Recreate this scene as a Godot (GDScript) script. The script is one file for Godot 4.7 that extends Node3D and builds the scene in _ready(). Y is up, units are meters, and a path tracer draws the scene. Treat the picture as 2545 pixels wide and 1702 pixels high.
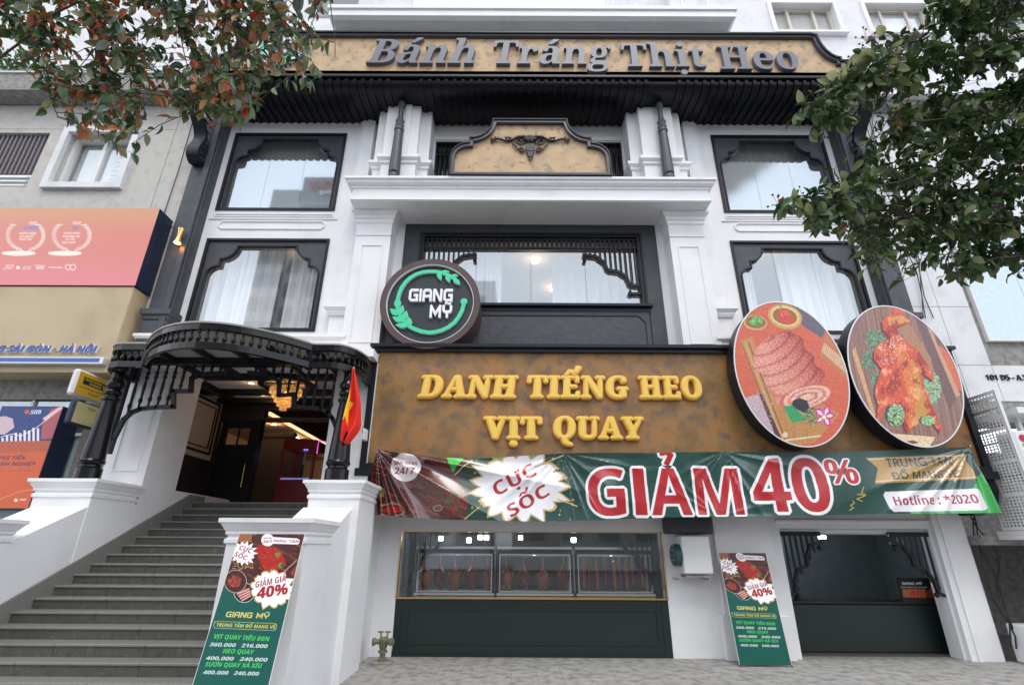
extends Node3D
# A white restaurant front with gold sign boards on a city street, seen from the pavement under two trees.
# Axes: x to the right along the facade, y up, z out of the facade towards the street; the facade's main wall is z = 0.

const EYE := Vector3(0, 1.85, 10.4)
const FOCAL := 1259.4            # in pixels of the 2545 x 1702 photograph
const MID := 0.39                # the facade's axis of symmetry
var turn: Basis                  # the camera's
var rng := RandomNumberGenerator.new()
var M := {}                      # materials
var taken := {}

# ---------------------------------------------------------------- mesh builder
class MB:
	var v := PackedVector3Array()
	var n := PackedVector3Array()
	var uv := PackedVector2Array()
	func tri(a: Vector3, b: Vector3, c: Vector3) -> void:
		var k := (b - a).cross(c - a).normalized()
		tri_n(a, b, c, k, k, k)
	func tri_n(a: Vector3, b: Vector3, c: Vector3, na: Vector3, nb: Vector3, nc: Vector3, ua := Vector2.ZERO, ub := Vector2.ZERO, uc := Vector2.ZERO) -> void:
		v.append(a); v.append(c); v.append(b)
		n.append(na); n.append(nc); n.append(nb)
		uv.append(ua); uv.append(uc); uv.append(ub)
	func quad(a: Vector3, b: Vector3, c: Vector3, d: Vector3) -> void:
		var k := (c - a).cross(d - b).normalized()
		tri_n(a, b, c, k, k, k); tri_n(a, c, d, k, k, k)
	func quad_uv(a: Vector3, b: Vector3, c: Vector3, d: Vector3, ua: Vector2, ub: Vector2, uc: Vector2, ud: Vector2) -> void:
		var k := (c - a).cross(d - b).normalized()
		tri_n(a, b, c, k, k, k, ua, ub, uc); tri_n(a, c, d, k, k, k, ua, uc, ud)
	func box(x0: float, y0: float, z0: float, x1: float, y1: float, z1: float, c := 0.0) -> MB:
		if c <= 0.0:
			stack(x0, x1, z0, z1, [[0.0, y0], [0.0, y1]])
		else:
			chamfer(Vector3(x0, y0, z0), Vector3(x1, y1, z1), c)
		return self
	func chamfer(lo: Vector3, hi: Vector3, c: float) -> void:
		var mid := (lo + hi) / 2.0
		var h := (hi - lo) / 2.0
		for ax in 3:
			var b := (ax + 1) % 3
			var d := (ax + 2) % 3
			for s: float in [-1.0, 1.0]:
				var q := []
				for k in [[-1, -1], [1, -1], [1, 1], [-1, 1]]:
					var p := mid
					p[ax] += s * h[ax]
					p[b] += k[0] * (h[b] - c)
					p[d] += k[1] * (h[d] - c)
					q.append(p)
				if s > 0: quad(q[0], q[1], q[2], q[3])
				else: quad(q[3], q[2], q[1], q[0])
				for t: float in [-1.0, 1.0]:   # the bevel between faces ax (s) and b (t)
					var e := []
					for k in [[0, -1], [0, 1], [1, 1], [1, -1]]:
						var p := mid
						p[ax] += s * (h[ax] - (c if k[0] else 0.0))
						p[b] += t * (h[b] - (0.0 if k[0] else c))
						p[d] += k[1] * (h[d] - c)
						e.append(p)
					if s * t < 0: quad(e[0], e[1], e[2], e[3])
					else: quad(e[3], e[2], e[1], e[0])
		for sx: float in [-1.0, 1.0]:
			for sy: float in [-1.0, 1.0]:
				for sz: float in [-1.0, 1.0]:
					var a := mid + Vector3(sx * h.x, sy * (h.y - c), sz * (h.z - c))
					var b2 := mid + Vector3(sx * (h.x - c), sy * h.y, sz * (h.z - c))
					var d2 := mid + Vector3(sx * (h.x - c), sy * (h.y - c), sz * h.z)
					if sx * sy * sz > 0: tri(a, b2, d2)
					else: tri(a, d2, b2)
	func stack(x0: float, x1: float, z0: float, z1: float, prof: Array, open := false) -> MB:
		# rectangles at the heights of the profile, each grown by its offset: piers, caps, capitals
		var rings := []
		for p in prof:
			var o: float = p[0]
			var y: float = p[1]
			rings.append([Vector3(x0 - o, y, z1 + o), Vector3(x1 + o, y, z1 + o), Vector3(x1 + o, y, z0 - o), Vector3(x0 - o, y, z0 - o)])
		for i in rings.size() - 1:
			for k in 4:
				quad(rings[i][k], rings[i][(k + 1) % 4], rings[i + 1][(k + 1) % 4], rings[i + 1][k])
		if not open:
			var t: Array = rings[-1]
			quad(t[0], t[1], t[2], t[3])
			var b: Array = rings[0]
			quad(b[3], b[2], b[1], b[0])
		return self
	func prism(poly: PackedVector2Array, o: Vector3, u: Vector3, w: Vector3, d: Vector3) -> MB:
		# poly in the plane o + u x + w y, pushed along d
		if u.cross(w).dot(d) < 0:
			o += d; d = -d
		var q := poly
		if area(q) < 0:
			q = poly.duplicate(); q.reverse()
		var ix := Geometry2D.triangulate_polygon(q)
		for i in range(0, ix.size(), 3):
			var a := q[ix[i]]; var b := q[ix[i + 1]]; var c := q[ix[i + 2]]
			if (b - a).cross(c - a) < 0:
				var t := b; b = c; c = t
			tri(o + d + u * a.x + w * a.y, o + d + u * b.x + w * b.y, o + d + u * c.x + w * c.y)
			tri(o + u * a.x + w * a.y, o + u * c.x + w * c.y, o + u * b.x + w * b.y)
		for i in q.size():
			var a := q[i]; var b := q[(i + 1) % q.size()]
			var pa := o + u * a.x + w * a.y
			var pb := o + u * b.x + w * b.y
			quad(pa, pb, pb + d, pa + d)
		return self
	static func area(q: PackedVector2Array) -> float:
		var s := 0.0
		for i in q.size():
			s += q[i].cross(q[(i + 1) % q.size()])
		return s
	func band(poly: PackedVector2Array, width: float, o: Vector3, d: Vector3, closed := true) -> MB:
		# a flat moulding of that width inside the outline, in the x-y plane through o, d deep towards +z
		var q := poly
		if area(q) < 0 and closed:
			q = poly.duplicate(); q.reverse()
		var inner := PackedVector2Array()
		var m := q.size()
		for i in m:
			var a := q[(i - 1 + m) % m] if closed or i > 0 else q[i] * 2.0 - q[i + 1]
			var b := q[(i + 1) % m] if closed or i < m - 1 else q[i] * 2.0 - q[i - 1]
			var d1 := (q[i] - a).normalized()
			var d2 := (b - q[i]).normalized()
			var n1 := Vector2(-d1.y, d1.x)
			var n2 := Vector2(-d2.y, d2.x)
			var bis := n1 + n2
			inner.append(q[i] + bis * (width / maxf(0.35, bis.dot(n1))))
		for i in (m if closed else m - 1):
			var j := (i + 1) % m
			var a := o + Vector3(q[i].x, q[i].y, 0); var b := o + Vector3(q[j].x, q[j].y, 0)
			var c := o + Vector3(inner[j].x, inner[j].y, 0); var e := o + Vector3(inner[i].x, inner[i].y, 0)
			quad(a + d, b + d, c + d, e + d)
			quad(a, b, b + d, a + d)
			quad(c, e, e + d, c + d)
			quad(e, c, b, a)
		return self
	func lathe(prof: Array, seg: int, at: Vector3, up := Vector3.UP, smooth := true) -> MB:
		var s := up.cross(Vector3(0.31, 0.2, 0.93)).normalized()
		var t := s.cross(up).normalized()
		for i in prof.size() - 1:
			var r0: float = prof[i][0]; var r1: float = prof[i + 1][0]
			var y0: float = prof[i][1]; var y1: float = prof[i + 1][1]
			var sl := Vector2(y1 - y0, r0 - r1).normalized()
			for k in seg:
				var a0 := TAU * k / seg; var a1 := TAU * (k + 1) / seg
				var e0 := s * cos(a0) - t * sin(a0); var e1 := s * cos(a1) - t * sin(a1)
				var p00 := at + up * y0 + e0 * r0; var p01 := at + up * y0 + e1 * r0
				var p10 := at + up * y1 + e0 * r1; var p11 := at + up * y1 + e1 * r1
				var n0 := (e0 * sl.x + up * sl.y).normalized(); var n1 := (e1 * sl.x + up * sl.y).normalized()
				if not smooth:
					n0 = ((e0 + e1) * sl.x / 2.0 + up * sl.y).normalized(); n1 = n0
				if r0 > 1e-5: tri_n(p00, p01, p11, n0, n1, n1)
				if r1 > 1e-5: tri_n(p00, p11, p10, n0, n1, n0)
		return self
	func tube(pts: Array, radii: Array, seg := 6) -> MB:
		var rings := []
		var side := Vector3.ZERO
		for i in pts.size():
			var a: Vector3 = pts[maxi(i - 1, 0)]
			var b: Vector3 = pts[mini(i + 1, pts.size() - 1)]
			var d := (b - a).normalized()
			if side == Vector3.ZERO:
				side = d.cross(Vector3(0.2, 0.31, 0.93)).normalized()
			side = (side - d * side.dot(d)).normalized()
			var o := d.cross(side)
			var ring := []
			for k in seg:
				var e := side * cos(TAU * k / seg) + o * sin(TAU * k / seg)
				ring.append([pts[i] + e * float(radii[mini(i, radii.size() - 1)]), e])
			rings.append(ring)
		for i in rings.size() - 1:
			for k in seg:
				var j := (k + 1) % seg
				var a: Array = rings[i][k]; var b: Array = rings[i][j]; var c: Array = rings[i + 1][j]; var e: Array = rings[i + 1][k]
				tri_n(a[0], b[0], c[0], a[1], b[1], c[1])
				tri_n(a[0], c[0], e[0], a[1], c[1], e[1])
		for w in 2:
			var r: Array = rings[0] if w == 0 else rings[-1]
			for k in range(1, seg - 1):
				if w == 0: tri(r[0][0], r[k + 1][0], r[k][0])
				else: tri(r[0][0], r[k][0], r[k + 1][0])
		return self
	func bar(a: Vector3, b: Vector3, w: float, h: float, up := Vector3.UP) -> MB:
		# a straight bar of rectangular section between two points
		var d := (b - a).normalized()
		var s := d.cross(up).normalized() * w / 2.0
		var t := s.cross(d).normalized() * h / 2.0
		var q := [s + t, -s + t, -s - t, s - t]
		for k in 4:
			var j := (k + 1) % 4
			quad(a + q[k], a + q[j], b + q[j], b + q[k])
		quad(a + q[3], a + q[2], a + q[1], a + q[0])
		quad(b + q[0], b + q[1], b + q[2], b + q[3])
		return self
	func wall(x0: float, x1: float, y0: float, y1: float, z0: float, z1: float, holes: Array) -> MB:
		# a wall from z0 (back) to z1 (front) with rectangular openings [x0, x1, y0, y1]
		var xs := [x0, x1]
		var ys := [y0, y1]
		for h in holes:
			xs.append(clampf(h[0], x0, x1)); xs.append(clampf(h[1], x0, x1)); ys.append(clampf(h[2], y0, y1)); ys.append(clampf(h[3], y0, y1))
		xs.sort(); ys.sort()
		var solid := func(i: int, j: int) -> bool:
			if i < 0 or j < 0 or i >= xs.size() - 1 or j >= ys.size() - 1: return false
			var cx: float = (xs[i] + xs[i + 1]) / 2.0
			var cy: float = (ys[j] + ys[j + 1]) / 2.0
			for h in holes:
				if cx > h[0] and cx < h[1] and cy > h[2] and cy < h[3]: return false
			return true
		for i in xs.size() - 1:
			for j in ys.size() - 1:
				var a: float = xs[i]; var b: float = xs[i + 1]; var c: float = ys[j]; var d: float = ys[j + 1]
				if b - a < 1e-5 or d - c < 1e-5 or not solid.call(i, j): continue
				quad(Vector3(a, c, z1), Vector3(b, c, z1), Vector3(b, d, z1), Vector3(a, d, z1))
				quad(Vector3(b, c, z0), Vector3(a, c, z0), Vector3(a, d, z0), Vector3(b, d, z0))
				var li := i - 1
				while li >= 0 and xs[li + 1] - xs[li] < 1e-5: li -= 1
				var ri := i + 1
				while ri < xs.size() - 1 and xs[ri + 1] - xs[ri] < 1e-5: ri += 1
				var dj := j - 1
				while dj >= 0 and ys[dj + 1] - ys[dj] < 1e-5: dj -= 1
				var uj := j + 1
				while uj < ys.size() - 1 and ys[uj + 1] - ys[uj] < 1e-5: uj += 1
				if not solid.call(li, j): quad(Vector3(a, c, z0), Vector3(a, c, z1), Vector3(a, d, z1), Vector3(a, d, z0))
				if not solid.call(ri, j): quad(Vector3(b, c, z1), Vector3(b, c, z0), Vector3(b, d, z0), Vector3(b, d, z1))
				if not solid.call(i, dj): quad(Vector3(a, c, z0), Vector3(b, c, z0), Vector3(b, c, z1), Vector3(a, c, z1))
				if not solid.call(i, uj): quad(Vector3(a, d, z1), Vector3(b, d, z1), Vector3(b, d, z0), Vector3(a, d, z0))
		return self
	func mesh() -> ArrayMesh:
		var a := []
		a.resize(Mesh.ARRAY_MAX)
		a[Mesh.ARRAY_VERTEX] = v
		a[Mesh.ARRAY_NORMAL] = n
		a[Mesh.ARRAY_TEX_UV] = uv
		var m := ArrayMesh.new()
		if v.size(): m.add_surface_from_arrays(Mesh.PRIMITIVE_TRIANGLES, a)
		return m

# ---------------------------------------------------------------- nodes
func numbered(called: String) -> String:
	var k: int = taken.get(called, 0)
	taken[called] = k + 1
	return called if k == 0 else "%s_%03d" % [called, k]

func tag(o: Node3D, label: String, category: String, group := "", kind := "") -> Node3D:
	if label: o.set_meta("label", label)
	if category: o.set_meta("category", category)
	if group: o.set_meta("group", group)
	if kind: o.set_meta("kind", kind)
	return o

func thing(called: String, label: String, category: String, at := Vector3.ZERO, group := "") -> Node3D:
	var o := Node3D.new()
	o.name = numbered(called)
	add_child(o)
	o.position = at
	return tag(o, label, category, group)

func put(mesh, called: String, m: Material, parent: Node3D = null, at := Vector3.ZERO) -> MeshInstance3D:
	var o := MeshInstance3D.new()
	o.mesh = mesh.mesh() if mesh is MB else mesh
	o.material_override = m
	o.position = at
	if parent == null:
		o.name = numbered(called)
		add_child(o)
	else:
		o.name = called
		parent.add_child(o, true)
	return o

func sub(called: String, parent: Node3D, at := Vector3.ZERO) -> Node3D:
	var o := Node3D.new()
	o.name = called
	parent.add_child(o, true)
	o.position = at
	return o

func copy(o: Node3D, at: Vector3, label := "", turned := 0.0) -> Node3D:
	var base := String(o.name).trim_suffix("_001")
	var c: Node3D = o.duplicate()
	c.name = numbered(base)
	add_child(c)
	c.position = at
	c.rotation.y = turned
	if label: c.set_meta("label", label)
	return c

func structure(mesh, called: String, m: Material) -> MeshInstance3D:
	var o := put(mesh, called, m)
	o.set_meta("kind", "structure")
	return o

# ---------------------------------------------------------------- where a pixel of the photograph meets the plane z
func P(px: float, py: float, z: float) -> Vector3:
	var d := turn * Vector3((px - 1272.5) / FOCAL, (851.0 - py) / FOCAL, -1.0)
	return EYE + d * ((z - EYE.z) / d.z)

func P_leaning(px: float, py: float, z: float, top: float, lean: float) -> Vector3:
	var d := turn * Vector3((px - 1272.5) / FOCAL, (851.0 - py) / FOCAL, -1.0)
	return EYE + d * ((z + lean * (top - EYE.y) - EYE.z) / (d.z + lean * d.y))

func pixel(p: Vector3) -> Vector2:
	var v := turn.inverse() * (p - EYE)
	return Vector2(1272.5 + FOCAL * v.x / -v.z, 851.0 - FOCAL * v.y / -v.z)

func at_depth(px: float, py: float, depth: float) -> Vector3:
	return EYE + turn * Vector3((px - 1272.5) / FOCAL, (851.0 - py) / FOCAL, -1.0) * depth

# ---------------------------------------------------------------- lettering
const MARKED := {"ế": "êa", "ỹ": "yt", "ị": "id", "ả": "ah", "Ả": "Ah", "Ố": "Ôa", "Ị": "Id", "Ế": "Êa", "Ấ": "Âa", "Ư": "Uo", "Ự": "Uod", "Ồ": "Ôg", "Ề": "Êg", "Ộ": "Ôd", "Ậ": "Âd", "Ệ": "Êd", "Ờ": "Oog", "Ơ": "Oo", "Ỹ": "Yt"}
var fonts := {}
var glyphs := {}

func font(key: String) -> SystemFont:
	if not fonts.has(key):
		var f := SystemFont.new()
		f.font_names = PackedStringArray([{"serif": "Droid Serif", "serifr": "Droid Serif", "sans": "Droid Sans", "sansr": "Droid Sans"}[key]])
		f.font_weight = 400 if key.ends_with("r") and key != "serif" and key != "sans" else 700
		fonts[key] = f
	return fonts[key]

func stroke(pts: Array, w: float, cap := Geometry2D.END_BUTT) -> Array:
	return Geometry2D.offset_polyline(PackedVector2Array(pts), w / 2.0, Geometry2D.JOIN_MITER, cap)

func raw_contours(key: String, ch: String) -> Array:
	# [contours with y up in units of the font's size, advance]
	var ts := TextServerManager.get_primary_interface()
	var f := font(key)
	var rid: RID = f.get_rids()[0]
	var g := ts.font_get_glyph_index(rid, 400, ch.unicode_at(0), 0)
	var d := ts.font_get_glyph_contours(rid, 400, g)
	var out := []
	var first := 0
	for last in d.get("contours", []):
		var pts := []
		for i in range(first, last + 1):
			pts.append(Vector3(d.points[i].x, -d.points[i].y, d.points[i].z))
		first = last + 1
		var full := []                     # with the on-curve points between two control points put in
		for i in pts.size():
			var a: Vector3 = pts[i]
			var b: Vector3 = pts[(i + 1) % pts.size()]
			full.append(a)
			if a.z == 0 and b.z == 0:
				full.append(Vector3((a.x + b.x) / 2, (a.y + b.y) / 2, 1))
		while full.size() and full[0].z == 0:
			full.append(full.pop_front())
		var c := PackedVector2Array()
		var i := 0
		while i < full.size():
			var a: Vector3 = full[i]
			var b: Vector3 = full[(i + 1) % full.size()]
			c.append(Vector2(a.x, a.y))
			if b.z == 0:
				var e: Vector3 = full[(i + 2) % full.size()]
				for t in [0.25, 0.5, 0.75]:
					c.append(Vector2(a.x, a.y).lerp(Vector2(b.x, b.y), t).lerp(Vector2(b.x, b.y).lerp(Vector2(e.x, e.y), t), t))
				i += 2
			else:
				i += 1
		if c.size() > 2: out.append(c)
	return [out, f.get_char_size(ch.unicode_at(0), 400).x]

func glyph(key: String, ch: String) -> Array:
	# [contours with the capital height as 1, advance]
	var id := key + ch
	if glyphs.has(id): return glyphs[id]
	if key == "tech":
		glyphs[id] = tech(ch)
		return glyphs[id]
	var cap := 0.0
	for p in raw_contours(key, "H")[0][0]: cap = maxf(cap, p.y)
	var code: String = MARKED.get(ch, ch)
	var r := raw_contours(key, code[0])
	if code[0] == "I" and key.begins_with("sans"):   # a plain bar, as in the photograph's lettering
		r = [[PackedVector2Array([Vector2(0.1, 0) * cap, Vector2(0.36, 0) * cap, Vector2(0.36, 1) * cap, Vector2(0.1, 1) * cap])], 0.46 * cap]
	var out := []
	var lo := Vector2(9, 9); var hi := Vector2(-9, -9)
	for c in r[0]:
		var q := PackedVector2Array()
		for p in c:
			q.append(p / cap); lo = lo.min(p / cap); hi = hi.max(p / cap)
		out.append(q)
	var mid := (lo.x + hi.x) / 2.0
	for k in range(1, code.length()):
		match code[k]:
			"d": out.append(ring(Vector2(mid, -0.24), 0.115, 0.105, 14))
			"a": out.append(PackedVector2Array([Vector2(mid + 0.17, 1.18), Vector2(mid + 0.3, 1.5), Vector2(mid + 0.5, 1.46), Vector2(mid + 0.28, 1.17)]))
			"g": out.append(PackedVector2Array([Vector2(mid + 0.42, 1.16), Vector2(mid + 0.3, 1.17), Vector2(mid + 0.14, 1.46), Vector2(mid + 0.33, 1.5)]))
			"h": out.append_array(stroke([Vector2(mid - 0.14, hi.y + 0.33), Vector2(mid + 0.02, hi.y + 0.36), Vector2(mid + 0.11, hi.y + 0.29), Vector2(mid + 0.06, hi.y + 0.2), Vector2(mid - 0.02, hi.y + 0.07)], 0.12))
			"t": out.append_array(stroke([Vector2(mid - 0.26, hi.y + 0.12), Vector2(mid - 0.14, hi.y + 0.22), Vector2(mid, hi.y + 0.17), Vector2(mid + 0.14, hi.y + 0.12), Vector2(mid + 0.26, hi.y + 0.22)], 0.12))
			"o": out.append_array(stroke([Vector2(hi.x - 0.05, 0.86), Vector2(hi.x + 0.08, 0.92), Vector2(hi.x + 0.1, 1.1)], 0.13))
	glyphs[id] = [out, r[1] / cap]
	return glyphs[id]

func tech(ch: String) -> Array:
	# the squared lettering of the restaurant's name
	var w := 0.82
	var t := 0.2
	var s := []
	var h := t / 2.0
	match ch:
		"G": s = [[Vector2(w, 1 - h), Vector2(0.22, 1 - h), Vector2(h, 0.78), Vector2(h, 0.22), Vector2(0.22, h), Vector2(w - h, h), Vector2(w - h, 0.5), Vector2(0.42, 0.5)]]
		"I": w = 0.2; s = [[Vector2(h, 0), Vector2(h, 1)]]
		"A": s = [[Vector2(h, 0), Vector2(h, 0.78), Vector2(0.22, 1 - h), Vector2(0.62, 1 - h), Vector2(w - h, 0.78), Vector2(w - h, 0)], [Vector2(h, 0.42), Vector2(w - h, 0.42)]]
		"N": s = [[Vector2(h, 0), Vector2(h, 1 - h), Vector2(0.18, 1 - h), Vector2(w - 0.18, h), Vector2(w - h, h), Vector2(w - h, 1)]]
		"M": w = 0.95; s = [[Vector2(h, 0), Vector2(h, 0.92), Vector2(w / 2, 0.3), Vector2(w - h, 0.92), Vector2(w - h, 0)]]
		"Y", "Ỹ": s = [[Vector2(h, 1), Vector2(h, 0.6), Vector2(0.22, 0.47), Vector2(0.62, 0.47), Vector2(w - h, 0.6), Vector2(w - h, 1)], [Vector2(w / 2, 0.46), Vector2(w / 2, 0)]]
		" ": return [[], 0.5]
		_: return glyph("sans", ch)
	var out := []
	for p in s:
		for o in stroke(p, t):
			out = Geometry2D.merge_polygons(out[0], o) if out.size() else [o]
	if ch == "Ỹ": out.append_array(stroke([Vector2(0.2, 1.1), Vector2(0.32, 1.2), Vector2(0.46, 1.14), Vector2(0.58, 1.1), Vector2(0.7, 1.2)], 0.13))
	return [out, w + 0.1]

func ring(c: Vector2, rx: float, ry: float, k: int, rot := 0.0) -> PackedVector2Array:
	var q := PackedVector2Array()
	for i in k:
		q.append(c + Vector2(cos(TAU * i / k) * rx, sin(TAU * i / k) * ry).rotated(rot))
	return q

func text_width(key: String, s: String, gap := 0.0) -> float:
	var w := 0.0
	for ch in s: w += glyph(key, ch)[1] + gap
	return w - gap

func laid_out(key: String, s: String, gap := 0.0) -> Array:
	# for each letter: its contours in units of the capital height, along the line
	var out := []
	var x := 0.0
	for ch in s:
		var g := glyph(key, ch)
		var cs := []
		for c in g[0]:
			var q := PackedVector2Array()
			for p in c: q.append(p + Vector2(x, 0))
			cs.append(q)
		out.append(cs)
		x += g[1] + gap
	return out

func grown(contours: Array, d: float) -> Array:
	var out := []
	for i in contours.size():
		var depth := 0
		for j in contours.size():
			if i != j and Geometry2D.is_point_in_polygon(contours[i][0], contours[j]): depth += 1
		var q: PackedVector2Array = contours[i]
		if MB.area(q) < 0:
			q = q.duplicate(); q.reverse()
		for o in Geometry2D.offset_polygon(q, d if depth % 2 == 0 else -d, Geometry2D.JOIN_ROUND):
			if o.size() > 2: out.append(o)
	return out

func joined(contours: Array) -> Array:
	# simple polygons: every hole is bridged to the outline round it
	var outer := []
	var holes := []
	for i in contours.size():
		var depth := 0
		for j in contours.size():
			if i != j and Geometry2D.is_point_in_polygon(contours[i][0], contours[j]): depth += 1
		var q: PackedVector2Array = contours[i].duplicate()
		if (MB.area(q) < 0) == (depth % 2 == 0): q.reverse()
		if depth % 2 == 0: outer.append(q)
		else: holes.append(q)
	for h in holes:
		for k in outer.size():
			var q: PackedVector2Array = outer[k]
			if not Geometry2D.is_point_in_polygon(h[0], q): continue
			var best := [1e9, 0, 0]
			for a in h.size():
				for b in q.size():
					var d: float = h[a].distance_squared_to(q[b])
					if d < best[0]: best = [d, a, b]
			var r := PackedVector2Array()
			for b in best[2] + 1: r.append(q[b])
			for a in h.size() + 1: r.append(h[(best[1] + a) % h.size()])
			for b in range(best[2], q.size()): r.append(q[b])
			outer[k] = r
			break
	return outer

func extrude(b: MB, contours: Array, o: Vector3, ux: Vector3, uy: Vector3, d: Vector3) -> void:
	# letters: faces by bridged triangulation, sides along the plain contours
	for q in joined(contours):
		var ix := Geometry2D.triangulate_polygon(q)
		for i in range(0, ix.size(), 3):
			var p: Vector2 = q[ix[i]]; var r: Vector2 = q[ix[i + 1]]; var s: Vector2 = q[ix[i + 2]]
			if (r - p).cross(s - p) < 0:
				var t := r; r = s; s = t
			b.tri(o + d + ux * p.x + uy * p.y, o + d + ux * r.x + uy * r.y, o + d + ux * s.x + uy * s.y)
	for i in contours.size():
		var depth := 0
		for j in contours.size():
			if i != j and Geometry2D.is_point_in_polygon(contours[i][0], contours[j]): depth += 1
		var q: PackedVector2Array = contours[i].duplicate()
		if (MB.area(q) < 0) == (depth % 2 == 0): q.reverse()
		for k in q.size():
			var p: Vector2 = q[k]; var r: Vector2 = q[(k + 1) % q.size()]
			var a := o + ux * p.x + uy * p.y
			var c := o + ux * r.x + uy * r.y
			b.quad(a, c, c + d, a + d)

func letters(parent: Node3D, s: String, key: String, left: Vector2, right: Vector2, cap: float, z: float, layers: Array, slant := 0.0, gap := 0.0) -> void:
	# solid letters on the plane z from one pixel of the base line to another; layers = [[grow, depth from, depth to, material, part name]]
	var a := P(left.x, left.y, z)
	var b := P(right.x, right.y, z)
	var c := P((left.x + right.x) / 2, (left.y + right.y) / 2 - cap, z)
	var h := c.y - (a.y + b.y) / 2.0
	var w := text_width(key, s, gap)
	var ux := (b - a) / w
	ux = Vector3(ux.x, 0, 0)
	var y := (a.y + b.y) / 2.0
	var runs := laid_out(key, s, gap)
	for i in runs.size():
		if runs[i].is_empty(): continue
		var o: Node3D = null
		for l in layers:
			var m := MB.new()
			var cs: Array = grown(runs[i], l[0]) if l[0] != 0.0 else runs[i]
			extrude(m, cs, Vector3(a.x, y, z + l[1]), ux, Vector3(slant * h, h, 0), Vector3(0, 0, l[2] - l[1]))
			if o == null:
				o = put(m, l[4], l[3], parent)
			else:
				put(m, l[4], l[3], o)

# ---------------------------------------------------------------- printed sheets, drawn in the photograph's own pixels and laid flat on their plane
class Art:
	var img: Image
	var host: Node3D
	var x0: float; var x1: float; var y0: float; var y1: float; var z: float
	var lean := 0.0                  # how much nearer the street the sheet stands for each metre below its top
	func m(p: Vector2) -> Vector2:
		var w: Vector3 = host.P(p.x, p.y, z) if lean == 0.0 else host.P_leaning(p.x, p.y, z, y1, lean)
		return Vector2((w.x - x0) / (x1 - x0) * img.get_width(), (y1 - w.y) / (y1 - y0) * img.get_height())
	func fill(contours: Array, c: Color) -> void:
		# even-odd, in the sheet's pixels
		var lo := 1e9; var hi := -1e9
		for q in contours:
			for p in q:
				lo = minf(lo, p.y); hi = maxf(hi, p.y)
		for y in range(maxi(0, int(lo)), mini(img.get_height() - 1, int(hi) + 1) + 1):
			var xs := []
			var yy := y + 0.5
			for q in contours:
				for i in q.size():
					var a: Vector2 = q[i]; var b: Vector2 = q[(i + 1) % q.size()]
					if (a.y <= yy) != (b.y <= yy):
						xs.append(a.x + (yy - a.y) / (b.y - a.y) * (b.x - a.x))
			xs.sort()
			for k in range(0, xs.size() - 1, 2):
				var s := maxi(0, roundi(xs[k])); var e := mini(img.get_width(), roundi(xs[k + 1]))
				if e > s: img.fill_rect(Rect2i(s, y, e - s, 1), c)
	func poly(pts: Array, c: Color) -> void:
		var q := PackedVector2Array()
		for p in pts: q.append(m(p))
		fill([q], c)
	func ell(p: Vector2, rx: float, ry: float, c: Color, rot := 0.0) -> void:
		poly(Array(host.ring(p, rx, ry, 28, rot)), c)
	func line(pts: Array, w: float, c: Color) -> void:
		var q := PackedVector2Array()
		for p in pts: q.append(m(p))
		var s := m(pts[0] + Vector2(1, 0)).distance_to(m(pts[0]))
		for o in Geometry2D.offset_polyline(q, w * s / 2.0, Geometry2D.JOIN_ROUND, Geometry2D.END_ROUND): fill([o], c)
	func text(s: String, key: String, left: Vector2, right: Vector2, cap: float, c: Color, grow := 0.0, slant := 0.0, gap := 0.0) -> void:
		var a := m(left); var b := m(right)
		var up := m((left + right) / 2.0 - Vector2(0, cap)) - (a + b) / 2.0
		var n := (b - a).orthogonal().normalized()
		if n.dot(up) < 0: n = -n
		up = n * n.dot(up)
		var ux: Vector2 = (b - a) / host.text_width(key, s, gap)
		for run in host.laid_out(key, s, gap):
			if run.is_empty(): continue
			var cs := []
			for q in (host.grown(run, grow) if grow != 0.0 else run):
				var r := PackedVector2Array()
				for p in q: r.append(a + ux * (p.x + slant * p.y) + up * p.y)
				cs.append(r)
			fill(cs, c)
	func grain(amount: float, scale: float, sd: int) -> void:
		var f := FastNoiseLite.new()
		f.seed = sd
		f.frequency = scale
		f.fractal_octaves = 3
		for y in img.get_height():
			for x in img.get_width():
				var c := img.get_pixel(x, y)
				var k := 1.0 + amount * f.get_noise_2d(x, y)
				img.set_pixel(x, y, Color(c.r * k, c.g * k, c.b * k))
	func material(rough := 0.5) -> StandardMaterial3D:
		var t := StandardMaterial3D.new()
		t.albedo_texture = ImageTexture.create_from_image(img)
		t.roughness = rough
		return t

func art(w: int, h: int, x0: float, x1: float, y0: float, y1: float, z: float, c: Color) -> Art:
	var a := Art.new()
	a.img = Image.create(w, h, false, Image.FORMAT_RGB8)
	a.img.fill(c)
	a.host = self
	a.x0 = x0; a.x1 = x1; a.y0 = y0; a.y1 = y1; a.z = z
	return a

func sheet(a: Art, z: float) -> MB:
	var b := MB.new()
	b.quad_uv(Vector3(a.x0, a.y0, z), Vector3(a.x1, a.y0, z), Vector3(a.x1, a.y1, z), Vector3(a.x0, a.y1, z), Vector2(0, 1), Vector2(1, 1), Vector2(1, 0), Vector2(0, 0))
	return b

func rgb(r: int, g: int, b: int) -> Color:
	return Color8(r, g, b)

# ---------------------------------------------------------------- materials
func mat(r: float, g: float, b: float, rough := 0.6, metal := 0.0) -> StandardMaterial3D:
	var m := StandardMaterial3D.new()
	m.albedo_color = Color(r, g, b).linear_to_srgb()
	m.roughness = rough
	m.metallic = metal
	return m

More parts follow.
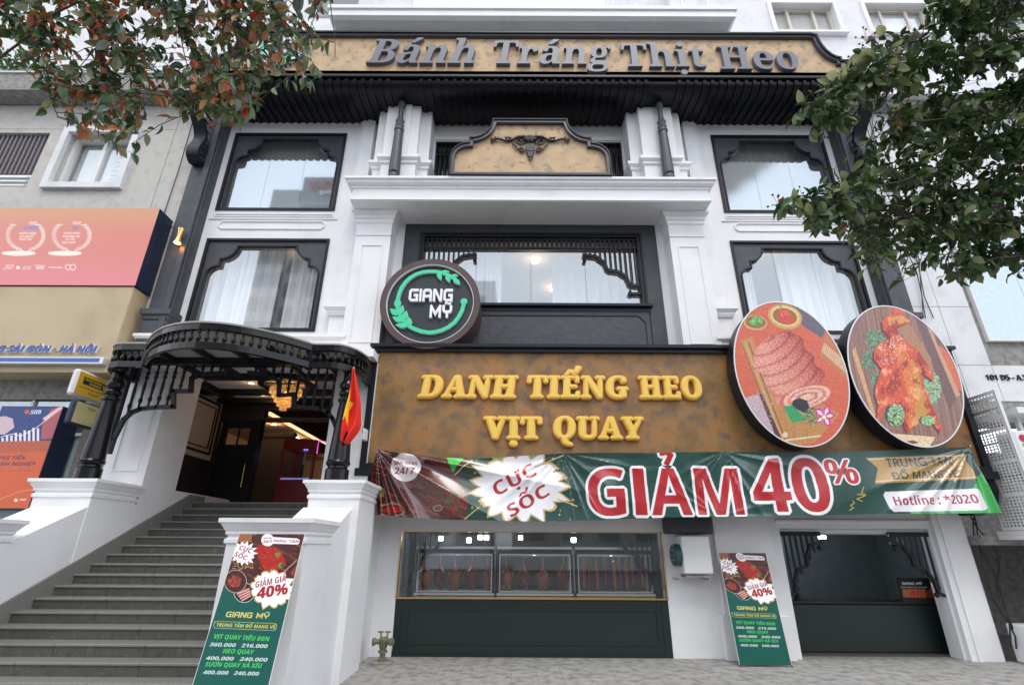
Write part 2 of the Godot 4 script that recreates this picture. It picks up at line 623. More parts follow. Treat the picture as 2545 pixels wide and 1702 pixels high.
func ramp_image(size: int, freq: float, sd: int, stops: Array, octaves := 5, kind := FastNoiseLite.TYPE_SIMPLEX_SMOOTH) -> Image:
	# seamless noise turned into colours; stops = [[at, Color], ...] with linear colours
	var f := FastNoiseLite.new()
	f.seed = sd
	f.noise_type = kind
	f.frequency = freq
	f.fractal_octaves = octaves
	var im := f.get_seamless_image(size, size)
	im.convert(Image.FORMAT_L8)
	var src := im.get_data()
	var g := Gradient.new()
	g.offsets = PackedFloat32Array(stops.map(func(s): return s[0]))
	g.colors = PackedColorArray(stops.map(func(s): return s[1].linear_to_srgb()))
	var table := []
	for i in 256: table.append(g.sample(i / 255.0))
	var data := PackedByteArray()
	data.resize(size * size * 3)
	for i in src.size():
		var c: Color = table[src[i]]
		data[i * 3] = int(c.r * 255); data[i * 3 + 1] = int(c.g * 255); data[i * 3 + 2] = int(c.b * 255)
	return Image.create_from_data(size, size, false, Image.FORMAT_RGB8, data)

func noise_mat(scale: float, im: Image, rough: float, relief := 0.0, relief_im: Image = null) -> StandardMaterial3D:
	var m := StandardMaterial3D.new()
	m.albedo_texture = ImageTexture.create_from_image(im)
	m.uv1_triplanar = true
	m.uv1_world_triplanar = true
	m.uv1_scale = Vector3.ONE * scale
	m.roughness = rough
	if relief > 0.0:
		m.heightmap_enabled = true
		m.heightmap_scale = relief
		m.heightmap_texture = ImageTexture.create_from_image(relief_im if relief_im else im)
	return m

func blended(a: Image, b: Image, mask: Image, lo: float, hi: float) -> Image:
	# b over a where the mask is bright
	var out := a.duplicate()
	for y in a.get_height():
		for x in a.get_width():
			var k := smoothstep(lo, hi, mask.get_pixel(x, y).r)
			if k > 0.0: out.set_pixel(x, y, a.get_pixel(x, y).lerp(b.get_pixel(x, y), k))
	return out

func mirror_glass(share: float, r := 0.78, g := 0.84, b := 0.86) -> StandardMaterial3D:
	# coated window glass: that share of the light is mirrored, the rest passes
	var im := Image.create(2, 2, false, Image.FORMAT_RGBA8)
	im.fill(Color.WHITE)
	var m := mat(r, g, b, 0.03, 1.0)
	m.albedo_texture = ImageTexture.create_from_image(im)
	m.albedo_color.a = share
	m.transparency = BaseMaterial3D.TRANSPARENCY_ALPHA
	return m

func lamp_mat(r: float, g: float, b: float, e: float) -> StandardMaterial3D:
	var m := mat(0.8, 0.8, 0.8, 0.5)
	m.emission_enabled = true
	m.emission = Color(r, g, b).linear_to_srgb()
	m.emission_energy_multiplier = e
	return m

func lin(r: float, g: float, b: float) -> Color:
	return Color(r, g, b)

func make_materials() -> void:
	var fine := ramp_image(256, 0.05, 3, [[0.0, Color.BLACK], [1.0, Color.WHITE]])
	var soft := ramp_image(512, 0.006, 11, [[0.0, lin(0.70, 0.70, 0.705)], [0.35, lin(0.765, 0.765, 0.77)], [0.7, lin(0.785, 0.785, 0.79)], [1.0, lin(0.76, 0.762, 0.77)]])
	M.white = noise_mat(0.22, soft, 0.62, 0.25, fine)
	M.trim = noise_mat(0.31, ramp_image(512, 0.01, 12, [[0.0, lin(0.70, 0.70, 0.71)], [0.4, lin(0.78, 0.78, 0.785)], [1.0, lin(0.80, 0.80, 0.805)]]), 0.5)
	var st := ramp_image(512, 0.012, 21, [[0.0, lin(0.44, 0.42, 0.39)], [0.3, lin(0.53, 0.51, 0.475)], [0.6, lin(0.56, 0.54, 0.50)], [1.0, lin(0.52, 0.50, 0.465)]])
	var grit := ramp_image(512, 0.16, 22, [[0.0, Color.BLACK], [1.0, Color.WHITE]], 3)
	M.stucco = noise_mat(0.35, st, 0.9, 1.6, grit)
	M.paleplaster = noise_mat(0.3, ramp_image(512, 0.008, 23, [[0.0, lin(0.60, 0.605, 0.62)], [0.5, lin(0.70, 0.705, 0.72)], [1.0, lin(0.72, 0.725, 0.74)]]), 0.8, 0.6, grit)
	M.concrete = noise_mat(0.5, ramp_image(512, 0.02, 24, [[0.0, lin(0.16, 0.16, 0.15)], [0.5, lin(0.27, 0.265, 0.25)], [1.0, lin(0.36, 0.35, 0.33)]]), 0.9, 1.0, grit)
	M.black = mat(0.014, 0.016, 0.021, 0.38)
	M.black.metallic_specular = 0.36
	M.blackwall = noise_mat(0.4, ramp_image(512, 0.012, 31, [[0.0, lin(0.034, 0.037, 0.047)], [0.5, lin(0.044, 0.048, 0.060)], [1.0, lin(0.052, 0.056, 0.069)]]), 0.5, 0.5, fine)
	M.tile = noise_mat(0.8, ramp_image(256, 0.03, 32, [[0.0, lin(0.004, 0.0045, 0.006)], [1.0, lin(0.011, 0.012, 0.015)]]), 0.3)
	M.tile.metallic_specular = 0.34
	M.slate = mat(0.13, 0.135, 0.165, 0.4)       # the grey-blue paint of the upper letters and frames
	var ochre := ramp_image(1024, 0.006, 41, [[0.0, lin(0.17, 0.098, 0.04)], [0.35, lin(0.25, 0.138, 0.046)], [0.55, lin(0.30, 0.162, 0.055)], [0.8, lin(0.33, 0.15, 0.044)], [1.0, lin(0.37, 0.15, 0.042)]])
	var dark := ramp_image(1024, 0.09, 42, [[0.0, lin(0.07, 0.05, 0.05)], [0.5, lin(0.14, 0.095, 0.075)], [1.0, lin(0.24, 0.14, 0.05)]], 4)
	var patches := ramp_image(1024, 0.011, 43, [[0.0, Color.BLACK], [1.0, Color.WHITE]], 6)
	M.gold = noise_mat(0.21, blended(ochre, dark, patches, 0.46, 1.0), 0.55, 0.4, dark)
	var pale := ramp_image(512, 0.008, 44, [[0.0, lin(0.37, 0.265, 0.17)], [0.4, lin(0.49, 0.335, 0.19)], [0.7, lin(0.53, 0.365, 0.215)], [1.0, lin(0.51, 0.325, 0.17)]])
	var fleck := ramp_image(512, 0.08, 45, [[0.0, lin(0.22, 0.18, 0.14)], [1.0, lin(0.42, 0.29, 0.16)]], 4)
	M.gold_hazed = noise_mat(0.42, blended(pale, fleck, ramp_image(512, 0.015, 46, [[0.0, Color.BLACK], [1.0, Color.WHITE]], 5), 0.6, 0.8), 0.6, 0.3, fleck)  # gold of the upper boards, sky reflection and haze mixed into its colour
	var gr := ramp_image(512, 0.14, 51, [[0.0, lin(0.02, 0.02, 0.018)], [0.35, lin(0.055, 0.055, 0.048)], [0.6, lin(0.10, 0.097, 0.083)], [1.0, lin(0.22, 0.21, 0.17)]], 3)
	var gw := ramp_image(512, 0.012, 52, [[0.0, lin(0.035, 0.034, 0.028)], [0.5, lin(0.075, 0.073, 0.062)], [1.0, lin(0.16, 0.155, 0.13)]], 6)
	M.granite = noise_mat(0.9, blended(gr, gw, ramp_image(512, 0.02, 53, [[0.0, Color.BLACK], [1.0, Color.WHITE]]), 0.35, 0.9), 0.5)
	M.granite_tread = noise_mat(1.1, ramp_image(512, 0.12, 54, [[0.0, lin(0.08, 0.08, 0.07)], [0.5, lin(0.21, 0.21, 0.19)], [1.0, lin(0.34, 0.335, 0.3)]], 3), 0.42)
	M.pebble = noise_mat(2.2, ramp_image(256, 0.12, 55, [[0.0, lin(0.08, 0.075, 0.07)], [0.5, lin(0.27, 0.26, 0.24)], [1.0, lin(0.5, 0.48, 0.45)]], 2), 0.85, 1.2, grit)
	M.paver = noise_mat(0.37, ramp_image(512, 0.02, 56, [[0.0, lin(0.12, 0.115, 0.105)], [0.3, lin(0.25, 0.24, 0.225)], [0.55, lin(0.33, 0.32, 0.30)], [1.0, lin(0.40, 0.385, 0.36)]], 5), 0.85, 0.8, grit)
	M.asphalt = noise_mat(0.9, ramp_image(512, 0.15, 57, [[0.0, lin(0.06, 0.06, 0.06)], [1.0, lin(0.13, 0.13, 0.132)]], 3), 0.9)
	M.steel = mat(0.55, 0.56, 0.57, 0.3, 0.9)
	M.alu = mat(0.62, 0.63, 0.64, 0.45, 0.4)
	M.brass = mat(0.72, 0.47, 0.18, 0.25, 1.0)
	M.frame_white = mat(0.72, 0.72, 0.71, 0.45)
	M.cream = mat(0.52, 0.46, 0.40, 0.7)
	M.glass_high = mirror_glass(0.52, 0.54, 0.61, 0.66)
	M.glass_low = mirror_glass(0.3)
	M.glass_shop = mirror_glass(0.1)
	M.glass_bank = mirror_glass(0.34, 0.7, 0.78, 0.8)
	M.dark_green = mat(0.012, 0.022, 0.02, 0.4)
	M.curtain = mat(0.82, 0.83, 0.84, 0.9)
	M.curtain.backlight_enabled = true
	M.curtain.backlight = Color(0.5, 0.5, 0.5)
	M.room = mat(0.5, 0.48, 0.46, 0.9)
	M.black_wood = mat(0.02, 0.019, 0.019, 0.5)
	M.brown_wood = mat(0.07, 0.05, 0.038, 0.6)
	M.grey_paint = mat(0.24, 0.25, 0.25, 0.8)
	M.blind = mat(0.66, 0.68, 0.69, 0.9)  # for the blinds added to brighten the top windows
	M.rubber = mat(0.015, 0.015, 0.015, 0.6)
	M.warm = lamp_mat(1.0, 0.62, 0.28, 9.0)
	M.cool = lamp_mat(0.9, 0.96, 1.0, 8.0)

# ---------------------------------------------------------------- shapes used more than once
func ogee(x0: float, x1: float, y0: float, yt: float, ya: float, r1: float, yb: float, e: float, r2: float) -> PackedVector2Array:
	# an opening with a rounded shoulder, a step and a cove on each side
	var left := [Vector2(x0, y0)]
	for i in 9:
		var t := PI / 2 * i / 8.0
		left.append(Vector2(x0 + r1 - r1 * cos(t), ya + r1 * sin(t)))
	left.append(Vector2(x0 + r1, yb))
	for i in 9:
		var t := PI / 2 * i / 8.0
		left.append(Vector2(x0 + r1 + e + r2 * sin(t), yt - (yt - yb) * cos(t)))
	var q := PackedVector2Array()
	for i in left.size():
		q.append(Vector2(x0 + x1 - left[i].x, left[i].y))
	for i in left.size():
		q.append(left[left.size() - 1 - i])
	return q

func rect(x0: float, x1: float, y0: float, y1: float) -> PackedVector2Array:
	return PackedVector2Array([Vector2(x0, y0), Vector2(x1, y0), Vector2(x1, y1), Vector2(x0, y1)])

func flat_prism(contours: Array, z0: float, z1: float) -> MB:
	var b := MB.new()
	extrude(b, contours, Vector3(0, 0, z0), Vector3.RIGHT, Vector3.UP, Vector3(0, 0, z1 - z0))
	return b

func ogee_window(parent: Node3D, x0: float, x1: float, y0: float, y1: float, glass: Material) -> void:
	var w := sub("window", parent)
	var cx := (x0 + x1) / 2
	var q := ogee(x0 + 0.13, x1 - 0.13, y0 + 0.06, y1 - 0.17, y1 - 0.98, 0.27, y1 - 0.52, 0.04, 0.31)
	put(flat_prism([rect(x0 + 0.004, x1 - 0.004, y0 + 0.004, y1 - 0.004), q], -0.08, -0.02), "spandrel_panel", M.blackwall, w)
	put(MB.new().band(rect(x0, x1, y0, y1), 0.06, Vector3(0, 0, -0.07), Vector3(0, 0, 0.1)), "outer_moulding", M.black, w)
	put(MB.new().band(q, 0.035, Vector3(0, 0, -0.09), Vector3(0, 0, 0.09)), "inner_moulding", M.black, w)
	for k in 3:    # three panes with fine gaps between them
		var a := x0 + 0.1 + (x1 - x0 - 0.2) * k / 3.0
		var b := x0 + 0.1 + (x1 - x0 - 0.2) * (k + 1) / 3.0
		var g := MB.new()
		g.quad(Vector3(a + 0.004, y0 + 0.03, -0.1), Vector3(b - 0.004, y0 + 0.03, -0.1), Vector3(b - 0.004, y1 - 0.1, -0.1), Vector3(a + 0.004, y1 - 0.1, -0.1))
		put(g, "pane", glass, w)

func curtain(x0: float, x1: float, y0: float, y1: float, z: float, label: String, folds: float, amp := 0.05) -> void:
	var b := MB.new()
	var n := int((x1 - x0) * 40)
	var ph := rng.randf() * TAU
	var f := func(x: float) -> float: return amp * sin(x * folds + ph) + amp * 0.5 * sin(x * folds * 2.3 + ph * 2.0) + amp * 0.4 * sin(x * folds * 0.41)
	for i in n:
		var a := x0 + (x1 - x0) * i / n
		var c := x0 + (x1 - x0) * (i + 1) / n
		var pa := Vector3(a, y0, z + f.call(a)); var pc := Vector3(c, y0, z + f.call(c))
		var ta := Vector3(a, y1, z + f.call(a) * 0.8); var tc := Vector3(c, y1, z + f.call(c) * 0.8)
		var e := 0.002
		var na := Vector3(-(f.call(a + e) - f.call(a - e)) / (2 * e), 0, 1).normalized()
		var nc := Vector3(-(f.call(c + e) - f.call(c - e)) / (2 * e), 0, 1).normalized()
		b.tri_n(pa, pc, tc, na, nc, nc)
		b.tri_n(pa, tc, ta, na, nc, na)
	tag(put(b, "curtain", M.curtain), label, "curtain")

func baluster(h: float, r: float) -> MB:
	# a small turned spindle
	var p := [[r * 0.9, 0.0], [r * 0.9, 0.06], [r * 0.5, 0.1], [r * 0.75, 0.17], [r * 1.1, 0.3], [r * 1.0, 0.42], [r * 0.5, 0.58], [r * 0.42, 0.7], [r * 0.7, 0.76], [r * 0.45, 0.82], [r * 0.45, 0.9], [r * 0.9, 0.93], [r * 0.9, 1.0]]
	return MB.new().lathe(p.map(func(q): return [q[0], q[1] * h]), 8, Vector3.ZERO)

func spindle(h: float, r: float) -> MB:
	var p := [[r * 0.7, 0.0], [r * 0.55, 0.12], [r * 1.15, 0.2], [r * 0.6, 0.27], [r * 0.75, 0.36], [r * 0.9, 0.5], [r * 0.6, 0.64], [r * 1.2, 0.7], [r * 0.6, 0.74], [r * 1.2, 0.78], [r * 0.6, 0.84], [r * 0.7, 1.0]]
	return MB.new().lathe(p.map(func(q): return [q[0], q[1] * h]), 7, Vector3.ZERO)

# ---------------------------------------------------------------- the restaurant's building
func build_restaurant() -> void:
	var b := thing("restaurant_building", "white restaurant building with black trimmed windows between two taller neighbours", "building")
	var wl := [-7.39, -4.43]
	var wr := [MID * 2 - -4.43 + 0.0, MID * 2 - -7.39]
	var rows := [[6.3, 8.73], [9.55, 12.02]]
	for side in [0, 1]:
		var xs: Array = wl if side == 0 else wr
		var a := -7.56 if side == 0 else MID * 2 + 3.69
		var c := -3.69 if side == 0 else MID * 2 + 7.56
		var holes := []
		for r in rows: holes.append([xs[0], xs[1], r[0], r[1]])
		put(MB.new().wall(a, c, 5.4, 12.6, -0.3, 0.0, holes), "wall", M.white, b)
		for i in 2:
			ogee_window(b, xs[0], xs[1], rows[i][0], rows[i][1], M.glass_low if i == 0 else M.glass_high)
		# mouldings on the strip between the windows
		put(MB.new().band(rect(xs[0] + 0.02, xs[1] - 0.02, 9.36, 9.45), 0.02, Vector3(0, 0, 0.0), Vector3(0, 0, 0.03)), "moulding", M.trim, b)
		var oct := PackedVector2Array()
		for p in [[0.3, 0], [1, 0], [1, 0], [1, 1], [1, 1], [0.3, 1]]: oct.append(Vector2(p[0], p[1]))
		var l: float = xs[0] + 0.18
		var r2: float = xs[1] - 0.18
		var pan := PackedVector2Array([Vector2(l + 0.08, 9.0), Vector2(r2 - 0.08, 9.0), Vector2(r2, 9.08), Vector2(r2, 9.16), Vector2(r2 - 0.08, 9.24), Vector2(l + 0.08, 9.24), Vector2(l, 9.16), Vector2(l, 9.08)])
		put(MB.new().band(pan, 0.025, Vector3(0, 0, 0.0), Vector3(0, 0, 0.03)), "panel_moulding", M.trim, b)
		put(MB.new().box(xs[0] - 0.1, 9.29, 0.0, xs[1] + 0.1, 9.32, 0.03), "moulding", M.trim, b)
		# the ledge under the lower windows
		put(MB.new().stack(a - 0.5 if side == 0 else a, c if side == 0 else c + 0.5, 0.0, 0.3, [[0.0, 5.6], [0.0, 5.85], [0.04, 5.89], [0.04, 5.95], [0.1, 6.02], [0.1, 6.08]]), "ledge", M.trim, b)
		# vertical strip with a stepped edge beside the windows
		var vx := -4.1 if side == 0 else MID * 2 + 3.69
		put(MB.new().box(vx, 6.1, 0.0, vx + 0.41, 12.4, 0.06), "pilaster_strip", M.trim, b)
		put(MB.new().box(vx + (0.1 if side == 0 else 0.0), 6.1, 0.06, vx + (0.41 if side == 0 else 0.31), 12.4, 0.12), "pilaster_strip", M.trim, b)
		put(MB.new().stack(vx, vx + 0.41, 0.0, 0.25, [[0.0, 6.6], [0.03, 6.66], [0.03, 6.7], [0.1, 6.76], [0.1, 6.86]]), "cap", M.trim, b)
		put(MB.new().box(vx + 0.03, 6.1, 0.0, vx + 0.38, 6.6, 0.2), "pedestal", M.trim, b)
		# black pilasters at the ends
		var px := -8.08 if side == 0 else MID * 2 + 7.56
		var p := sub("black_pilaster", b)
		put(MB.new().box(px, 6.08, -0.3, px + 0.52, 12.4, 0.3, 0.012), "shaft", M.blackwall, p)
		put(MB.new().box(px + (0.36 if side == 0 else 0.02), 6.2, 0.3, px + (0.5 if side == 0 else 0.16), 12.3, 0.38, 0.012), "fillet", M.blackwall, p)
		put(MB.new().stack(px, px + 0.52, -0.3, 0.34, [[0.0, 6.4], [0.03, 6.44], [0.03, 6.5], [0.08, 6.54], [0.08, 6.66]]), "cap", M.blackwall, p)
		put(MB.new().box(px - 0.02, 5.9, -0.3, px + 0.54, 6.4, 0.36, 0.01), "pedestal", M.blackwall, p)
	# the middle bay: two storeys between big pilasters
	put(MB.new().wall(-3.69, MID * 2 + 3.69, 5.2, 12.6, -0.5, -0.12, [[-2.65, 3.47, 5.2, 9.25], [-2.08, 2.86, 9.95, 11.9]]), "middle_wall", M.white, b)
	for s in [-1, 1]:
		var x0: float = MID + s * 3.68 - 0.41
		var x1: float = x0 + 0.82
		if s < 0: x0 = -3.69; x1 = -2.87
		else: x0 = MID * 2 + 2.87; x1 = MID * 2 + 3.69
		var p := sub("pilaster", b)
		put(MB.new().box(x0, 0.0 if s < 0 else 3.2, -0.4, x1, 9.02, 0.36), "shaft", M.white, p)
		put(MB.new().stack(x0, x1, -0.2, 0.36, [[0.0, 8.92], [0.03, 8.96], [0.03, 9.03], [0.06, 9.06], [0.06, 9.12], [0.14, 9.2], [0.14, 9.25]]), "capital", M.trim, p)
		put(MB.new().box(x0, 8.6, -0.2, x1, 8.62, 0.38), "fillet", M.trim, p)
		put(MB.new().band(rect(x0 + 0.16, x1 - 0.16, 5.9, 8.35), 0.03, Vector3(0, 0, 0.36), Vector3(0, 0, 0.02)), "panel_moulding", M.trim, p)
		if s < 0:
			put(MB.new().band(rect(x0 + 0.13, x1 - 0.13, 3.5, 5.4), 0.03, Vector3(0, 0, 0.36), Vector3(0, 0, 0.02)), "panel_moulding", M.trim, p)
			put(MB.new().stack(x0, x1, -0.2, 0.36, [[0.0, 2.72], [0.03, 2.77], [0.03, 2.85], [0.08, 2.92], [0.08, 3.0], [0.0, 3.05]]), "band", M.trim, p)
			put(MB.new().box(x0 - 0.05, 0.0, -0.2, x1 + 0.05, 0.8, 0.42, 0.01), "plinth", M.white, p)
		# upper pilasters, stepped, under the eaves
		var u := sub("upper_pilaster", b)
		var ux: float = MID + s * 3.2
		put(MB.new().box(ux - 0.68, 9.6, -0.2, ux + 0.68, 12.5, 0.42), "shaft", M.white, u)
		put(MB.new().box(ux - 0.42, 9.6, 0.3, ux + 0.42, 12.5, 0.62), "shaft", M.white, u)
		put(MB.new().stack(ux - 0.68, ux + 0.68, -0.2, 0.42, [[0.0, 10.46], [0.04, 10.5], [0.04, 10.56], [0.1, 10.62], [0.1, 10.7], [0.0, 10.73]]), "band", M.trim, u)
		put(MB.new().stack(ux - 0.42, ux + 0.42, 0.3, 0.62, [[0.0, 10.461], [0.04, 10.501], [0.04, 10.561], [0.1, 10.621], [0.1, 10.701], [0.0, 10.731]]), "band", M.trim, u)
		put(MB.new().box(ux + 0.06, 10.74, 0.6, ux + 0.2, 12.5, 0.68), "fillet", M.trim, u)
		# thin turned column before it
		var prof := [[0.13, 0.0], [0.135, 0.1], [0.13, 0.17], [0.1, 0.2], [0.135, 0.24], [0.135, 0.28], [0.105, 1.45], [0.1, 1.5], [0.12, 1.53], [0.12, 1.58], [0.085, 1.62], [0.11, 1.7], [0.085, 1.77], [0.11, 1.84], [0.08, 1.9], [0.065, 2.0], [0.06, 2.3], [0.09, 2.34], [0.09, 2.42], [0.06, 2.46], [0.06, 2.5]]
		put(MB.new().lathe(prof, 20, Vector3(ux + (0.0 if s < 0 else 0.08) - (0.03 if s < 0 else 0.0), 9.83, 0.78)), "turned_column", M.slate_dark, b)
	# the beam over the middle window with its cornice
	var e := sub("beam", b)
	put(MB.new().box(-3.75, 9.25, -0.12, MID * 2 + 3.75, 9.62, 0.8), "beam_face", M.white, e)
	put(MB.new().stack(-3.75, MID * 2 + 3.75, -0.12, 0.8, [[0.0, 9.58], [0.03, 9.6], [0.03, 9.64], [0.08, 9.66], [0.12, 9.7], [0.12, 9.75], [0.17, 9.77], [0.17, 9.83]]), "cornice", M.trim, e)
	put(MB.new().stack(-3.75, MID * 2 + 3.75, -0.12, 0.8, [[0.0, 9.262], [0.03, 9.27], [0.03, 9.31], [0.0, 9.32]]), "cornice", M.trim, e)
	# dark wall of the middle bay with its window
	var d := sub("dark_bay", b)
	put(MB.new().wall(-2.66, 3.48, 5.3, 9.25, -0.4, -0.1, [[-2.2, 3.04, 7.04, 8.93]]), "wall", M.blackwall, d)
	put(MB.new().band(rect(-2.28, 3.12, 6.98, 9.0), 0.05, Vector3(0, 0, -0.1), Vector3(0, 0, 0.04)), "moulding", M.black, d)
	put(MB.new().band(rect(-2.21, 3.05, 7.03, 8.94), 0.05, Vector3(0, 0, -0.2), Vector3(0, 0, 0.12)), "window_frame", M.black, d)
	put(MB.new().box(-2.35, 6.98, -0.1, 3.2, 7.04, 0.02), "sill", M.black, d)
	put(MB.new().band(rect(-2.3, 3.14, 5.4, 6.9), 0.015, Vector3(0, 0, -0.1), Vector3(0, 0, 0.02)), "panel_moulding", M.black, d)
	put(MB.new().band(PackedVector2Array([Vector2(-2.18, 5.5), Vector2(3.02, 5.5), Vector2(3.02, 6.62), Vector2(2.86, 6.78), Vector2(-2.02, 6.78), Vector2(-2.18, 6.62)]), 0.015, Vector3(0, 0, -0.1), Vector3(0, 0, 0.02)), "panel_moulding", M.black, d)
	for k in 4:
		var a := -2.2 + 5.24 * k / 4.0
		var g := MB.new()
		g.quad(Vector3(a + 0.004, 7.04, -0.22), Vector3(a + 1.306, 7.04, -0.22), Vector3(a + 1.306, 8.93, -0.22), Vector3(a + 0.004, 8.93, -0.22))
		put(g, "pane", M.glass_low, d)
	# fretwork in the window's top and upper corners
	var fr := sub("fretwork", b)
	var fz := -0.15
	put(MB.new().box(-2.16, 8.83, fz - 0.02, 3.0, 8.86, fz + 0.02), "rail", M.black, fr)
	put(MB.new().box(-2.16, 8.58, fz - 0.025, 3.0, 8.63, fz + 0.025), "rail", M.black, fr)
	var peg := MB.new().box(-0.022, 0.0, -0.022, 0.022, 0.2, 0.022)
	peg.box(-0.032, 0.05, -0.032, 0.032, 0.09, 0.032)
	var pegm := peg.mesh()
	for k in 44: put(pegm, "peg", M.black, fr, Vector3(-2.1 + k * 0.117, 8.63, fz))
	for s in [-1, 1]:
		var foot := [Vector2(1.3, 8.42), Vector2(1.62, 8.38), Vector2(1.82, 8.2), Vector2(1.88, 8.0), Vector2(2.14, 7.96), Vector2(2.32, 7.82), Vector2(2.38, 7.6), Vector2(2.62, 7.58), Vector2(2.64, 7.4), Vector2(2.66, 7.38)]
		var pts := []
		for q in foot: pts.append(Vector3(MID + s * (q.x - 0.02), q.y, fz))
		for k in pts.size() - 1:
			put(MB.new().bar(pts[k], pts[k + 1], 0.07, 0.05, Vector3.BACK), "arch", M.black, fr)
		for k in 11:
			var x: float = 1.36 + k * 0.12
			var y := 8.42
			for j in foot.size() - 1:
				if x >= foot[j].x and x <= foot[j + 1].x:
					y = lerpf(foot[j].y, foot[j + 1].y, (x - foot[j].x) / (foot[j + 1].x - foot[j].x))
			put(MB.new().box(MID + s * x - 0.014, y, fz - 0.014, MID + s * x + 0.014, 8.58, fz + 0.014), "bar", M.black, fr)
		for q in [[1.32, 8.26], [2.36, 7.36]]:
			put(MB.new().lathe([[0.0, -0.06], [0.045, -0.03], [0.045, 0.02], [0.02, 0.06], [0.02, 0.14]], 8, Vector3(MID + s * q[0], q[1], fz)), "drop_finial", M.black, fr)
		put(MB.new().box(MID + s * 2.5 - 0.2, 7.34, fz - 0.03, MID + s * 2.5 + 0.2, 7.4, fz + 0.03), "arch", M.black, fr)
	# upper middle window behind the emblem board
	var uw := sub("window", b)
	put(MB.new().band(rect(-2.09, 2.87, 9.94, 11.91), 0.06, Vector3(0, 0, -0.3), Vector3(0, 0, 0.16)), "frame", M.black, uw)
	var ug := MB.new()
	ug.quad(Vector3(-2.08, 9.95, -0.34), Vector3(2.86, 9.95, -0.34), Vector3(2.86, 11.9, -0.34), Vector3(-2.08, 11.9, -0.34))
	put(ug, "pane", M.glass_low, uw)
	put(MB.new().box(-2.05, 11.5, -0.24, 2.83, 11.56, -0.2), "rail", M.black, uw)
	put(MB.new().box(-2.05, 10.1, -0.24, 2.83, 10.15, -0.2), "rail", M.black, uw)
	var barm := MB.new().box(-0.02, 10.0, -0.235, 0.02, 11.86, -0.205).mesh()
	for k in 9:
		put(barm, "bar", M.black, uw, Vector3(-1.95 + k * 0.12, 0, 0))
		put(barm, "bar", M.black, uw, Vector3(2.73 - k * 0.12, 0, 0))
	put(MB.new().band(rect(-2.2, 2.98, 9.85, 12.02), 0.1, Vector3(0, 0, -0.12), Vector3(0, 0, 0.04)), "casing", M.trim, uw)
	# eaves: curved dark tiles side by side
	var ev := sub("eaves", b)
	var prof := [Vector2(-0.05, 12.42), Vector2(0.6, 12.35), Vector2(0.85, 12.32), Vector2(1.0, 12.325), Vector2(1.12, 12.355), Vector2(1.2, 12.41), Vector2(1.24, 12.48), Vector2(1.245, 12.56)]
	var tile := func(t: MB, width: float, lift: float) -> MB:
		for i in prof.size() - 1:
			var nrm := func(k: int) -> Vector2:
				var d0: Vector2 = (prof[mini(k + 1, prof.size() - 1)] - prof[maxi(k - 1, 0)]).normalized()
				return Vector2(d0.y, -d0.x)
			var n0: Vector2 = nrm.call(i); var n1: Vector2 = nrm.call(i + 1)
			var p0: Vector2 = prof[i] + n0 * lift; var p1: Vector2 = prof[i + 1] + n1 * lift
			var q0 := Vector3(0, p0.y, p0.x); var q1 := Vector3(0, p1.y, p1.x)
			var w0 := Vector3(width, 0, 0)
			var m0 := Vector3(0, n0.y, n0.x); var m1 := Vector3(0, n1.y, n1.x)
			t.tri_n(q0, q0 + w0, q1 + w0, m0, m0, m1)
			t.tri_n(q0, q1 + w0, q1, m0, m1, m1)
			var i0 := q0 - m0 * (lift + 0.03); var i1 := q1 - m1 * (lift + 0.03)
			t.quad(q0, q1, i1, i0)
			t.quad(i0 + w0, i1 + w0, q1 + w0, q0 + w0)
			t.quad(i0, i1, i1 + w0, i0 + w0)
		return t
	var plain: ArrayMesh = tile.call(MB.new(), 0.2045, 0.0).mesh()
	var ribbed: ArrayMesh = tile.call(tile.call(MB.new(), 0.2045, 0.0), 0.085, 0.04).mesh()
	for k in 79:
		var x := -7.66 + k * 0.205
		var smooth := (x > -3.15 and x < -2.45) or (x > 3.25 and x < 3.95)
		put(plain if smooth else ribbed, "eave_tile", M.tile, ev, Vector3(x, 0, 0))
	put(MB.new().box(-7.66, 12.56, -0.3, 8.54, 12.9, 1.2), "eaves_core", M.black, ev)
	# scrolled brackets under the eaves' ends
	for s in [-1, 1]:
		var bx: float = MID + s * 8.3
		var br := sub("scroll_bracket", b)
		var path := [Vector2(0.3, 10.75), Vector2(0.42, 10.68), Vector2(0.58, 10.78), Vector2(0.6, 10.98), Vector2(0.52, 11.2), Vector2(0.5, 11.4), Vector2(0.62, 11.62), Vector2(0.86, 11.82), Vector2(1.02, 12.02), Vector2(1.04, 12.3)]
		var c3 := Curve3D.new()
		for k in path.size():
			var tan: Vector2 = (path[mini(k + 1, path.size() - 1)] - path[maxi(k - 1, 0)]) / 6.0
			c3.add_point(Vector3(bx, path[k].y, path[k].x), Vector3(0, -tan.y, -tan.x), Vector3(0, tan.y, tan.x))
		c3.bake_interval = 0.08
		var pts := c3.get_baked_points()
		var rb := MB.new()
		for k in pts.size() - 1:
			rb.bar(pts[k], pts[k + 1] + (pts[k + 1] - pts[k]).normalized() * 0.004, 0.3, 0.09, (pts[k + 1] - pts[k]).cross(Vector3.RIGHT))
		put(rb, "scroll_band", M.black, br)
		put(MB.new().box(bx - 0.16, 10.7, 0.28, bx + 0.16, 12.35, 0.34), "back_board", M.black, br)
		for k in 7:
			var yy := 11.0 + k * 0.19
			var zz := 0.5
			for j in path.size() - 1:
				if yy >= path[j].y and yy <= path[j + 1].y: zz = lerpf(path[j].x, path[j + 1].x, (yy - path[j].y) / (path[j + 1].y - path[j].y))
			put(MB.new().tube([Vector3(bx, yy, 0.32), Vector3(bx, yy, zz - 0.03)], [0.022], 6), "bar", M.black, br)
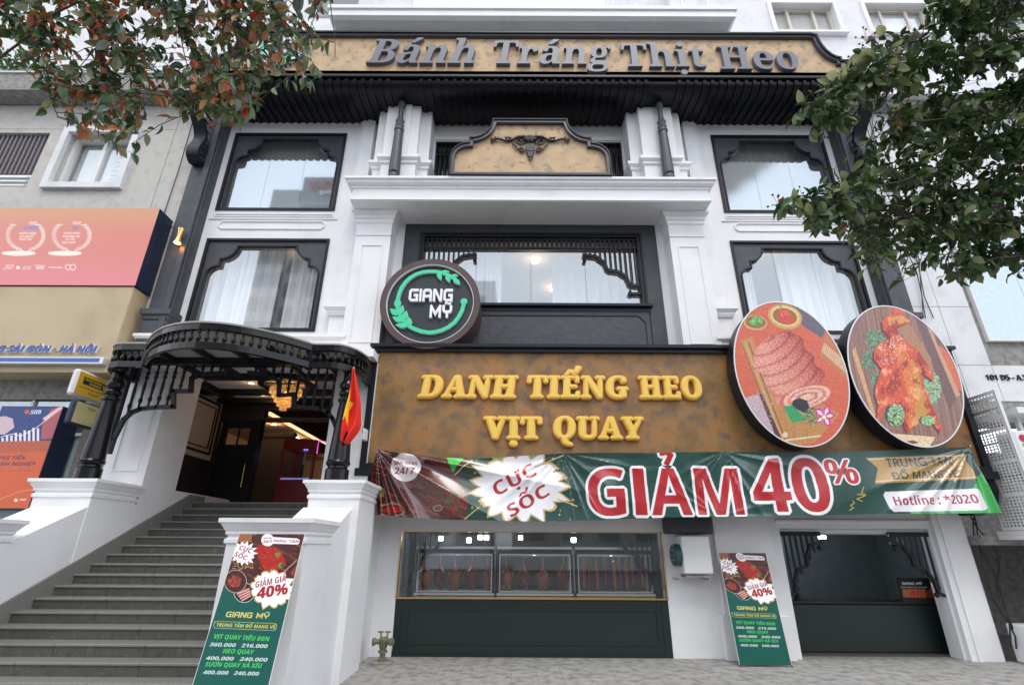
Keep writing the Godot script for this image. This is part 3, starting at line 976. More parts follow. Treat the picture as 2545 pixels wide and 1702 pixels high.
	# the wall and white roof slab above the eaves
	put(MB.new().box(-5.0, 12.6, -0.9, 5.9, 15.42, 0.0), "parapet_wall", M.white, b)
	put(MB.new().stack(-5.13, 6.1, -0.8, 0.86, [[-0.1, 15.35], [0.0, 15.42], [0.0, 15.62], [0.05, 15.65], [0.05, 15.78]]), "roof_slab", M.white, b)
	put(MB.new().stack(-4.9, 5.85, -0.5, 0.1, [[0.0, 14.5], [0.05, 14.55], [0.3, 15.1], [0.3, 15.35]]), "roof_cove", M.white, b)
	put(MB.new().box(-7.6, 12.5, -1.2, 8.4, 12.55, -0.3), "roof", M.concrete, b)
	# ground floor wall with the shop window and the open shop
	put(MB.new().wall(-2.87, 8.95, 0.0, 3.4, -0.62, -0.3, [[-2.2, 2.96, 0.0, 2.15], [5.3, 8.25, 0.0, 2.24]]), "ground_floor_wall", M.white, b)
	put(MB.new().box(3.95, 0.0, -0.3, 5.05, 3.3, -0.16), "pier", M.white, b)
	put(MB.new().box(3.86, 0.0, -0.3, 5.12, 0.72, -0.1, 0.01), "plinth", M.white, b)
	put(MB.new().box(8.3, 0.0, -0.3, 8.9, 3.3, -0.2), "pier", M.white, b)
	put(MB.new().box(8.42, 0.0, -0.2, 8.5, 3.2, -0.17), "fillet", M.trim, b)
	put(MB.new().box(5.25, 2.36, -0.3, 8.3, 2.4, -0.25), "lintel_moulding", M.trim, b)
	put(MB.new().wall(-2.87, 8.95, 3.4, 5.4, -0.62, -0.3, []), "wall_behind_sign", M.white, b)
	# rooms behind the windows
	var rooms := [[-7.5, -3.7, 6.1, 9.2, M.room], [-2.75, 3.55, 6.1, 9.2, M.room], [4.5, 8.3, 6.1, 9.2, M.room], [-7.5, 8.3, 9.35, 12.4, M.room]]
	for r in rooms:
		var rm := MB.new()
		rm.box(r[0] - 0.05, r[2], -4.6, r[1] + 0.05, r[3], -4.5)
		rm.box(r[0] - 0.1, r[2] - 0.12, -4.6, r[1] + 0.1, r[2] + 0.01, -0.51)
		rm.box(r[0] - 0.1, r[3] - 0.01, -4.6, r[1] + 0.1, r[3] + 0.12, -0.51)
		rm.box(r[0] - 0.06, r[2], -4.55, r[0], r[3], -0.51)
		rm.box(r[1], r[2], -4.55, r[1] + 0.06, r[3], -0.51)
		put(rm, "room", r[4], b)

func build_boards() -> void:
	# --- the long sign board on the eaves
	var t := thing("eaves_sign_board", "long haze-paled gold sign board with stepped ends on the dark eaves", "sign board", Vector3.ZERO)
	var q := PackedVector2Array([Vector2(-7.62, 12.56), Vector2(8.4, 12.56), Vector2(8.4, 13.2)])
	var right := [Vector2(8.4, 13.2), Vector2(8.2, 13.2)]
	for i in 7:
		var a := PI / 2 * i / 6.0
		right.append(Vector2(7.72 + 0.42 * (1 - sin(a)) + 0.06, 13.3 + 0.8 * (1 - cos(a))))
	right.append(Vector2(7.62, 14.16))
	q = PackedVector2Array([Vector2(-7.62, 12.56), Vector2(8.4, 12.56)])
	for p in right: q.append(p)
	for i in right.size(): q.append(Vector2(MID * 2 - right[right.size() - 1 - i].x, right[right.size() - 1 - i].y))
	put(flat_prism([q], 1.02, 1.2), "panel", M.gold_hazed, t)
	put(MB.new().band(q, 0.11, Vector3(0, 0, 1.0), Vector3(0, 0, 0.3)), "frame", M.slate_dark, t)
	put(MB.new().band(q, 0.05, Vector3(0, 0, 1.0), Vector3(0, 0, 0.34)), "frame_lip", M.black, t)
	var lay := [[0.0, 0.0, 0.11, M.slate, "letter"]]
	letters(t, "Bánh", "serif", Vector2(908, 165), Vector2(1179, 165), 58, 1.2, lay, 0.24)
	letters(t, "Tráng", "serif", Vector2(1218, 166), Vector2(1515, 168), 56, 1.2, lay, 0.12)
	letters(t, "Thịt", "serif", Vector2(1545, 173), Vector2(1755, 175), 56, 1.2, lay)
	letters(t, "Heo", "serif", Vector2(1787, 179), Vector2(1990, 181), 57, 1.2, lay)
	var lg := P(700, 120, 1.2)
	put(MB.new().lathe([[0.0, 0.06], [0.72, 0.06], [0.72, 0.0], [0.0, 0.0]], 40, Vector3(lg.x, lg.y, 1.2), Vector3.BACK, false), "logo_disc", M.frame_white, t)
	put(MB.new().band(ring(Vector2(lg.x, lg.y), 0.72, 0.72, 40), 0.07, Vector3(0, 0, 1.2), Vector3(0, 0, 0.09)), "logo_ring", mat(0.03, 0.05, 0.12, 0.5), t)
	put(MB.new().band(ring(Vector2(lg.x, lg.y), 0.5, 0.5, 40), 0.06, Vector3(0, 0, 1.26), Vector3(0, 0, 0.03)), "logo_wreath", M.mint, t)
	letters(t, "GIANG", "tech", Vector2(672, 122), Vector2(728, 122), 14, 1.27, [[0.0, 0.0, 0.03, M.slate_dark, "letter"]])
	letters(t, "MỸ", "tech", Vector2(698, 142), Vector2(728, 142), 14, 1.27, [[0.0, 0.0, 0.03, M.slate_dark, "letter"]])
	# --- the emblem board over the beam
	var e := thing("emblem_board", "small arched gold board with a black scrolled ornament standing on the white beam", "sign board")
	var w := ogee(-1.5, MID * 2 + 1.5, 9.84, 11.56, 10.4, 0.42, 10.98, 0.06, 0.5)
	put(flat_prism([w], 0.72, 0.88), "panel", M.gold_hazed, e)
	put(MB.new().band(w, 0.1, Vector3(0, 0, 0.7), Vector3(0, 0, 0.28)), "frame", M.slate_dark, e)
	put(MB.new().band(w, 0.03, Vector3(0, 0, 0.7), Vector3(0, 0, 0.31)), "frame_lip", M.black, e)
	ornament(e, Vector3(MID, 10.86, 0.9))
	# --- the big sign board over the ground floor
	var g := thing("main_sign_board", "large mottled bronze sign board with puffy yellow letters above the shop windows", "sign board")
	put(MB.new().box(-2.87, 3.36, -0.2, 9.1, 5.7, 0.46), "panel", M.gold, g)
	put(MB.new().band(rect(-2.93, 9.16, 3.22, 5.76), 0.12, Vector3(0, 0, -0.2), Vector3(0, 0, 0.74)), "frame", M.black, g)
	put(MB.new().box(-2.97, 5.72, -0.25, 9.2, 5.79, 0.62), "top_rail", M.black, g)
	put(MB.new().box(-2.99, 3.1, -0.2, 9.2, 3.24, 0.6), "bottom_rail", M.black, g)
	for s in [0, 1]:
		var bx := -2.86 if s == 0 else 8.94
		var pr := PackedVector2Array([Vector2(-0.28, 3.1), Vector2(0.5, 3.1), Vector2(0.52, 2.9), Vector2(0.42, 2.66), Vector2(0.2, 2.52), Vector2(-0.05, 2.48), Vector2(-0.28, 2.5)])
		put(MB.new().prism(pr, Vector3(bx - 0.07, 0, 0), Vector3.BACK, Vector3.UP, Vector3(0.3, 0, 0)), "curved_bracket", M.black, g)
	var puff := [[0.105, 0.0, 0.04, M.letter_edge, "letter"], [0.075, 0.035, 0.07, M.letter_gold, "face"], [0.05, 0.07, 0.085, M.letter_gold, "face"], [0.02, 0.085, 0.097, M.letter_gold, "face"], [-0.015, 0.097, 0.104, M.letter_gold, "face"]]
	letters(g, "DANH", "serif", Vector2(1040, 989), Vector2(1280, 989), 51, 0.46, puff, 0.14, 0.06)
	letters(g, "TIẾNG", "serif", Vector2(1310, 990), Vector2(1560, 990), 51, 0.46, puff, 0.06, 0.06)
	letters(g, "HEO", "serif", Vector2(1590, 991), Vector2(1746, 991), 51, 0.46, puff, 0.0, 0.06)
	letters(g, "VỊT", "serif", Vector2(1204, 1091), Vector2(1345, 1091), 51, 0.46, puff, 0.0, 0.06)
	letters(g, "QUAY", "serif", Vector2(1373, 1091), Vector2(1596, 1091), 51, 0.46, puff, 0.06, 0.05)
	# --- the round sign
	var c := P(1068.5, 751, 0.6)
	var r := thing("round_sign", "round sign with purple brown rim, green leaf wreath and white name letters", "sign", Vector3(c.x, c.y, 0))
	var rr := 1.08
	put(MB.new().lathe([[0.0, -0.05], [rr, -0.05], [rr, 0.6], [rr - 0.13, 0.6]], 72, Vector3.ZERO, Vector3.BACK, false), "case", M.rim_brown, r)
	put(MB.new().band(ring(Vector2.ZERO, rr - 0.001, rr - 0.001, 72), 0.135, Vector3(0, 0, 0.57), Vector3(0, 0, 0.035)), "rim", M.rim_brown, r)
	put(MB.new().band(ring(Vector2.ZERO, rr - 0.13, rr - 0.13, 72), 0.02, Vector3(0, 0, 0.52), Vector3(0, 0, 0.08)), "white_edge", M.frame_white, r)
	put(MB.new().lathe([[0.0, 0.525], [rr - 0.12, 0.525]].map(func(k): return [k[0], k[1]]), 72, Vector3.ZERO, Vector3.BACK, false), "face_disc", M.sign_dark, r)
	var fd := MB.new()
	for k in 72:
		var a0 := TAU * k / 72; var a1 := TAU * (k + 1) / 72
		fd.tri(Vector3(0, 0, 0.53), Vector3(cos(a0), sin(a0), 0) * (rr - 0.12) + Vector3(0, 0, 0.53), Vector3(cos(a1), sin(a1), 0) * (rr - 0.12) + Vector3(0, 0, 0.53))
	put(fd, "face", M.sign_dark, r)
	var cp := func(x: float, y: float) -> Vector2:
		var k := P(930 + x / 6.272, 620 + y / 6.272, 0.56)
		return Vector2(k.x - c.x, k.y - c.y)
	var wr := sub("wreath", r)
	for arc in [[[370, 780], [392, 690], [430, 600], [490, 515], [560, 450], [650, 395], [750, 362], [850, 350], [950, 350], [1050, 368], [1130, 395], [1200, 430], [1270, 475]], [[370, 780], [352, 870], [372, 960], [420, 1060], [485, 1145], [545, 1200], [620, 1240], [740, 1283], [860, 1300], [950, 1292], [1060, 1262], [1160, 1212], [1250, 1142], [1320, 1052], [1370, 950], [1395, 860], [1400, 815]]]:
		var pts := []
		for k in arc: pts.append(cp.call(k[0], k[1]))
		for o in stroke(pts, 0.085, Geometry2D.END_ROUND):
			put(flat_prism([o], 0.53, 0.575), "stem", M.mint_edge, wr)
		for o in stroke(pts, 0.08, Geometry2D.END_ROUND):
			put(flat_prism([o], 0.575, 0.59), "stem", M.mint, wr)
	put(flat_prism([ring(cp.call(1400, 818), 0.075, 0.075, 18)], 0.53, 0.592), "bead", M.mint, wr)
	for l in [[1000, 355, 1040, 490, 0.11], [1040, 365, 1180, 350, 0.1], [1130, 400, 1175, 525, 0.11], [1190, 430, 1315, 405, 0.1], [1240, 460, 1340, 560, 0.12], [365, 770, 365, 945, 0.15], [372, 1030, 245, 925, 0.13], [390, 1030, 450, 870, 0.13], [450, 1130, 280, 1055, 0.13], [460, 1110, 505, 955, 0.13], [530, 1195, 330, 1180, 0.13], [550, 1200, 525, 1045, 0.14]]:
		var a: Vector2 = cp.call(l[0], l[1]); var z: Vector2 = cp.call(l[2], l[3])
		var nn: Vector2 = (z - a).orthogonal().normalized() * l[4]
		var lens := PackedVector2Array()
		for k in 9: lens.append(a.lerp(z, k / 8.0) + nn * 0.5 * sin(PI * pow(k / 8.0, 0.8)))
		for k in range(7, 0, -1): lens.append(a.lerp(z, k / 8.0) - nn * 0.5 * sin(PI * pow(k / 8.0, 0.8)))
		put(flat_prism([lens], 0.53, 0.58), "leaf_edge", M.mint_edge, wr)
		put(flat_prism(grown([lens], -0.006), 0.58, 0.594), "leaf", M.mint, wr)
	r.position = Vector3(c.x, c.y, 0)
	var lt := sub("name", r, Vector3(-c.x, -c.y, 0))
	var ly := [[0.0, 0.0, 0.075, M.letter_white, "letter"]]
	letters(lt, "GIANG", "tech", Vector2(930 + 540 / 6.272, 620 + 830 / 6.272), Vector2(930 + 1240 / 6.272, 620 + 830 / 6.272), 31, 0.53, ly)
	letters(lt, "MỸ", "tech", Vector2(930 + 865 / 6.272, 620 + 1082 / 6.272), Vector2(930 + 1228 / 6.272, 620 + 1082 / 6.272), 31, 0.53, ly)

func ornament(parent: Node3D, at: Vector3) -> void:
	var o := sub("ornament", parent, at)
	var spiral := func(c: Vector2, r0: float, a0: float, turns: float, s: float) -> Array:
		var p := []
		for i in 22:
			var t := i / 21.0
			var a := a0 + turns * TAU * t
			var r := r0 * (1.0 - 0.82 * t)
			p.append(Vector3(s * (c.x + cos(a) * r), c.y + sin(a) * r, 0.02))
		return p
	for s: float in [-1.0, 1.0]:
		put(MB.new().tube(spiral.call(Vector2(0.25, 0.06), 0.12, 2.6, 1.3, s), [0.03, 0.028, 0.02], 6), "scroll", M.ornament, o)
		put(MB.new().tube(spiral.call(Vector2(0.53, 0.1), 0.1, 3.4, -1.2, s), [0.028, 0.024, 0.018], 6), "scroll", M.ornament, o)
		put(MB.new().tube([Vector3(s * 0.12, 0.2, 0.02), Vector3(s * 0.3, 0.17, 0.04), Vector3(s * 0.45, 0.08, 0.03), Vector3(s * 0.62, 0.07, 0.03), Vector3(s * 0.78, 0.13, 0.03), Vector3(s * 0.95, 0.07, 0.02)], [0.045, 0.04, 0.035, 0.03, 0.028, 0.02], 7), "arm", M.ornament, o)
		put(MB.new().tube(spiral.call(Vector2(0.9, 0.1), 0.06, 4.2, 1.1, s), [0.02], 6), "scroll", M.ornament, o)
		put(MB.new().tube([Vector3(s * 0.42, -0.02, 0.02), Vector3(s * 0.36, -0.1, 0.03), Vector3(s * 0.3, -0.2, 0.02), Vector3(s * 0.18, -0.24, 0.03)], [0.026, 0.022, 0.02], 6), "arm", M.ornament, o)
		put(MB.new().tube(spiral.call(Vector2(0.2, -0.22), 0.08, 0.5, 1.2, s), [0.026, 0.02], 6), "scroll", M.ornament, o)
		for k in 6:
			put(MB.new().lathe([[0.0, -0.03], [0.03, 0.0], [0.0, 0.05]], 6, Vector3(s * (0.5 + 0.085 * k), 0.13 + 0.03 * sin(k * 2.1), 0.03), Vector3(s * 0.5, 0.8, 0.3).normalized()), "bud", M.ornament, o)
	for k in 9:
		var a := -1.2 + 2.4 * k / 8.0
		put(MB.new().tube([Vector3(0, 0.05, 0.03), Vector3(sin(a) * 0.12, 0.05 + cos(a) * 0.12, 0.06), Vector3(sin(a) * 0.19, 0.05 + cos(a) * 0.19, 0.03)], [0.02, 0.035, 0.015], 6), "shell_rib", M.ornament, o)
	put(MB.new().lathe([[0.0, -0.05], [0.05, -0.02], [0.06, 0.02], [0.0, 0.06]], 10, Vector3(0, 0.06, 0.05), Vector3.BACK), "boss", M.ornament, o)
	for k in 5:
		var wd: float = [0.12, 0.11, 0.085, 0.06, 0.025][k]
		var pp := ring(Vector2(0, -0.1 - k * 0.09), wd, 0.07, 12)
		put(MB.new().prism(pp, Vector3(0, 0, 0.0), Vector3.RIGHT, Vector3.UP, Vector3(0, 0, 0.045 + 0.01 * (k % 2))), "pendant", M.ornament, o)
		for s: float in [-1.0, 1.0]:
			put(MB.new().tube(spiral.call(Vector2(wd * 0.7, -0.12 - k * 0.085), 0.045, 1.0, 1.0, s), [0.016], 5), "scroll", M.ornament, o)

# ---------------------------------------------------------------- stairs, parapets and the porch
func build_stairs() -> void:
	var t := thing("entrance_staircase", "grey granite staircase climbing between white parapets to the entrance", "staircase")
	var rise := 0.1437
	var run := 0.297
	for k in 19:
		var y := 2.73 - rise * k           # top of this tread
		var z := -1.0 + run * k            # its nosing
		var s := sub("step", t)
		var cuts := [-6.9, -6.9 + 1.05 + 0.25 * sin(k * 2.3), -6.9 + 2.3 + 0.25 * cos(k * 1.7), -3.5]
		for j in 3:
			var zb := z - run - 0.02 if k > 0 else -2.5
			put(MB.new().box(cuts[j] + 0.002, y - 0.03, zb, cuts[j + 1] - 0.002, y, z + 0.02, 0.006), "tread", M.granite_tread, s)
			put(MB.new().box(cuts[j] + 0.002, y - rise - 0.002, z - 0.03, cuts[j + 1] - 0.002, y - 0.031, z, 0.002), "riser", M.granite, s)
	# skirting along the left wall
	var sk := PackedVector2Array()
	sk.append(Vector2(-1.4, 2.72)); sk.append(Vector2(4.6, -0.18)); sk.append(Vector2(4.6, 0.2)); sk.append(Vector2(-0.85, 2.87)); sk.append(Vector2(-1.4, 2.87))
	put(MB.new().prism(sk, Vector3(-6.9, 0, 0), Vector3.BACK, Vector3.UP, Vector3(0.035, 0, 0)), "skirting", M.granite_tread, t)
	var names := ["white stepped parapet left of the stairs, beside the bank", "white stepped parapet between the stairs and the shop window"]
	for side in 2:
		var x0 := -7.9 if side == 0 else -3.5
		var x1 := -6.9 if side == 0 else -2.5
		var w := thing("stair_parapet", names[side], "parapet")
		# walls with sloping tops between the piers
		var slope := PackedVector2Array([Vector2(-1.2, 0.0), Vector2(3.0, 0.0), Vector2(3.0, 1.84), Vector2(1.75, 2.44), Vector2(-1.2, 2.73)])
		put(MB.new().prism(slope, Vector3(x0 + 0.1, 0, 0), Vector3.BACK, Vector3.UP, Vector3(x1 - x0 - 0.1 - (0.006 if side == 0 else 0.1), 0, 0)), "sloping_wall", M.white, w)
		for pier in [[0.72, 1.76, 2.87], [2.93, 3.82, 2.17]]:
			var h: float = pier[2]
			var xa := x0 + (0.05 if side == 0 or h < 2.5 else 0.17)
			put(MB.new().box(xa, 0.0, pier[0], x1 + 0.003, h - 0.16, pier[1]), "pier", M.white, w)
			put(MB.new().stack(xa, x1, pier[0], pier[1], [[0.0, h - 0.3], [0.025, h - 0.28], [0.025, h - 0.24], [0.0, h - 0.22]]), "moulding", M.trim, w)
			put(MB.new().stack(xa, x1, pier[0], pier[1], [[0.005, h - 0.2], [0.025, h - 0.18], [0.025, h - 0.15], [0.04, h - 0.13], [0.08, h - 0.06], [0.1, h - 0.05], [0.1, h]]), "cap", M.trim, w)

func build_porch() -> void:
	# wall piers on each side of the entrance
	var t := thing("entrance_porch", "white entrance porch with dark doorway at the head of the stairs", "porch")
	put(MB.new().box(-7.72, 0.0, -0.35, -6.9, 5.6, 0.66), "wall_pier", M.white, t)
	put(MB.new().box(-7.7, 0.0, -2.5, -6.902, 2.9, -0.35), "stair_wall", M.white, t)
	put(MB.new().band(rect(-7.56, -7.06, 3.15, 5.1), 0.03, Vector3(0, 0, 0.66), Vector3(0, 0, 0.02)), "panel_moulding", M.trim, t)
	put(MB.new().stack(-7.72, -6.9, -0.3, 0.66, [[0.0, 5.2], [0.04, 5.24], [0.04, 5.3], [0.0, 5.33]]), "cap", M.trim, t)
	put(MB.new().stack(-3.28, -2.8, -0.3, 0.5, [[0.0, 0.0], [0.0, 2.95], [0.06, 3.0], [0.06, 3.1], [0.0, 3.16], [0.0, 5.6]]), "wall_pier", M.white, t)
	put(MB.new().box(-7.9, 5.39, -2.6, -2.8, 5.55, 0.9), "ceiling", M.white, t)
	for z in [0.6, -0.3, -1.5, -2.3]:
		put(MB.new().box(-7.6, 5.27, z - 0.09, -2.9, 5.392, z + 0.09), "beam", M.black, t)
	for x in [-7.2, -3.3]:
		put(MB.new().box(x - 0.09, 5.275, -2.5, x + 0.09, 5.394, 0.6), "beam", M.black, t)
	put(MB.new().box(-7.9, 2.6, -2.55, -7.6, 5.5, -0.35), "side_wall", M.cream, t)
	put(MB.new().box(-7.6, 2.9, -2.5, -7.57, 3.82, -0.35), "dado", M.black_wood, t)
	for k in 2:
		var ins := 0.12 + k * 0.12
		var q := rect(-2.5 + ins, -0.1 - ins, 3.86 + ins, 5.34 - ins)
		var mo := MB.new()
		for i in 4:
			var a := q[i]; var c := q[(i + 1) % 4]
			mo.bar(Vector3(-7.585, a.y, a.x), Vector3(-7.585, c.y, c.x), 0.05 - 0.03 * k, 0.03, Vector3.RIGHT)
		put(mo, "wall_moulding", M.black, t)
	put(MB.new().box(-2.9, 2.6, -2.55, -2.75, 5.5, -0.3), "side_wall", M.cream, t)
	# the door wall: black frame, one leaf shut, the other opening to the hall
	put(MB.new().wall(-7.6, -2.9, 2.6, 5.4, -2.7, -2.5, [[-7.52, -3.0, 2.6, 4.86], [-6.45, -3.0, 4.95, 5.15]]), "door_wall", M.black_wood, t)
	var dr := sub("door", t)
	put(flat_prism([rect(-7.5, -6.6, 2.74, 4.84), rect(-7.36, -6.76, 4.25, 4.68)], -2.62, -2.54), "door_leaf", M.black, dr)
	put(MB.new().box(-7.07, 4.25, -2.6, -7.04, 4.68, -2.56), "glazing_bar", M.black, dr)
	for k in 3:
		put(MB.new().band(rect(-7.36, -6.76, 2.85 + k * 0.46, 3.25 + k * 0.46), 0.03, Vector3(0, 0, -2.54), Vector3(0, 0, 0.02)), "door_panel", M.black, dr)
	put(MB.new().tube([Vector3(-6.68, 3.2, -2.47), Vector3(-6.68, 3.75, -2.47)], [0.02], 8), "door_handle", M.brass, dr)
	put(MB.new().box(-6.58, 2.73, -2.66, -6.46, 4.9, -2.44), "door_post", M.black, t)
	# the hall beyond
	var h := sub("hall", t)
	put(MB.new().box(-9.5, 2.55, -12.0, -0.5, 2.72, -2.72), "floor", M.granite, h)
	put(MB.new().box(-9.5, 5.35, -12.0, -0.5, 5.45, -2.7), "ceiling", M.cream, h)
	put(MB.new().box(-9.5, 2.6, -12.1, -0.5, 5.4, -12.0), "back_wall", M.cream, h)
	put(MB.new().box(-9.6, 2.6, -12.0, -9.5, 5.4, -2.72), "side_wall", M.cream, h)
	put(MB.new().box(-0.5, 2.6, -12.0, -0.4, 5.4, -2.72), "side_wall", M.cream, h)
	put(MB.new().box(-7.5, 2.73, -4.6, -6.05, 4.8, -4.5, 0.03), "screen_panel", M.brown_wood, h)
	put(MB.new().box(-7.4, 4.8, -4.62, -6.4, 4.98, -4.48, 0.05), "screen_panel", M.brown_wood, h)
	var slat := MB.new().box(-0.03, 5.24, -10.5, 0.03, 5.34, -3.0).mesh()
	for k in 26: put(slat, "ceiling_slat", M.brown_wood, h, Vector3(-6.55 + k * 0.2, 0, 0))
	put(MB.new().box(-6.92, 5.3, -11.0, -6.76, 5.345, -3.0), "light_strip", M.warm_soft, h)
	for p in [[-7.35, -5.0], [-7.4, -7.0], [-7.4, -8.9], [-7.4, -10.6], [-7.3, -3.6]]:
		var dl := thing("downlight", "small round warm downlight in the hall ceiling beyond the door", "downlight", Vector3(p[0], 5.34, p[1]), "downlights in the hall")
		put(MB.new().lathe([[0.0, -0.012], [0.07, -0.012], [0.07, 0.0]], 14, Vector3.ZERO), "lens", M.warm, dl)
		put(MB.new().lathe([[0.07, -0.02], [0.1, -0.015], [0.1, 0.01]], 14, Vector3.ZERO), "trim_ring", M.frame_white, dl)
		lamp(Vector3(p[0], 5.25, p[1]), Color(1, 0.78, 0.55), 0.15, 0.06)
	for p in [[-6.1, -0.9], [-4.1, -1.6], [-6.3, -1.9]]:
		var dl := thing("porch_downlight", "small round downlight in the white porch ceiling", "downlight", Vector3(p[0], 5.388, p[1]), "downlights in the porch ceiling")
		put(MB.new().lathe([[0.0, -0.012], [0.06, -0.012], [0.06, 0.0]], 14, Vector3.ZERO), "lens", M.warm, dl)
		put(MB.new().lathe([[0.06, -0.02], [0.09, -0.015], [0.09, 0.01]], 14, Vector3.ZERO), "trim_ring", M.frame_white, dl)
		lamp(Vector3(p[0], 5.3, p[1]), Color(1, 0.8, 0.6), 0.03, 0.05)
	claw_machine()
	# --- turned columns
	var prof := [[0.19, 0.0], [0.2, 0.02], [0.2, 0.22], [0.17, 0.25], [0.165, 0.28], [0.2, 0.31], [0.205, 0.35], [0.19, 0.38], [0.12, 1.42], [0.125, 1.44], [0.15, 1.45], [0.15, 1.49], [0.11, 1.51], [0.11, 1.53], [0.145, 1.57], [0.15, 1.6], [0.13, 1.64], [0.1, 1.66], [0.145, 1.71], [0.15, 1.76], [0.125, 1.82], [0.095, 1.85], [0.1, 1.88], [0.1, 2.0], [0.13, 2.03], [0.135, 2.07], [0.1, 2.12]]
	var names := ["stout turned black porch column beside the yellow bank signs", "stout turned black porch column beside the red flag"]
	for s in 2:
		var col := thing("porch_column", names[s], "column", Vector3(-7.4 if s == 0 else -3.06, 2.87, 1.36), "turned porch columns")
		put(MB.new().lathe(prof, 28, Vector3.ZERO), "shaft", M.gloss_black, col)
	# --- the bowed canopy: two rails with balusters between, and a roof sheet
	var c := thing("porch_canopy", "black bowed porch canopy railed with little turned balusters", "canopy")
	var plan := []
	for i in 7:
		var a := PI / 2 * i / 6.0
		plan.append(Vector2(-7.2 - 0.44 * cos(a), 0.9 + 0.78 * sin(a)))
	plan.append(Vector2(-6.75, 1.68))
	var bow := []
	for i in 21:
		var u := -1.0 + 2.0 * i / 20.0
		bow.append(Vector2(-5.22 + 1.5 * u, 1.7 + 0.95 * (1.0 - u * u)))
	plan.append_array(bow)
	plan.append(Vector2(-3.7, 1.68))
	for i in 7:
		var a := PI / 2 * (6 - i) / 6.0
		plan.append(Vector2(-3.3 + 0.4 * cos(a), 0.9 + 0.78 * sin(a)))
	var len := 0.0
	var bal := baluster(0.235, 0.036).mesh()
	var next := 0.06
	for k in plan.size() - 1:
		var a: Vector2 = plan[k]; var d: Vector2 = plan[k + 1]
		var ln := a.distance_to(d)
		while next < len + ln:
			var p := a.lerp(d, (next - len) / ln)
			put(bal, "baluster", M.gloss_black, c, Vector3(p.x, 4.965, p.y))
			next += 0.135
		len += ln
	for r in [[4.86, 4.97, 0.07], [5.19, 5.3, 0.09]]:
		var rail := MB.new()
		sweep_plan(rail, plan, r[0], r[1], r[2])
		put(rail, "rail", M.gloss_black, c)
	var roof := PackedVector2Array()
	for p in plan: roof.append(Vector2(p.x, p.y))
	var grown_roof := Geometry2D.offset_polygon(roof, 0.06)[0]
	put(MB.new().prism(grown_roof, Vector3(0, 5.3, 0), Vector3.RIGHT, Vector3.BACK, Vector3(0, 0.03, 0)), "roof_sheet", M.canopy_top, c)
	for x in [-6.7, -5.9, -5.2, -4.5, -3.7]:
		put(MB.new().box(x - 0.04, 5.2, 0.0, x + 0.04, 5.298, 1.7), "rafter", M.black, c)
	put(MB.new().box(-7.6, 5.16, 0.92, -2.92, 5.298, 1.04), "rear_beam", M.black, c)
	for x in [-7.62, -2.93]:
		put(MB.new().box(x - 0.05, 4.88, 0.4, x + 0.05, 5.28, 0.92), "rear_post", M.black, c)
	for p in [[-6.72, 1.68], [-3.72, 1.68]]:
		put(MB.new().box(p[0] - 0.05, 4.84, p[1] - 0.05, p[0] + 0.05, 5.31, p[1] + 0.06), "newel", M.gloss_black, c)
	# --- the spindle screen behind the canopy
	var sc := thing("spindle_screen", "black stepped arch screen of hanging spindles across the entrance", "screen")
	var sz := 0.98
	var ends := []
	for s in [[[271, 1124], [282, 1090], [307, 1042], [326, 1025], [350, 1016], [390, 1012], [430, 1011], [431, 972], [474, 972], [476, 940], [500, 930], [566, 926]], [[836, 1065], [826, 1040], [815, 1025], [795, 1016], [730, 1011], [730, 980], [692, 982], [694, 950], [670, 932], [619, 926]]]:
		var pts := []
		for q in s: pts.append(P(q[0], q[1], sz))
		for k in pts.size() - 1:
			var dv: Vector3 = (pts[k + 1] - pts[k]).normalized() * 0.03
			put(MB.new().bar(pts[k] - dv, pts[k + 1] + dv, 0.07, 0.07, Vector3.BACK), "arch_rail", M.black, sc)
		ends.append(pts)
		var lo: float = minf(pts[0].x, pts[-1].x)
		var hi: float = maxf(pts[0].x, pts[-1].x)
		var x := lo + 0.12
		while x < hi - 0.05:
			var y := 9.0
			for k in pts.size() - 1:
				var a: Vector3 = pts[k]; var d: Vector3 = pts[k + 1]
				if (x - a.x) * (x - d.x) <= 0 and absf(a.x - d.x) > 0.01: y = minf(y, lerpf(a.y, d.y, (x - a.x) / (d.x - a.x)))
			if y < 5.05: put(spindle(5.17 - y, 0.034), "spindle", M.black, sc, Vector3(x, y, sz))
			x += 0.175
		put(MB.new().box(pts[0].x - (0.12 if lo == pts[0].x else -0.03), pts[0].y + 0.02, sz - 0.05, pts[0].x + (-0.03 if lo == pts[0].x else 0.12), 5.16, sz + 0.05), "post", M.black, sc)
	chandelier()
	flag()

func sweep_plan(b: MB, plan: Array, y0: float, y1: float, w: float) -> void:
	var inner := []
	var outer := []
	for i in plan.size():
		var d: Vector2 = (plan[mini(i + 1, plan.size() - 1)] - plan[maxi(i - 1, 0)]).normalized()
		var n := Vector2(-d.y, d.x) * w / 2.0
		outer.append(plan[i] + n); inner.append(plan[i] - n)
	for i in plan.size() - 1:
		var v := func(p: Vector2, y: float) -> Vector3: return Vector3(p.x, y, p.y)
		var a: Vector2 = outer[i]; var c: Vector2 = outer[i + 1]; var d: Vector2 = inner[i + 1]; var e: Vector2 = inner[i]
		b.quad(v.call(a, y0), v.call(c, y0), v.call(c, y1), v.call(a, y1))
		b.quad(v.call(d, y0), v.call(e, y0), v.call(e, y1), v.call(d, y1))
		b.quad(v.call(a, y1), v.call(c, y1), v.call(d, y1), v.call(e, y1))
		b.quad(v.call(e, y0), v.call(d, y0), v.call(c, y0), v.call(a, y0))

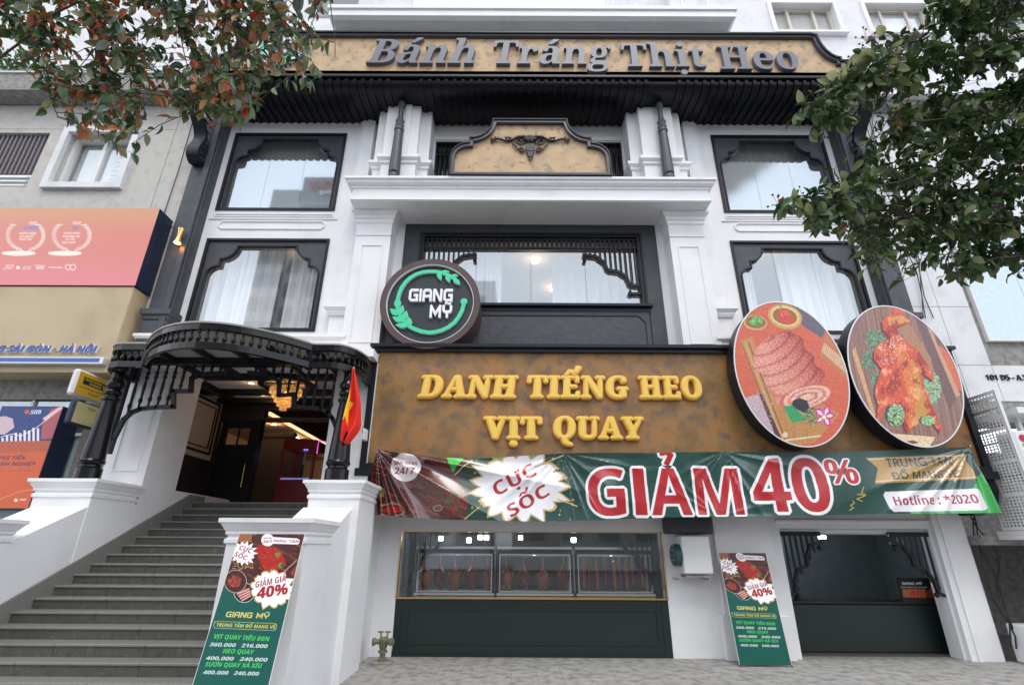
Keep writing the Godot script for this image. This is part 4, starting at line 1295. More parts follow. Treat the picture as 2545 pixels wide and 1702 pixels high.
func lamp(at: Vector3, c: Color, e: float, size: float) -> void:
	var l := OmniLight3D.new()
	l.name = numbered("lamp_light")
	l.position = at
	l.light_color = c
	l.light_energy = e
	l.light_size = size
	l.omni_range = 12.0
	l.omni_attenuation = 2.0
	l.shadow_enabled = true
	add_child(l)

func chandelier() -> void:
	var t := thing("chandelier", "tiered golden crystal chandelier hanging in the porch", "chandelier", Vector3(-5.16, 5.0, -0.7))
	put(MB.new().band(ring(Vector2.ZERO, 0.62, 0.62, 36), 0.14, Vector3.ZERO, Vector3(0, 0, 0.06)), "ceiling_ring", M.black, t)
	var cr: MeshInstance3D = t.get_child(0)
	cr.rotation.x = PI / 2
	cr.position.y = 0.3
	for k in 4:
		put(MB.new().bar(Vector3(cos(k * PI / 2) * 0.5, 0.32, sin(k * PI / 2) * 0.5), Vector3(0, 0.3, 0), 0.03, 0.03), "spoke", M.black, t)
	put(MB.new().tube([Vector3(0, 0.38, 0), Vector3(0, 0.15, 0)], [0.02], 8), "rod", M.brass, t)
	for k in 5:
		var r: float = [0.34, 0.28, 0.215, 0.145, 0.07][k]
		var y: float = 0.18 - k * 0.095
		var tier := sub("tier", t)
		put(MB.new().lathe([[r, y - 0.01], [r + 0.015, y], [r, y + 0.012], [r - 0.015, y], [r, y - 0.01]], 32, Vector3.ZERO), "hoop", M.brass, tier)
		var n := int(r * 230)
		var cm := MB.new()
		for i in n:
			var a := TAU * i / n
			var o := Vector3(cos(a) * r, y - 0.012, sin(a) * r)
			cm.lathe([[0.0, -0.12], [0.0085, -0.1], [0.008, 0.0], [0.0, 0.005]], 4, o, Vector3.UP, false)
		put(cm, "crystal_drops", M.crystal, tier)
	put(MB.new().lathe([[0.0, -0.06], [0.05, -0.03], [0.05, 0.03], [0.0, 0.06]], 10, Vector3(0, 0.05, 0)), "bulb", M.warm, t)
	lamp(Vector3(-5.16, 5.05, -0.7), Color(1, 0.72, 0.38), 0.14, 0.05)

func claw_machine() -> void:
	var t := thing("claw_machine", "red game cabinet with glowing pink edges inside the hall", "game cabinet", Vector3(-5.72, 2.73, -3.7))
	put(MB.new().box(-0.45, 0.0, -0.45, 0.45, 0.75, 0.45, 0.02), "lower_cabinet", M.red_gloss, t)
	put(MB.new().box(-0.45, 1.55, -0.45, 0.45, 1.8, 0.45, 0.02), "header", M.red_gloss, t)
	for x in [-0.42, 0.42]:
		for z in [-0.42, 0.42]:
			put(MB.new().box(x - 0.03, 0.75, z - 0.03, x + 0.03, 1.55, z + 0.03), "corner_post", M.red_gloss, t)
	put(MB.new().box(-0.4, 0.76, -0.4, 0.4, 0.8, 0.4), "prize_floor", M.blue_glow, t)
	put(MB.new().tube([Vector3(0.0, 1.55, 0), Vector3(0, 1.2, 0)], [0.02], 6), "claw_rod", M.steel, t)
	for x in [0.47]:
		put(MB.new().tube([Vector3(x, 0.02, 0.46), Vector3(x, 0.4, 0.46)], [0.016], 6), "neon_tube", M.neon, t)
	put(MB.new().tube([Vector3(0.5, 1.42, 0.46), Vector3(0.5, 1.78, 0.46), Vector3(0.95, 1.68, 0.46)], [0.016], 6), "neon_tube", M.neon, t)
	lamp(t.position + Vector3(0, 1.45, 0), Color(0.6, 0.5, 1.0), 0.04, 0.05)

func flag() -> void:
	var t := thing("flag", "red flag with a yellow star hanging limp beside the porch column", "flag")
	var a := P(878, 912, 1.5)
	var f := P(903, 1075, 0.9)
	put(MB.new().tube([f, a], [0.014], 6), "pole", M.frame_white, t)
	put(MB.new().box(f.x - 0.03, f.y - 0.12, f.z - 0.2, f.x + 0.03, f.y + 0.08, f.z), "bracket", M.frame_white, t)
	# cloth hung by one side along the upper pole, folded
	var rows := 26
	var cols := 16
	var left := [[876, 918], [870, 950], [866, 985], [860, 1020], [853, 1060], [848, 1095], [858, 1104]]
	var right := [[880, 916], [890, 960], [897, 1000], [896, 1030], [893, 1060], [880, 1080], [862, 1103]]
	var edge := func(e: Array, u: float) -> Vector3:
		var k := u * (e.size() - 1)
		var i := mini(int(k), e.size() - 2)
		var q: Vector2 = Vector2(e[i][0], e[i][1]).lerp(Vector2(e[i + 1][0], e[i + 1][1]), k - i)
		return P(q.x, q.y, 1.5)
	var grid := []
	for r in rows + 1:
		var u := r / float(rows)
		var line := []
		for c in cols + 1:
			var w := c / float(cols)
			var p: Vector3 = edge.call(left, u).lerp(edge.call(right, u), w)
			p.z += 0.07 * sin(w * 9.0 + u * 3.0) * (0.4 + u) + 0.04 * sin(w * 4.0 - u * 7.0)
			line.append(p)
		grid.append(line)
	var im := Image.create(256, 256, false, Image.FORMAT_RGB8)
	im.fill(rgb(226, 40, 28))
	var st := Art.new()
	st.img = im
	var star := PackedVector2Array()
	for k in 10:
		star.append(Vector2(20, 118) + Vector2.from_angle(-PI / 2 + TAU * k / 10) * (66.0 if k % 2 == 0 else 26.0))
	st.fill([star], rgb(250, 205, 40))
	var m := MB.new()
	for r in rows:
		for c in cols:
			var q := func(i: int, j: int) -> Array:
				var p: Vector3 = grid[i][j]
				var du: Vector3 = grid[i][mini(j + 1, cols)] - grid[i][maxi(j - 1, 0)]
				var dv: Vector3 = grid[mini(i + 1, rows)][j] - grid[maxi(i - 1, 0)][j]
				return [p, dv.cross(du).normalized(), Vector2(j / float(cols), i / float(rows))]
			var p0: Array = q.call(r + 1, c); var p1: Array = q.call(r + 1, c + 1); var p2: Array = q.call(r, c + 1); var p3: Array = q.call(r, c)
			m.tri_n(p0[0], p1[0], p2[0], p0[1], p1[1], p2[1], p0[2], p1[2], p2[2])
			m.tri_n(p0[0], p2[0], p3[0], p0[1], p2[1], p3[1], p0[2], p2[2], p3[2])
	var fm := st.material(0.7)
	fm.backlight_enabled = true
	fm.backlight = Color(0.35, 0.35, 0.35)
	put(m, "cloth", fm, t)

# ---------------------------------------------------------------- ovals, banner, standees
func disc_board(name_: String, label: String, cx: float, cy: float, rx: float, ry: float, z: float, depth: float, face: Material) -> void:
	var t := thing(name_, label, "sign")
	var q := ring(Vector2(cx, cy), rx, ry, 64)
	var b := MB.new()
	for k in 64:
		var a := q[k]; var c := q[(k + 1) % 64]
		var uvf := func(p: Vector2) -> Vector2: return Vector2((p.x - cx + rx) / (2 * rx), (cy + ry - p.y) / (2 * ry))
		var o := Vector3(0, 0, 1)
		b.tri_n(Vector3(cx, cy, z), Vector3(a.x, a.y, z), Vector3(c.x, c.y, z), o, o, o, Vector2(0.5, 0.5), uvf.call(a), uvf.call(c))
	put(b, "printed_face", face, t)
	put(MB.new().band(ring(Vector2(cx, cy), rx + 0.012, ry + 0.012, 64), 0.024, Vector3(0, 0, z - 0.01), Vector3(0, 0, 0.016)), "edge_trim", M.alu, t)
	var s := MB.new()
	for k in 64:
		var a := q[k]; var c := q[(k + 1) % 64]
		s.quad(Vector3(a.x, a.y, z - depth), Vector3(c.x, c.y, z - depth), Vector3(c.x, c.y, z - 0.001), Vector3(a.x, a.y, z - 0.001))
	put(s, "case", M.black, t)

func speckle(a: Art, c: Vector2, rx: float, ry: float, n: int, cols: Array, r: float) -> void:
	for i in n:
		var p := c + Vector2(sqrt(rng.randf()) * rx, 0).rotated(rng.randf() * TAU) * Vector2(1, ry / rx)
		a.ell(p, r * rng.randf_range(0.6, 1.4), r * rng.randf_range(0.6, 1.4), cols[rng.randi() % cols.size()])

func build_ovals() -> void:
	var zf := 0.95
	var k := func(pts: Array) -> Array: return pts.map(func(p): return Vector2(1780 + p[0] / 3.664, 720 + p[1] / 3.664))
	var p1 := func(x: float, y: float) -> Vector2: return Vector2(1780 + x / 3.664, 720 + y / 3.664)
	# roast pork roll
	var a := art(520, 704, 5.48 - 1.09, 5.48 + 1.09, 5.12 - 1.5, 5.12 + 1.5, zf, rgb(204, 96, 70))
	for i in 60:
		var y := rng.randf_range(100, 1500)
		a.line([p1.call(100, y), p1.call(1300, y + rng.randf_range(150, 260))], rng.randf_range(1, 3), rgb(204 + rng.randi_range(-18, 14), 92 + rng.randi_range(-14, 14), 66 + rng.randi_range(-10, 12)))
	a.poly(k.call([[600, 60], [1400, 60], [1400, 520], [1090, 365], [1000, 370], [965, 440], [800, 335], [700, 200]]), rgb(98, 92, 106))
	a.poly(k.call([[1000, 370], [1085, 362], [1260, 640], [1260, 880], [945, 595]]), rgb(190, 116, 72))
	a.poly(k.call([[1010, 385], [1090, 372], [1190, 560], [1160, 590]]), rgb(206, 170, 122))
	a.poly(k.call([[985, 480], [1230, 690], [1230, 800], [958, 560]]), rgb(214, 172, 138))
	for i in 16:
		a.line([p1.call(985 + i * 15, 485 + i * 13), p1.call(962 + i * 15, 558 + i * 13)], 0.8, rgb(170, 120, 90))
	a.ell(p1.call(630, 245), 43, 30, rgb(196, 160, 92), 0.25)
	a.ell(p1.call(630, 240), 37, 25, rgb(224, 190, 128), 0.25)
	a.ell(p1.call(628, 242), 31, 20, rgb(150, 98, 52), 0.25)
	for c in [[580, 185, 650, 310], [600, 180, 690, 300], [620, 180, 720, 285], [590, 200, 610, 290]]:
		a.line([p1.call(c[0], c[1]), p1.call((c[0] + c[2]) / 2 - 12, (c[1] + c[3]) / 2 + 10), p1.call(c[2], c[3])], 6, rgb(214, 52, 44))
		a.line([p1.call(c[0] + 6, c[1] + 10), p1.call((c[0] + c[2]) / 2, (c[1] + c[3]) / 2)], 1.2, rgb(246, 150, 130))
	a.line([p1.call(590, 130), p1.call(588, 190)], 3, rgb(110, 150, 80))
	a.ell(p1.call(360, 300), 29, 19, rgb(196, 158, 92), 0.1)
	a.ell(p1.call(362, 294), 25, 15, rgb(140, 96, 52), 0.1)
	speckle(a, p1.call(370, 282), 17, 12, 90, [rgb(96, 160, 84), rgb(130, 190, 110), rgb(66, 124, 66)], 2.0)
	a.poly(k.call([[215, 470], [330, 425], [560, 1040], [950, 1030], [1130, 1130], [900, 1390], [640, 1430], [585, 1390]]), rgb(188, 134, 80))
	for i in 26:
		var x := rng.randf_range(560, 960)
		a.line([p1.call(x, 1060), p1.call(x + rng.randf_range(-60, 60), 1400)], 1.2, rgb(176 + rng.randi_range(-14, 20), 122 + rng.randi_range(-12, 18), 70))
	for i in 3:
		a.line([p1.call(230 + i * 34, 480), p1.call(430 + i * 32, 1000), p1.call(600 + i * 14, 1390 - i * 20)], 2.2, [rgb(120, 78, 44), rgb(214, 172, 122), rgb(96, 60, 36)][i])
	a.line([p1.call(640, 1370), p1.call(950, 1330)], 4, rgb(226, 206, 170))
	a.ell(p1.call(632, 1320), 7, 7, rgb(216, 200, 176))
	a.poly(k.call([[215, 1000], [400, 945], [470, 1150], [610, 1420], [450, 1440], [250, 1200]]), rgb(190, 166, 172))
	a.poly(k.call([[390, 950], [420, 950], [620, 1400], [570, 1400]]), rgb(84, 52, 58))
	speckle(a, p1.call(390, 1130), 40, 60, 260, [rgb(176, 148, 156), rgb(204, 182, 186), rgb(160, 130, 140)], 1.1)
	# the roll: crackling in curved bands round its axis, drawn pixel by pixel
	var fine := FastNoiseLite.new()
	fine.seed = 5
	fine.frequency = 0.045
	fine.fractal_octaves = 4
	var axis0 := Vector2(548, 545); var axis1 := Vector2(805, 945)
	var along := (axis1 - axis0).normalized()
	for ty in a.img.get_height():
		for tx in a.img.get_width():
			var w3 := Vector3(lerpf(a.x0, a.x1, (tx + 0.5) / a.img.get_width()), lerpf(a.y1, a.y0, (ty + 0.5) / a.img.get_height()), zf)
			var q := (pixel(w3) - Vector2(1780, 720)) * 3.664 - axis0
			var sa := q.dot(along)
			var ca := q.dot(along.orthogonal()) * -1.0
			var hw := 243.0 + 16.0 * sin(sa * 0.035) + 9.0 * fine.get_noise_2d(sa * 2.0, signf(ca) * 90.0)
			if sa < 0.0: hw *= sqrt(maxf(0.0, 1.0 - pow(sa / 130.0, 2.0)))
			if absf(ca) > hw or sa < -130.0 or sa > 505.0 - 60.0 * pow(ca / hw, 2.0): continue
			var kk := ca / hw
			var ph := sa + 70.0 * kk * kk + 14.0 * fine.get_noise_2d(q.x * 0.5, q.y * 0.5)
			var fold := absf(sin(ph * PI / 104.0))
			var n1 := fine.get_noise_2d(q.x * 1.6, q.y * 1.6)
			var n2 := fine.get_noise_2d(q.x * 5.0 + 300.0, q.y * 5.0)
			var light := clampf(0.45 + 0.28 * kk + 0.3 * smoothstep(0.0, 0.6, fold) - 0.25 * pow(absf(kk), 4.0) + 0.7 * n1 + 0.9 * n2, 0.0, 1.0)
			var col := rgb(122, 36, 34).lerp(rgb(196, 88, 74), smoothstep(0.0, 0.5, light)).lerp(rgb(232, 184, 164), smoothstep(0.55, 1.0, light))
			a.img.set_pixel(tx, ty, col)
	a.ell(p1.call(815, 985), 66, 30, rgb(196, 104, 92), -0.25)
	for i in 5:
		a.ell(p1.call(828, 978), 60 - i * 10, 26 - i * 4.6, [rgb(230, 178, 156), rgb(206, 132, 112), rgb(226, 190, 176), rgb(190, 108, 92), rgb(222, 182, 158)][i], -0.25)
	speckle(a, p1.call(828, 974), 52, 22, 260, [rgb(236, 204, 190), rgb(206, 136, 118), rgb(180, 92, 80)], 1.0)
	a.poly(k.call([[690, 1060], [700, 1010], [760, 985], [830, 1010], [850, 1060], [870, 1130], [800, 1120]]), rgb(34, 34, 46))
	a.poly(k.call([[615, 1062], [700, 1050], [830, 1190], [690, 1210]]), rgb(38, 146, 88))
	for i in 6: a.line([p1.call(640 + i * 26, 1066 + i * 6), p1.call(690 + i * 24, 1200)], 0.8, rgb(84, 182, 120))
	speckle(a, p1.call(880, 1150), 22, 22, 170, [rgb(84, 130, 84), rgb(124, 166, 112), rgb(52, 92, 60)], 1.6)
	for f in [[900, 1080, 985, 1150], [1030, 1050, 990, 1150], [1090, 1140, 995, 1155], [1040, 1250, 990, 1160], [910, 1210, 980, 1160]]:
		var m0 := p1.call(f[2], f[3]); var m1: Vector2 = p1.call(f[0], f[1])
		var nn: Vector2 = (m1 - m0).orthogonal() * 0.34
		a.poly([m0, m0.lerp(m1, 0.55) + nn, m1, m0.lerp(m1, 0.55) - nn], rgb(206, 34, 128))
		a.poly([m0, m0.lerp(m1, 0.5) + nn * 0.5, m0.lerp(m1, 0.8), m0.lerp(m1, 0.5) - nn * 0.5], rgb(246, 214, 236))
	a.ell(p1.call(985, 1160), 4, 4, rgb(250, 236, 200))
	a.grain(0.1, 0.06, 61)
	disc_board("oval_sign", "oval sign printed with a crisp rolled roast pork on a board", 5.48, 5.12, 1.09, 1.5, zf, 0.38, a.material(0.32))
	# roast duck
	var d := art(520, 704, 7.705 - 1.055, 7.705 + 1.055, 5.085 - 1.455, 5.085 + 1.455, zf, rgb(142, 108, 98))
	for i in 150:
		var x := rng.randf_range(1150, 2200)
		var tone := rng.randi_range(-24, 22)
		d.line([p1.call(x, 130), p1.call(x + 240, 1450)], rng.randf_range(0.8, 3.2), rgb(142 + tone, 106 + tone, 94 + tone))
	d.poly(k.call([[1880, 100], [2400, 100], [2400, 800], [2210, 700], [2040, 480], [1900, 230]]), rgb(96, 88, 106))
	d.poly(k.call([[2020, 500], [2400, 760], [2400, 1000], [2200, 900]]), rgb(208, 104, 72))
	d.poly(k.call([[1870, 200], [1910, 210], [2010, 480], [2230, 960], [2190, 980], [1980, 520]]), rgb(196, 150, 120))
	d.poly(k.call([[1790, 200], [1870, 210], [2190, 980], [2130, 1100]]), rgb(112, 84, 84))
	d.poly(k.call([[1640, 340], [1760, 300], [1960, 620], [1990, 760], [1880, 640]]), rgb(168, 124, 92))
	d.poly(k.call([[1240, 560], [1270, 520], [1500, 1290], [1470, 1300]]), rgb(206, 158, 112))
	d.poly(k.call([[1500, 1300], [2000, 1340], [1950, 1430], [1600, 1430]]), rgb(222, 196, 158))
	d.poly(k.call([[1620, 1400], [1790, 1370], [1850, 1390], [1720, 1430]]), rgb(120, 60, 56))
	d.poly(k.call([[1690, 150], [1840, 200], [1780, 215], [1650, 180]]), rgb(214, 178, 128))
	d.poly(k.call([[1560, 150], [1650, 160], [1740, 220], [1620, 210]]), rgb(212, 92, 72))
	for g in [[1450, 450, 92, 84, 260], [1400, 640, 66, 90, 220], [1450, 820, 40, 70, 90]]:
		d.ell(p1.call(g[0], g[1]), g[2] / 3.9, g[3] / 3.9, rgb(84, 108, 90))
		speckle(d, p1.call(g[0], g[1]), g[2] / 3.664, g[3] / 3.664, g[4], [rgb(104, 136, 104), rgb(74, 104, 82), rgb(134, 164, 128)], 1.7)
	for g in [[1970, 900, 80, 150, 330]]:
		speckle(d, p1.call(g[0], g[1]), g[2] / 3.664, g[3] / 3.664, g[4], [rgb(140, 186, 140), rgb(108, 160, 116), rgb(170, 206, 164)], 1.9)
	var body := [[1590, 440], [1530, 370], [1512, 290], [1560, 225], [1680, 215], [1780, 285], [1720, 312], [1650, 345], [1660, 410], [1730, 460], [1850, 560], [1900, 640], [1970, 740], [1990, 830], [1950, 810], [1870, 740], [1900, 880], [1980, 1080], [2065, 1255], [2045, 1305], [1960, 1190], [1935, 1130], [1850, 1220], [1745, 1300], [1700, 1190], [1650, 1080], [1565, 1060], [1520, 1100], [1510, 1200], [1462, 1190], [1480, 1050], [1450, 950], [1460, 860], [1512, 720], [1440, 630], [1440, 560], [1500, 480]]
	d.poly(k.call(body.map(func(p): return [p[0] - 16, p[1] + 16])), rgb(92, 50, 48))
	d.poly(k.call(body), rgb(206, 84, 56))
	d.poly(k.call([[1600, 480], [1700, 500], [1820, 700], [1870, 900], [1900, 1080], [1800, 1240], [1750, 1280], [1760, 1000], [1680, 700]]), rgb(214, 116, 60))
	d.poly(k.call([[1790, 620], [1850, 760], [1880, 900], [1950, 1100], [1850, 1200], [1770, 1270], [1830, 1000], [1800, 800]]), rgb(198, 142, 62))
	d.poly(k.call([[1560, 250], [1700, 235], [1750, 275], [1640, 330], [1590, 350]]), rgb(206, 150, 76))
	d.poly(k.call([[1620, 1000], [1680, 1000], [1760, 1260], [1740, 1295], [1680, 1130]]), rgb(196, 66, 48))
	d.poly(k.call([[1840, 640], [1870, 660], [1920, 760], [1890, 760]]), rgb(110, 44, 44))
	var hull := PackedVector2Array()
	for p in body: hull.append(Vector2(p[0], p[1]))
	for ty in d.img.get_height():
		for tx in d.img.get_width():
			var w3 := Vector3(lerpf(d.x0, d.x1, (tx + 0.5) / d.img.get_width()), lerpf(d.y1, d.y0, (ty + 0.5) / d.img.get_height()), zf)
			var q := (pixel(w3) - Vector2(1780, 720)) * 3.664
			if q.x < 1430 or q.y < 200 or not Geometry2D.is_point_in_polygon(q, hull): continue
			var n1 := fine.get_noise_2d(q.x * 0.12, q.y * 0.1)
			var n2 := fine.get_noise_2d(q.x * 0.9 + 40.0, q.y * 0.5)
			var c0 := d.img.get_pixel(tx, ty)
			var kk := clampf(0.46 + 1.0 * n1 + 0.16 * n2, 0.0, 1.0)
			c0 = c0.lerp(rgb(150, 40, 34), smoothstep(0.42, 0.0, kk) * 0.75).lerp(rgb(240, 168, 120), smoothstep(0.68, 1.0, kk) * 0.8)
			if n2 > 0.47: c0 = c0.lerp(rgb(252, 226, 206), smoothstep(0.47, 0.6, n2) * 0.7)
			d.img.set_pixel(tx, ty, c0)
	for i in 170:
		var q := Vector2(rng.randf_range(1440, 2060), rng.randf_range(215, 1300))
		if not Geometry2D.is_point_in_polygon(q, hull): continue
		var dir := Vector2.from_angle(rng.randf_range(0.9, 2.2)) * rng.randf_range(6, 26)
		d.line([p1.call(q.x, q.y), p1.call(q.x + dir.x, q.y + dir.y)], rng.randf_range(0.5, 1.1), [rgb(246, 210, 190), rgb(238, 176, 140)][i % 2])
	speckle(d, p1.call(1560, 570), 24, 34, 130, [rgb(238, 196, 190), rgb(226, 150, 140), rgb(244, 220, 214)], 1.0)
	speckle(d, p1.call(1650, 470), 16, 20, 70, [rgb(246, 226, 214), rgb(232, 164, 140)], 1.0)
	for g in [[1640, 1140, 82, 100, 300], [1935, 1190, 66, 42, 170]]:
		d.ell(p1.call(g[0] - 20, g[1]), g[2] / 3.7, g[3] / 3.7, rgb(74, 60, 62))
		speckle(d, p1.call(g[0], g[1]), g[2] / 3.664, g[3] / 3.664, g[4], [rgb(140, 184, 130), rgb(104, 156, 106), rgb(176, 206, 156)], 1.8)
	d.grain(0.1, 0.05, 62)
	disc_board("oval_sign", "oval sign printed with a whole roast duck among parsley", 7.705, 5.085, 1.055, 1.455, zf, 0.38, d.material(0.32))

func burst(c: Vector2, rx: float, ry: float, n: int, deep: float, sd: int) -> Array:
	var r := RandomNumberGenerator.new()
	r.seed = sd
	var q := []
	for i in n:
		var a := TAU * i / n
		var k := r.randf_range(0.85, 1.12)
		q.append(c + Vector2(cos(a) * rx, sin(a) * ry) * k)
		for j in [0.3, 0.5, 0.7]:
			var b: float = a + TAU / n * j
			var dd := deep + (0.1 if j != 0.5 else 0.0)
			q.append(c + Vector2(cos(b) * rx, sin(b) * ry) * dd)
	return q

func build_banner() -> void:
	var z := 0.68
	var a := art(2048, 272, -2.75, 9.1, 2.22, 3.78, z, rgb(4, 66, 56))
	# photograph part on the left
	a.poly([Vector2(880, 1100), Vector2(1120, 1100), Vector2(1165, 1310), Vector2(880, 1310)], rgb(84, 32, 30))
	for i in 260:
		var p := Vector2(rng.randf_range(900, 1150), rng.randf_range(1110, 1300))
		a.line([p, p + Vector2(rng.randf_range(10, 40), rng.randf_range(4, 20))], rng.randf_range(1, 5), [rgb(110, 44, 36), rgb(62, 22, 24), rgb(130, 62, 44), rgb(92, 30, 30), rgb(48, 20, 24)][rng.randi() % 5])
	a.ell(Vector2(975, 1268), 32, 18, rgb(160, 116, 70)); a.ell(Vector2(975, 1268), 27, 14, rgb(72, 34, 30))
	speckle(a, Vector2(975, 1267), 20, 9, 70, [rgb(186, 32, 30), rgb(150, 22, 26)], 2.4)
	a.ell(Vector2(1088, 1263), 12, 8, rgb(172, 140, 112)); a.ell(Vector2(1088, 1263), 10, 6, rgb(96, 52, 48))
	speckle(a, Vector2(1135, 1245), 28, 30, 110, [rgb(168, 34, 26), rgb(128, 24, 22), rgb(40, 110, 50)], 3.0)
	a.ell(Vector2(944, 1225), 12, 16, rgb(160, 116, 70)); speckle(a, Vector2(943, 1225), 9, 12, 40, [rgb(60, 110, 60), rgb(40, 80, 46)], 1.8)
	a.poly([Vector2(1107, 1130), Vector2(1160, 1130), Vector2(1125, 1175)], rgb(70, 190, 70))
	a.poly([Vector2(1215, 1130), Vector2(1330, 1130), Vector2(1320, 1150), Vector2(1245, 1166)], rgb(78, 190, 84))
	for i in 90:
		var p := Vector2(rng.randf_range(1170, 1430), rng.randf_range(1140, 1292))
		a.ell(p, rng.randf_range(1.0, 3.6), rng.randf_range(1.0, 3.6), rgb(204, 168, 96))
	a.ell(Vector2(1009, 1162), 38, 35, rgb(240, 236, 238))
	a.text("BÁN HÀNG", "sans", Vector2(981, 1156), Vector2(1038, 1156), 9, rgb(140, 30, 36))
	a.text("24/7", "sans", Vector2(979, 1178), Vector2(1033, 1180), 16, rgb(150, 26, 34))
	a.poly(burst(Vector2(1292, 1210), 128, 92, 17, 0.8, 5), rgb(206, 172, 104))
	a.poly(burst(Vector2(1292, 1210), 120, 86, 17, 0.79, 5), rgb(242, 240, 244))
	for l in [[1330, 1160, 1400, 1132], [1385, 1240, 1435, 1258], [1130, 1180, 1172, 1145], [1155, 1290, 1190, 1262]]:
		a.line([Vector2(l[0], l[1]), Vector2(l[2], l[3])], 3, rgb(214, 184, 124))
	a.text("CỰC", "sans", Vector2(1232, 1236), Vector2(1338, 1178), 38, rgb(178, 30, 38))
	a.text("SỐC", "sans", Vector2(1268, 1288), Vector2(1370, 1228), 36, rgb(178, 30, 38))
	for w in [["GIẢM", 1456, 1866, 1281, 116], ["40", 1880, 2080, 1272, 132]]:
		a.text(w[0], "sans", Vector2(w[1], w[3]), Vector2(w[2], w[3] - 2), w[4], rgb(246, 244, 246), 0.06)
		a.text(w[0], "sans", Vector2(w[1], w[3]), Vector2(w[2], w[3] - 2), w[4], rgb(182, 12, 22))
	a.text("%", "sans", Vector2(2056, 1202), Vector2(2140, 1202), 60, rgb(246, 244, 246), 0.06)
	a.text("%", "sans", Vector2(2056, 1202), Vector2(2140, 1202), 60, rgb(196, 22, 30))
	a.poly([Vector2(2150, 1138), Vector2(2400, 1128), Vector2(2402, 1140), Vector2(2432, 1190), Vector2(2174, 1202), Vector2(2182, 1163)], rgb(186, 146, 82))
	a.line([Vector2(2176, 1196), Vector2(2428, 1186)], 1.6, rgb(240, 226, 196)); a.line([Vector2(2156, 1142), Vector2(2400, 1132)], 1.6, rgb(240, 226, 196))
	a.text("TRUNG TÂM", "sansr", Vector2(2206, 1161), Vector2(2374, 1155), 21, rgb(22, 52, 58), 0.02)
	a.text("ĐỒ MANG VỀ", "sansr", Vector2(2218, 1191), Vector2(2388, 1185), 17, rgb(12, 44, 40), 0.02)
	for l in [[[2130, 1228], [2150, 1232], [2128, 1240], [2144, 1246]], [[2146, 1210], [2140, 1226], [2152, 1230]], [[2112, 1268], [2122, 1262], [2114, 1256], [2124, 1250], [2118, 1244]]]:
		a.line(l.map(func(p): return Vector2(p[0], p[1])), 2.2, rgb(206, 170, 76))
	a.poly([Vector2(2410, 1225), Vector2(2448, 1160), Vector2(2520, 1300), Vector2(2270, 1300), Vector2(2260, 1268)], rgb(48, 166, 70))
	a.poly([Vector2(2200, 1222), Vector2(2428, 1214), Vector2(2436, 1220), Vector2(2454, 1262), Vector2(2448, 1268), Vector2(2222, 1272), Vector2(2212, 1264), Vector2(2196, 1230)], rgb(238, 234, 240))
	a.text("Hotline : *2020", "sans", Vector2(2222, 1256), Vector2(2432, 1250), 22, rgb(160, 26, 40))
	var t := thing("promotion_banner", "wrinkled green vinyl banner with big red letters strung below the bronze sign", "banner")
	var top := [[937, 1117], [1000, 1126], [1080, 1136], [1180, 1140], [1300, 1134], [1395, 1127], [1500, 1126], [1620, 1126], [1790, 1123], [1950, 1124], [2100, 1123], [2250, 1118], [2412, 1111]]
	var bot := [[916, 1277], [1000, 1285], [1100, 1291], [1250, 1295], [1340, 1296], [1500, 1292], [1570, 1289], [1700, 1285], [1800, 1284], [2000, 1281], [2200, 1277], [2350, 1276], [2490, 1275]]
	var along := func(e: Array, u: float) -> Vector3:
		var k := u * (e.size() - 1)
		var i := mini(int(k), e.size() - 2)
		return P(lerpf(e[i][0], e[i + 1][0], k - i), lerpf(e[i][1], e[i + 1][1], k - i), z)
	var pins := [[P(937, 1117, z), 0.15, 11.0, 2.9], [P(1398, 1126, z), 0.04, 10.0, 1.4], [P(1800, 1122, z), 0.025, 9.0, 1.1], [P(2412, 1111, z), 0.06, 12.0, 1.8], [P(1790, 1284, z), 0.015, 8.0, 1.0]]
	var nx := 420
	var ny := 46
	var rest := []
	var pos := []
	for j in ny + 1:
		var v := j / float(ny)
		var r1 := []; var r2 := []
		for i in nx + 1:
			var u := i / float(nx)
			var p: Vector3 = along.call(top, u).lerp(along.call(bot, u), v)
			var dz := 0.02 * sin(u * 23.0 + v * 2.0) * sin(PI * v) + 0.012 * sin(u * 61.0 + v * 5.0)
			for pin in pins:
				var d: Vector3 = p - pin[0]
				var ds := Vector2(d.x, d.y).length()
				var fall := exp(-pow(ds / pin[3], 2.0)) * (1.0 - exp(-ds * 3.0))
				var ang := atan2(d.y, d.x)
				var s := sin(ang * pin[2] + 1.3 * sin(ang * 5.0))
				dz += pin[1] * fall * (1.0 - pow(absf(s), 0.8)) * 1.3
			dz -= 0.03 * smoothstep(0.25, 0.2, v) * smoothstep(0.2, 0.1, absf(u - 0.45)) * v
			r1.append(p); r2.append(p + Vector3(0, 0, dz))
		rest.append(r1); pos.append(r2)
	var m := MB.new()
	var corner := func(j: int, i: int) -> Array:
		var p: Vector3 = pos[j][i]
		var du: Vector3 = pos[j][mini(i + 1, nx)] - pos[j][maxi(i - 1, 0)]
		var dv: Vector3 = pos[mini(j + 1, ny)][i] - pos[maxi(j - 1, 0)][i]
		var q: Vector3 = rest[j][i]
		return [p, dv.cross(du).normalized(), Vector2((q.x - a.x0) / (a.x1 - a.x0), (a.y1 - q.y) / (a.y1 - a.y0))]
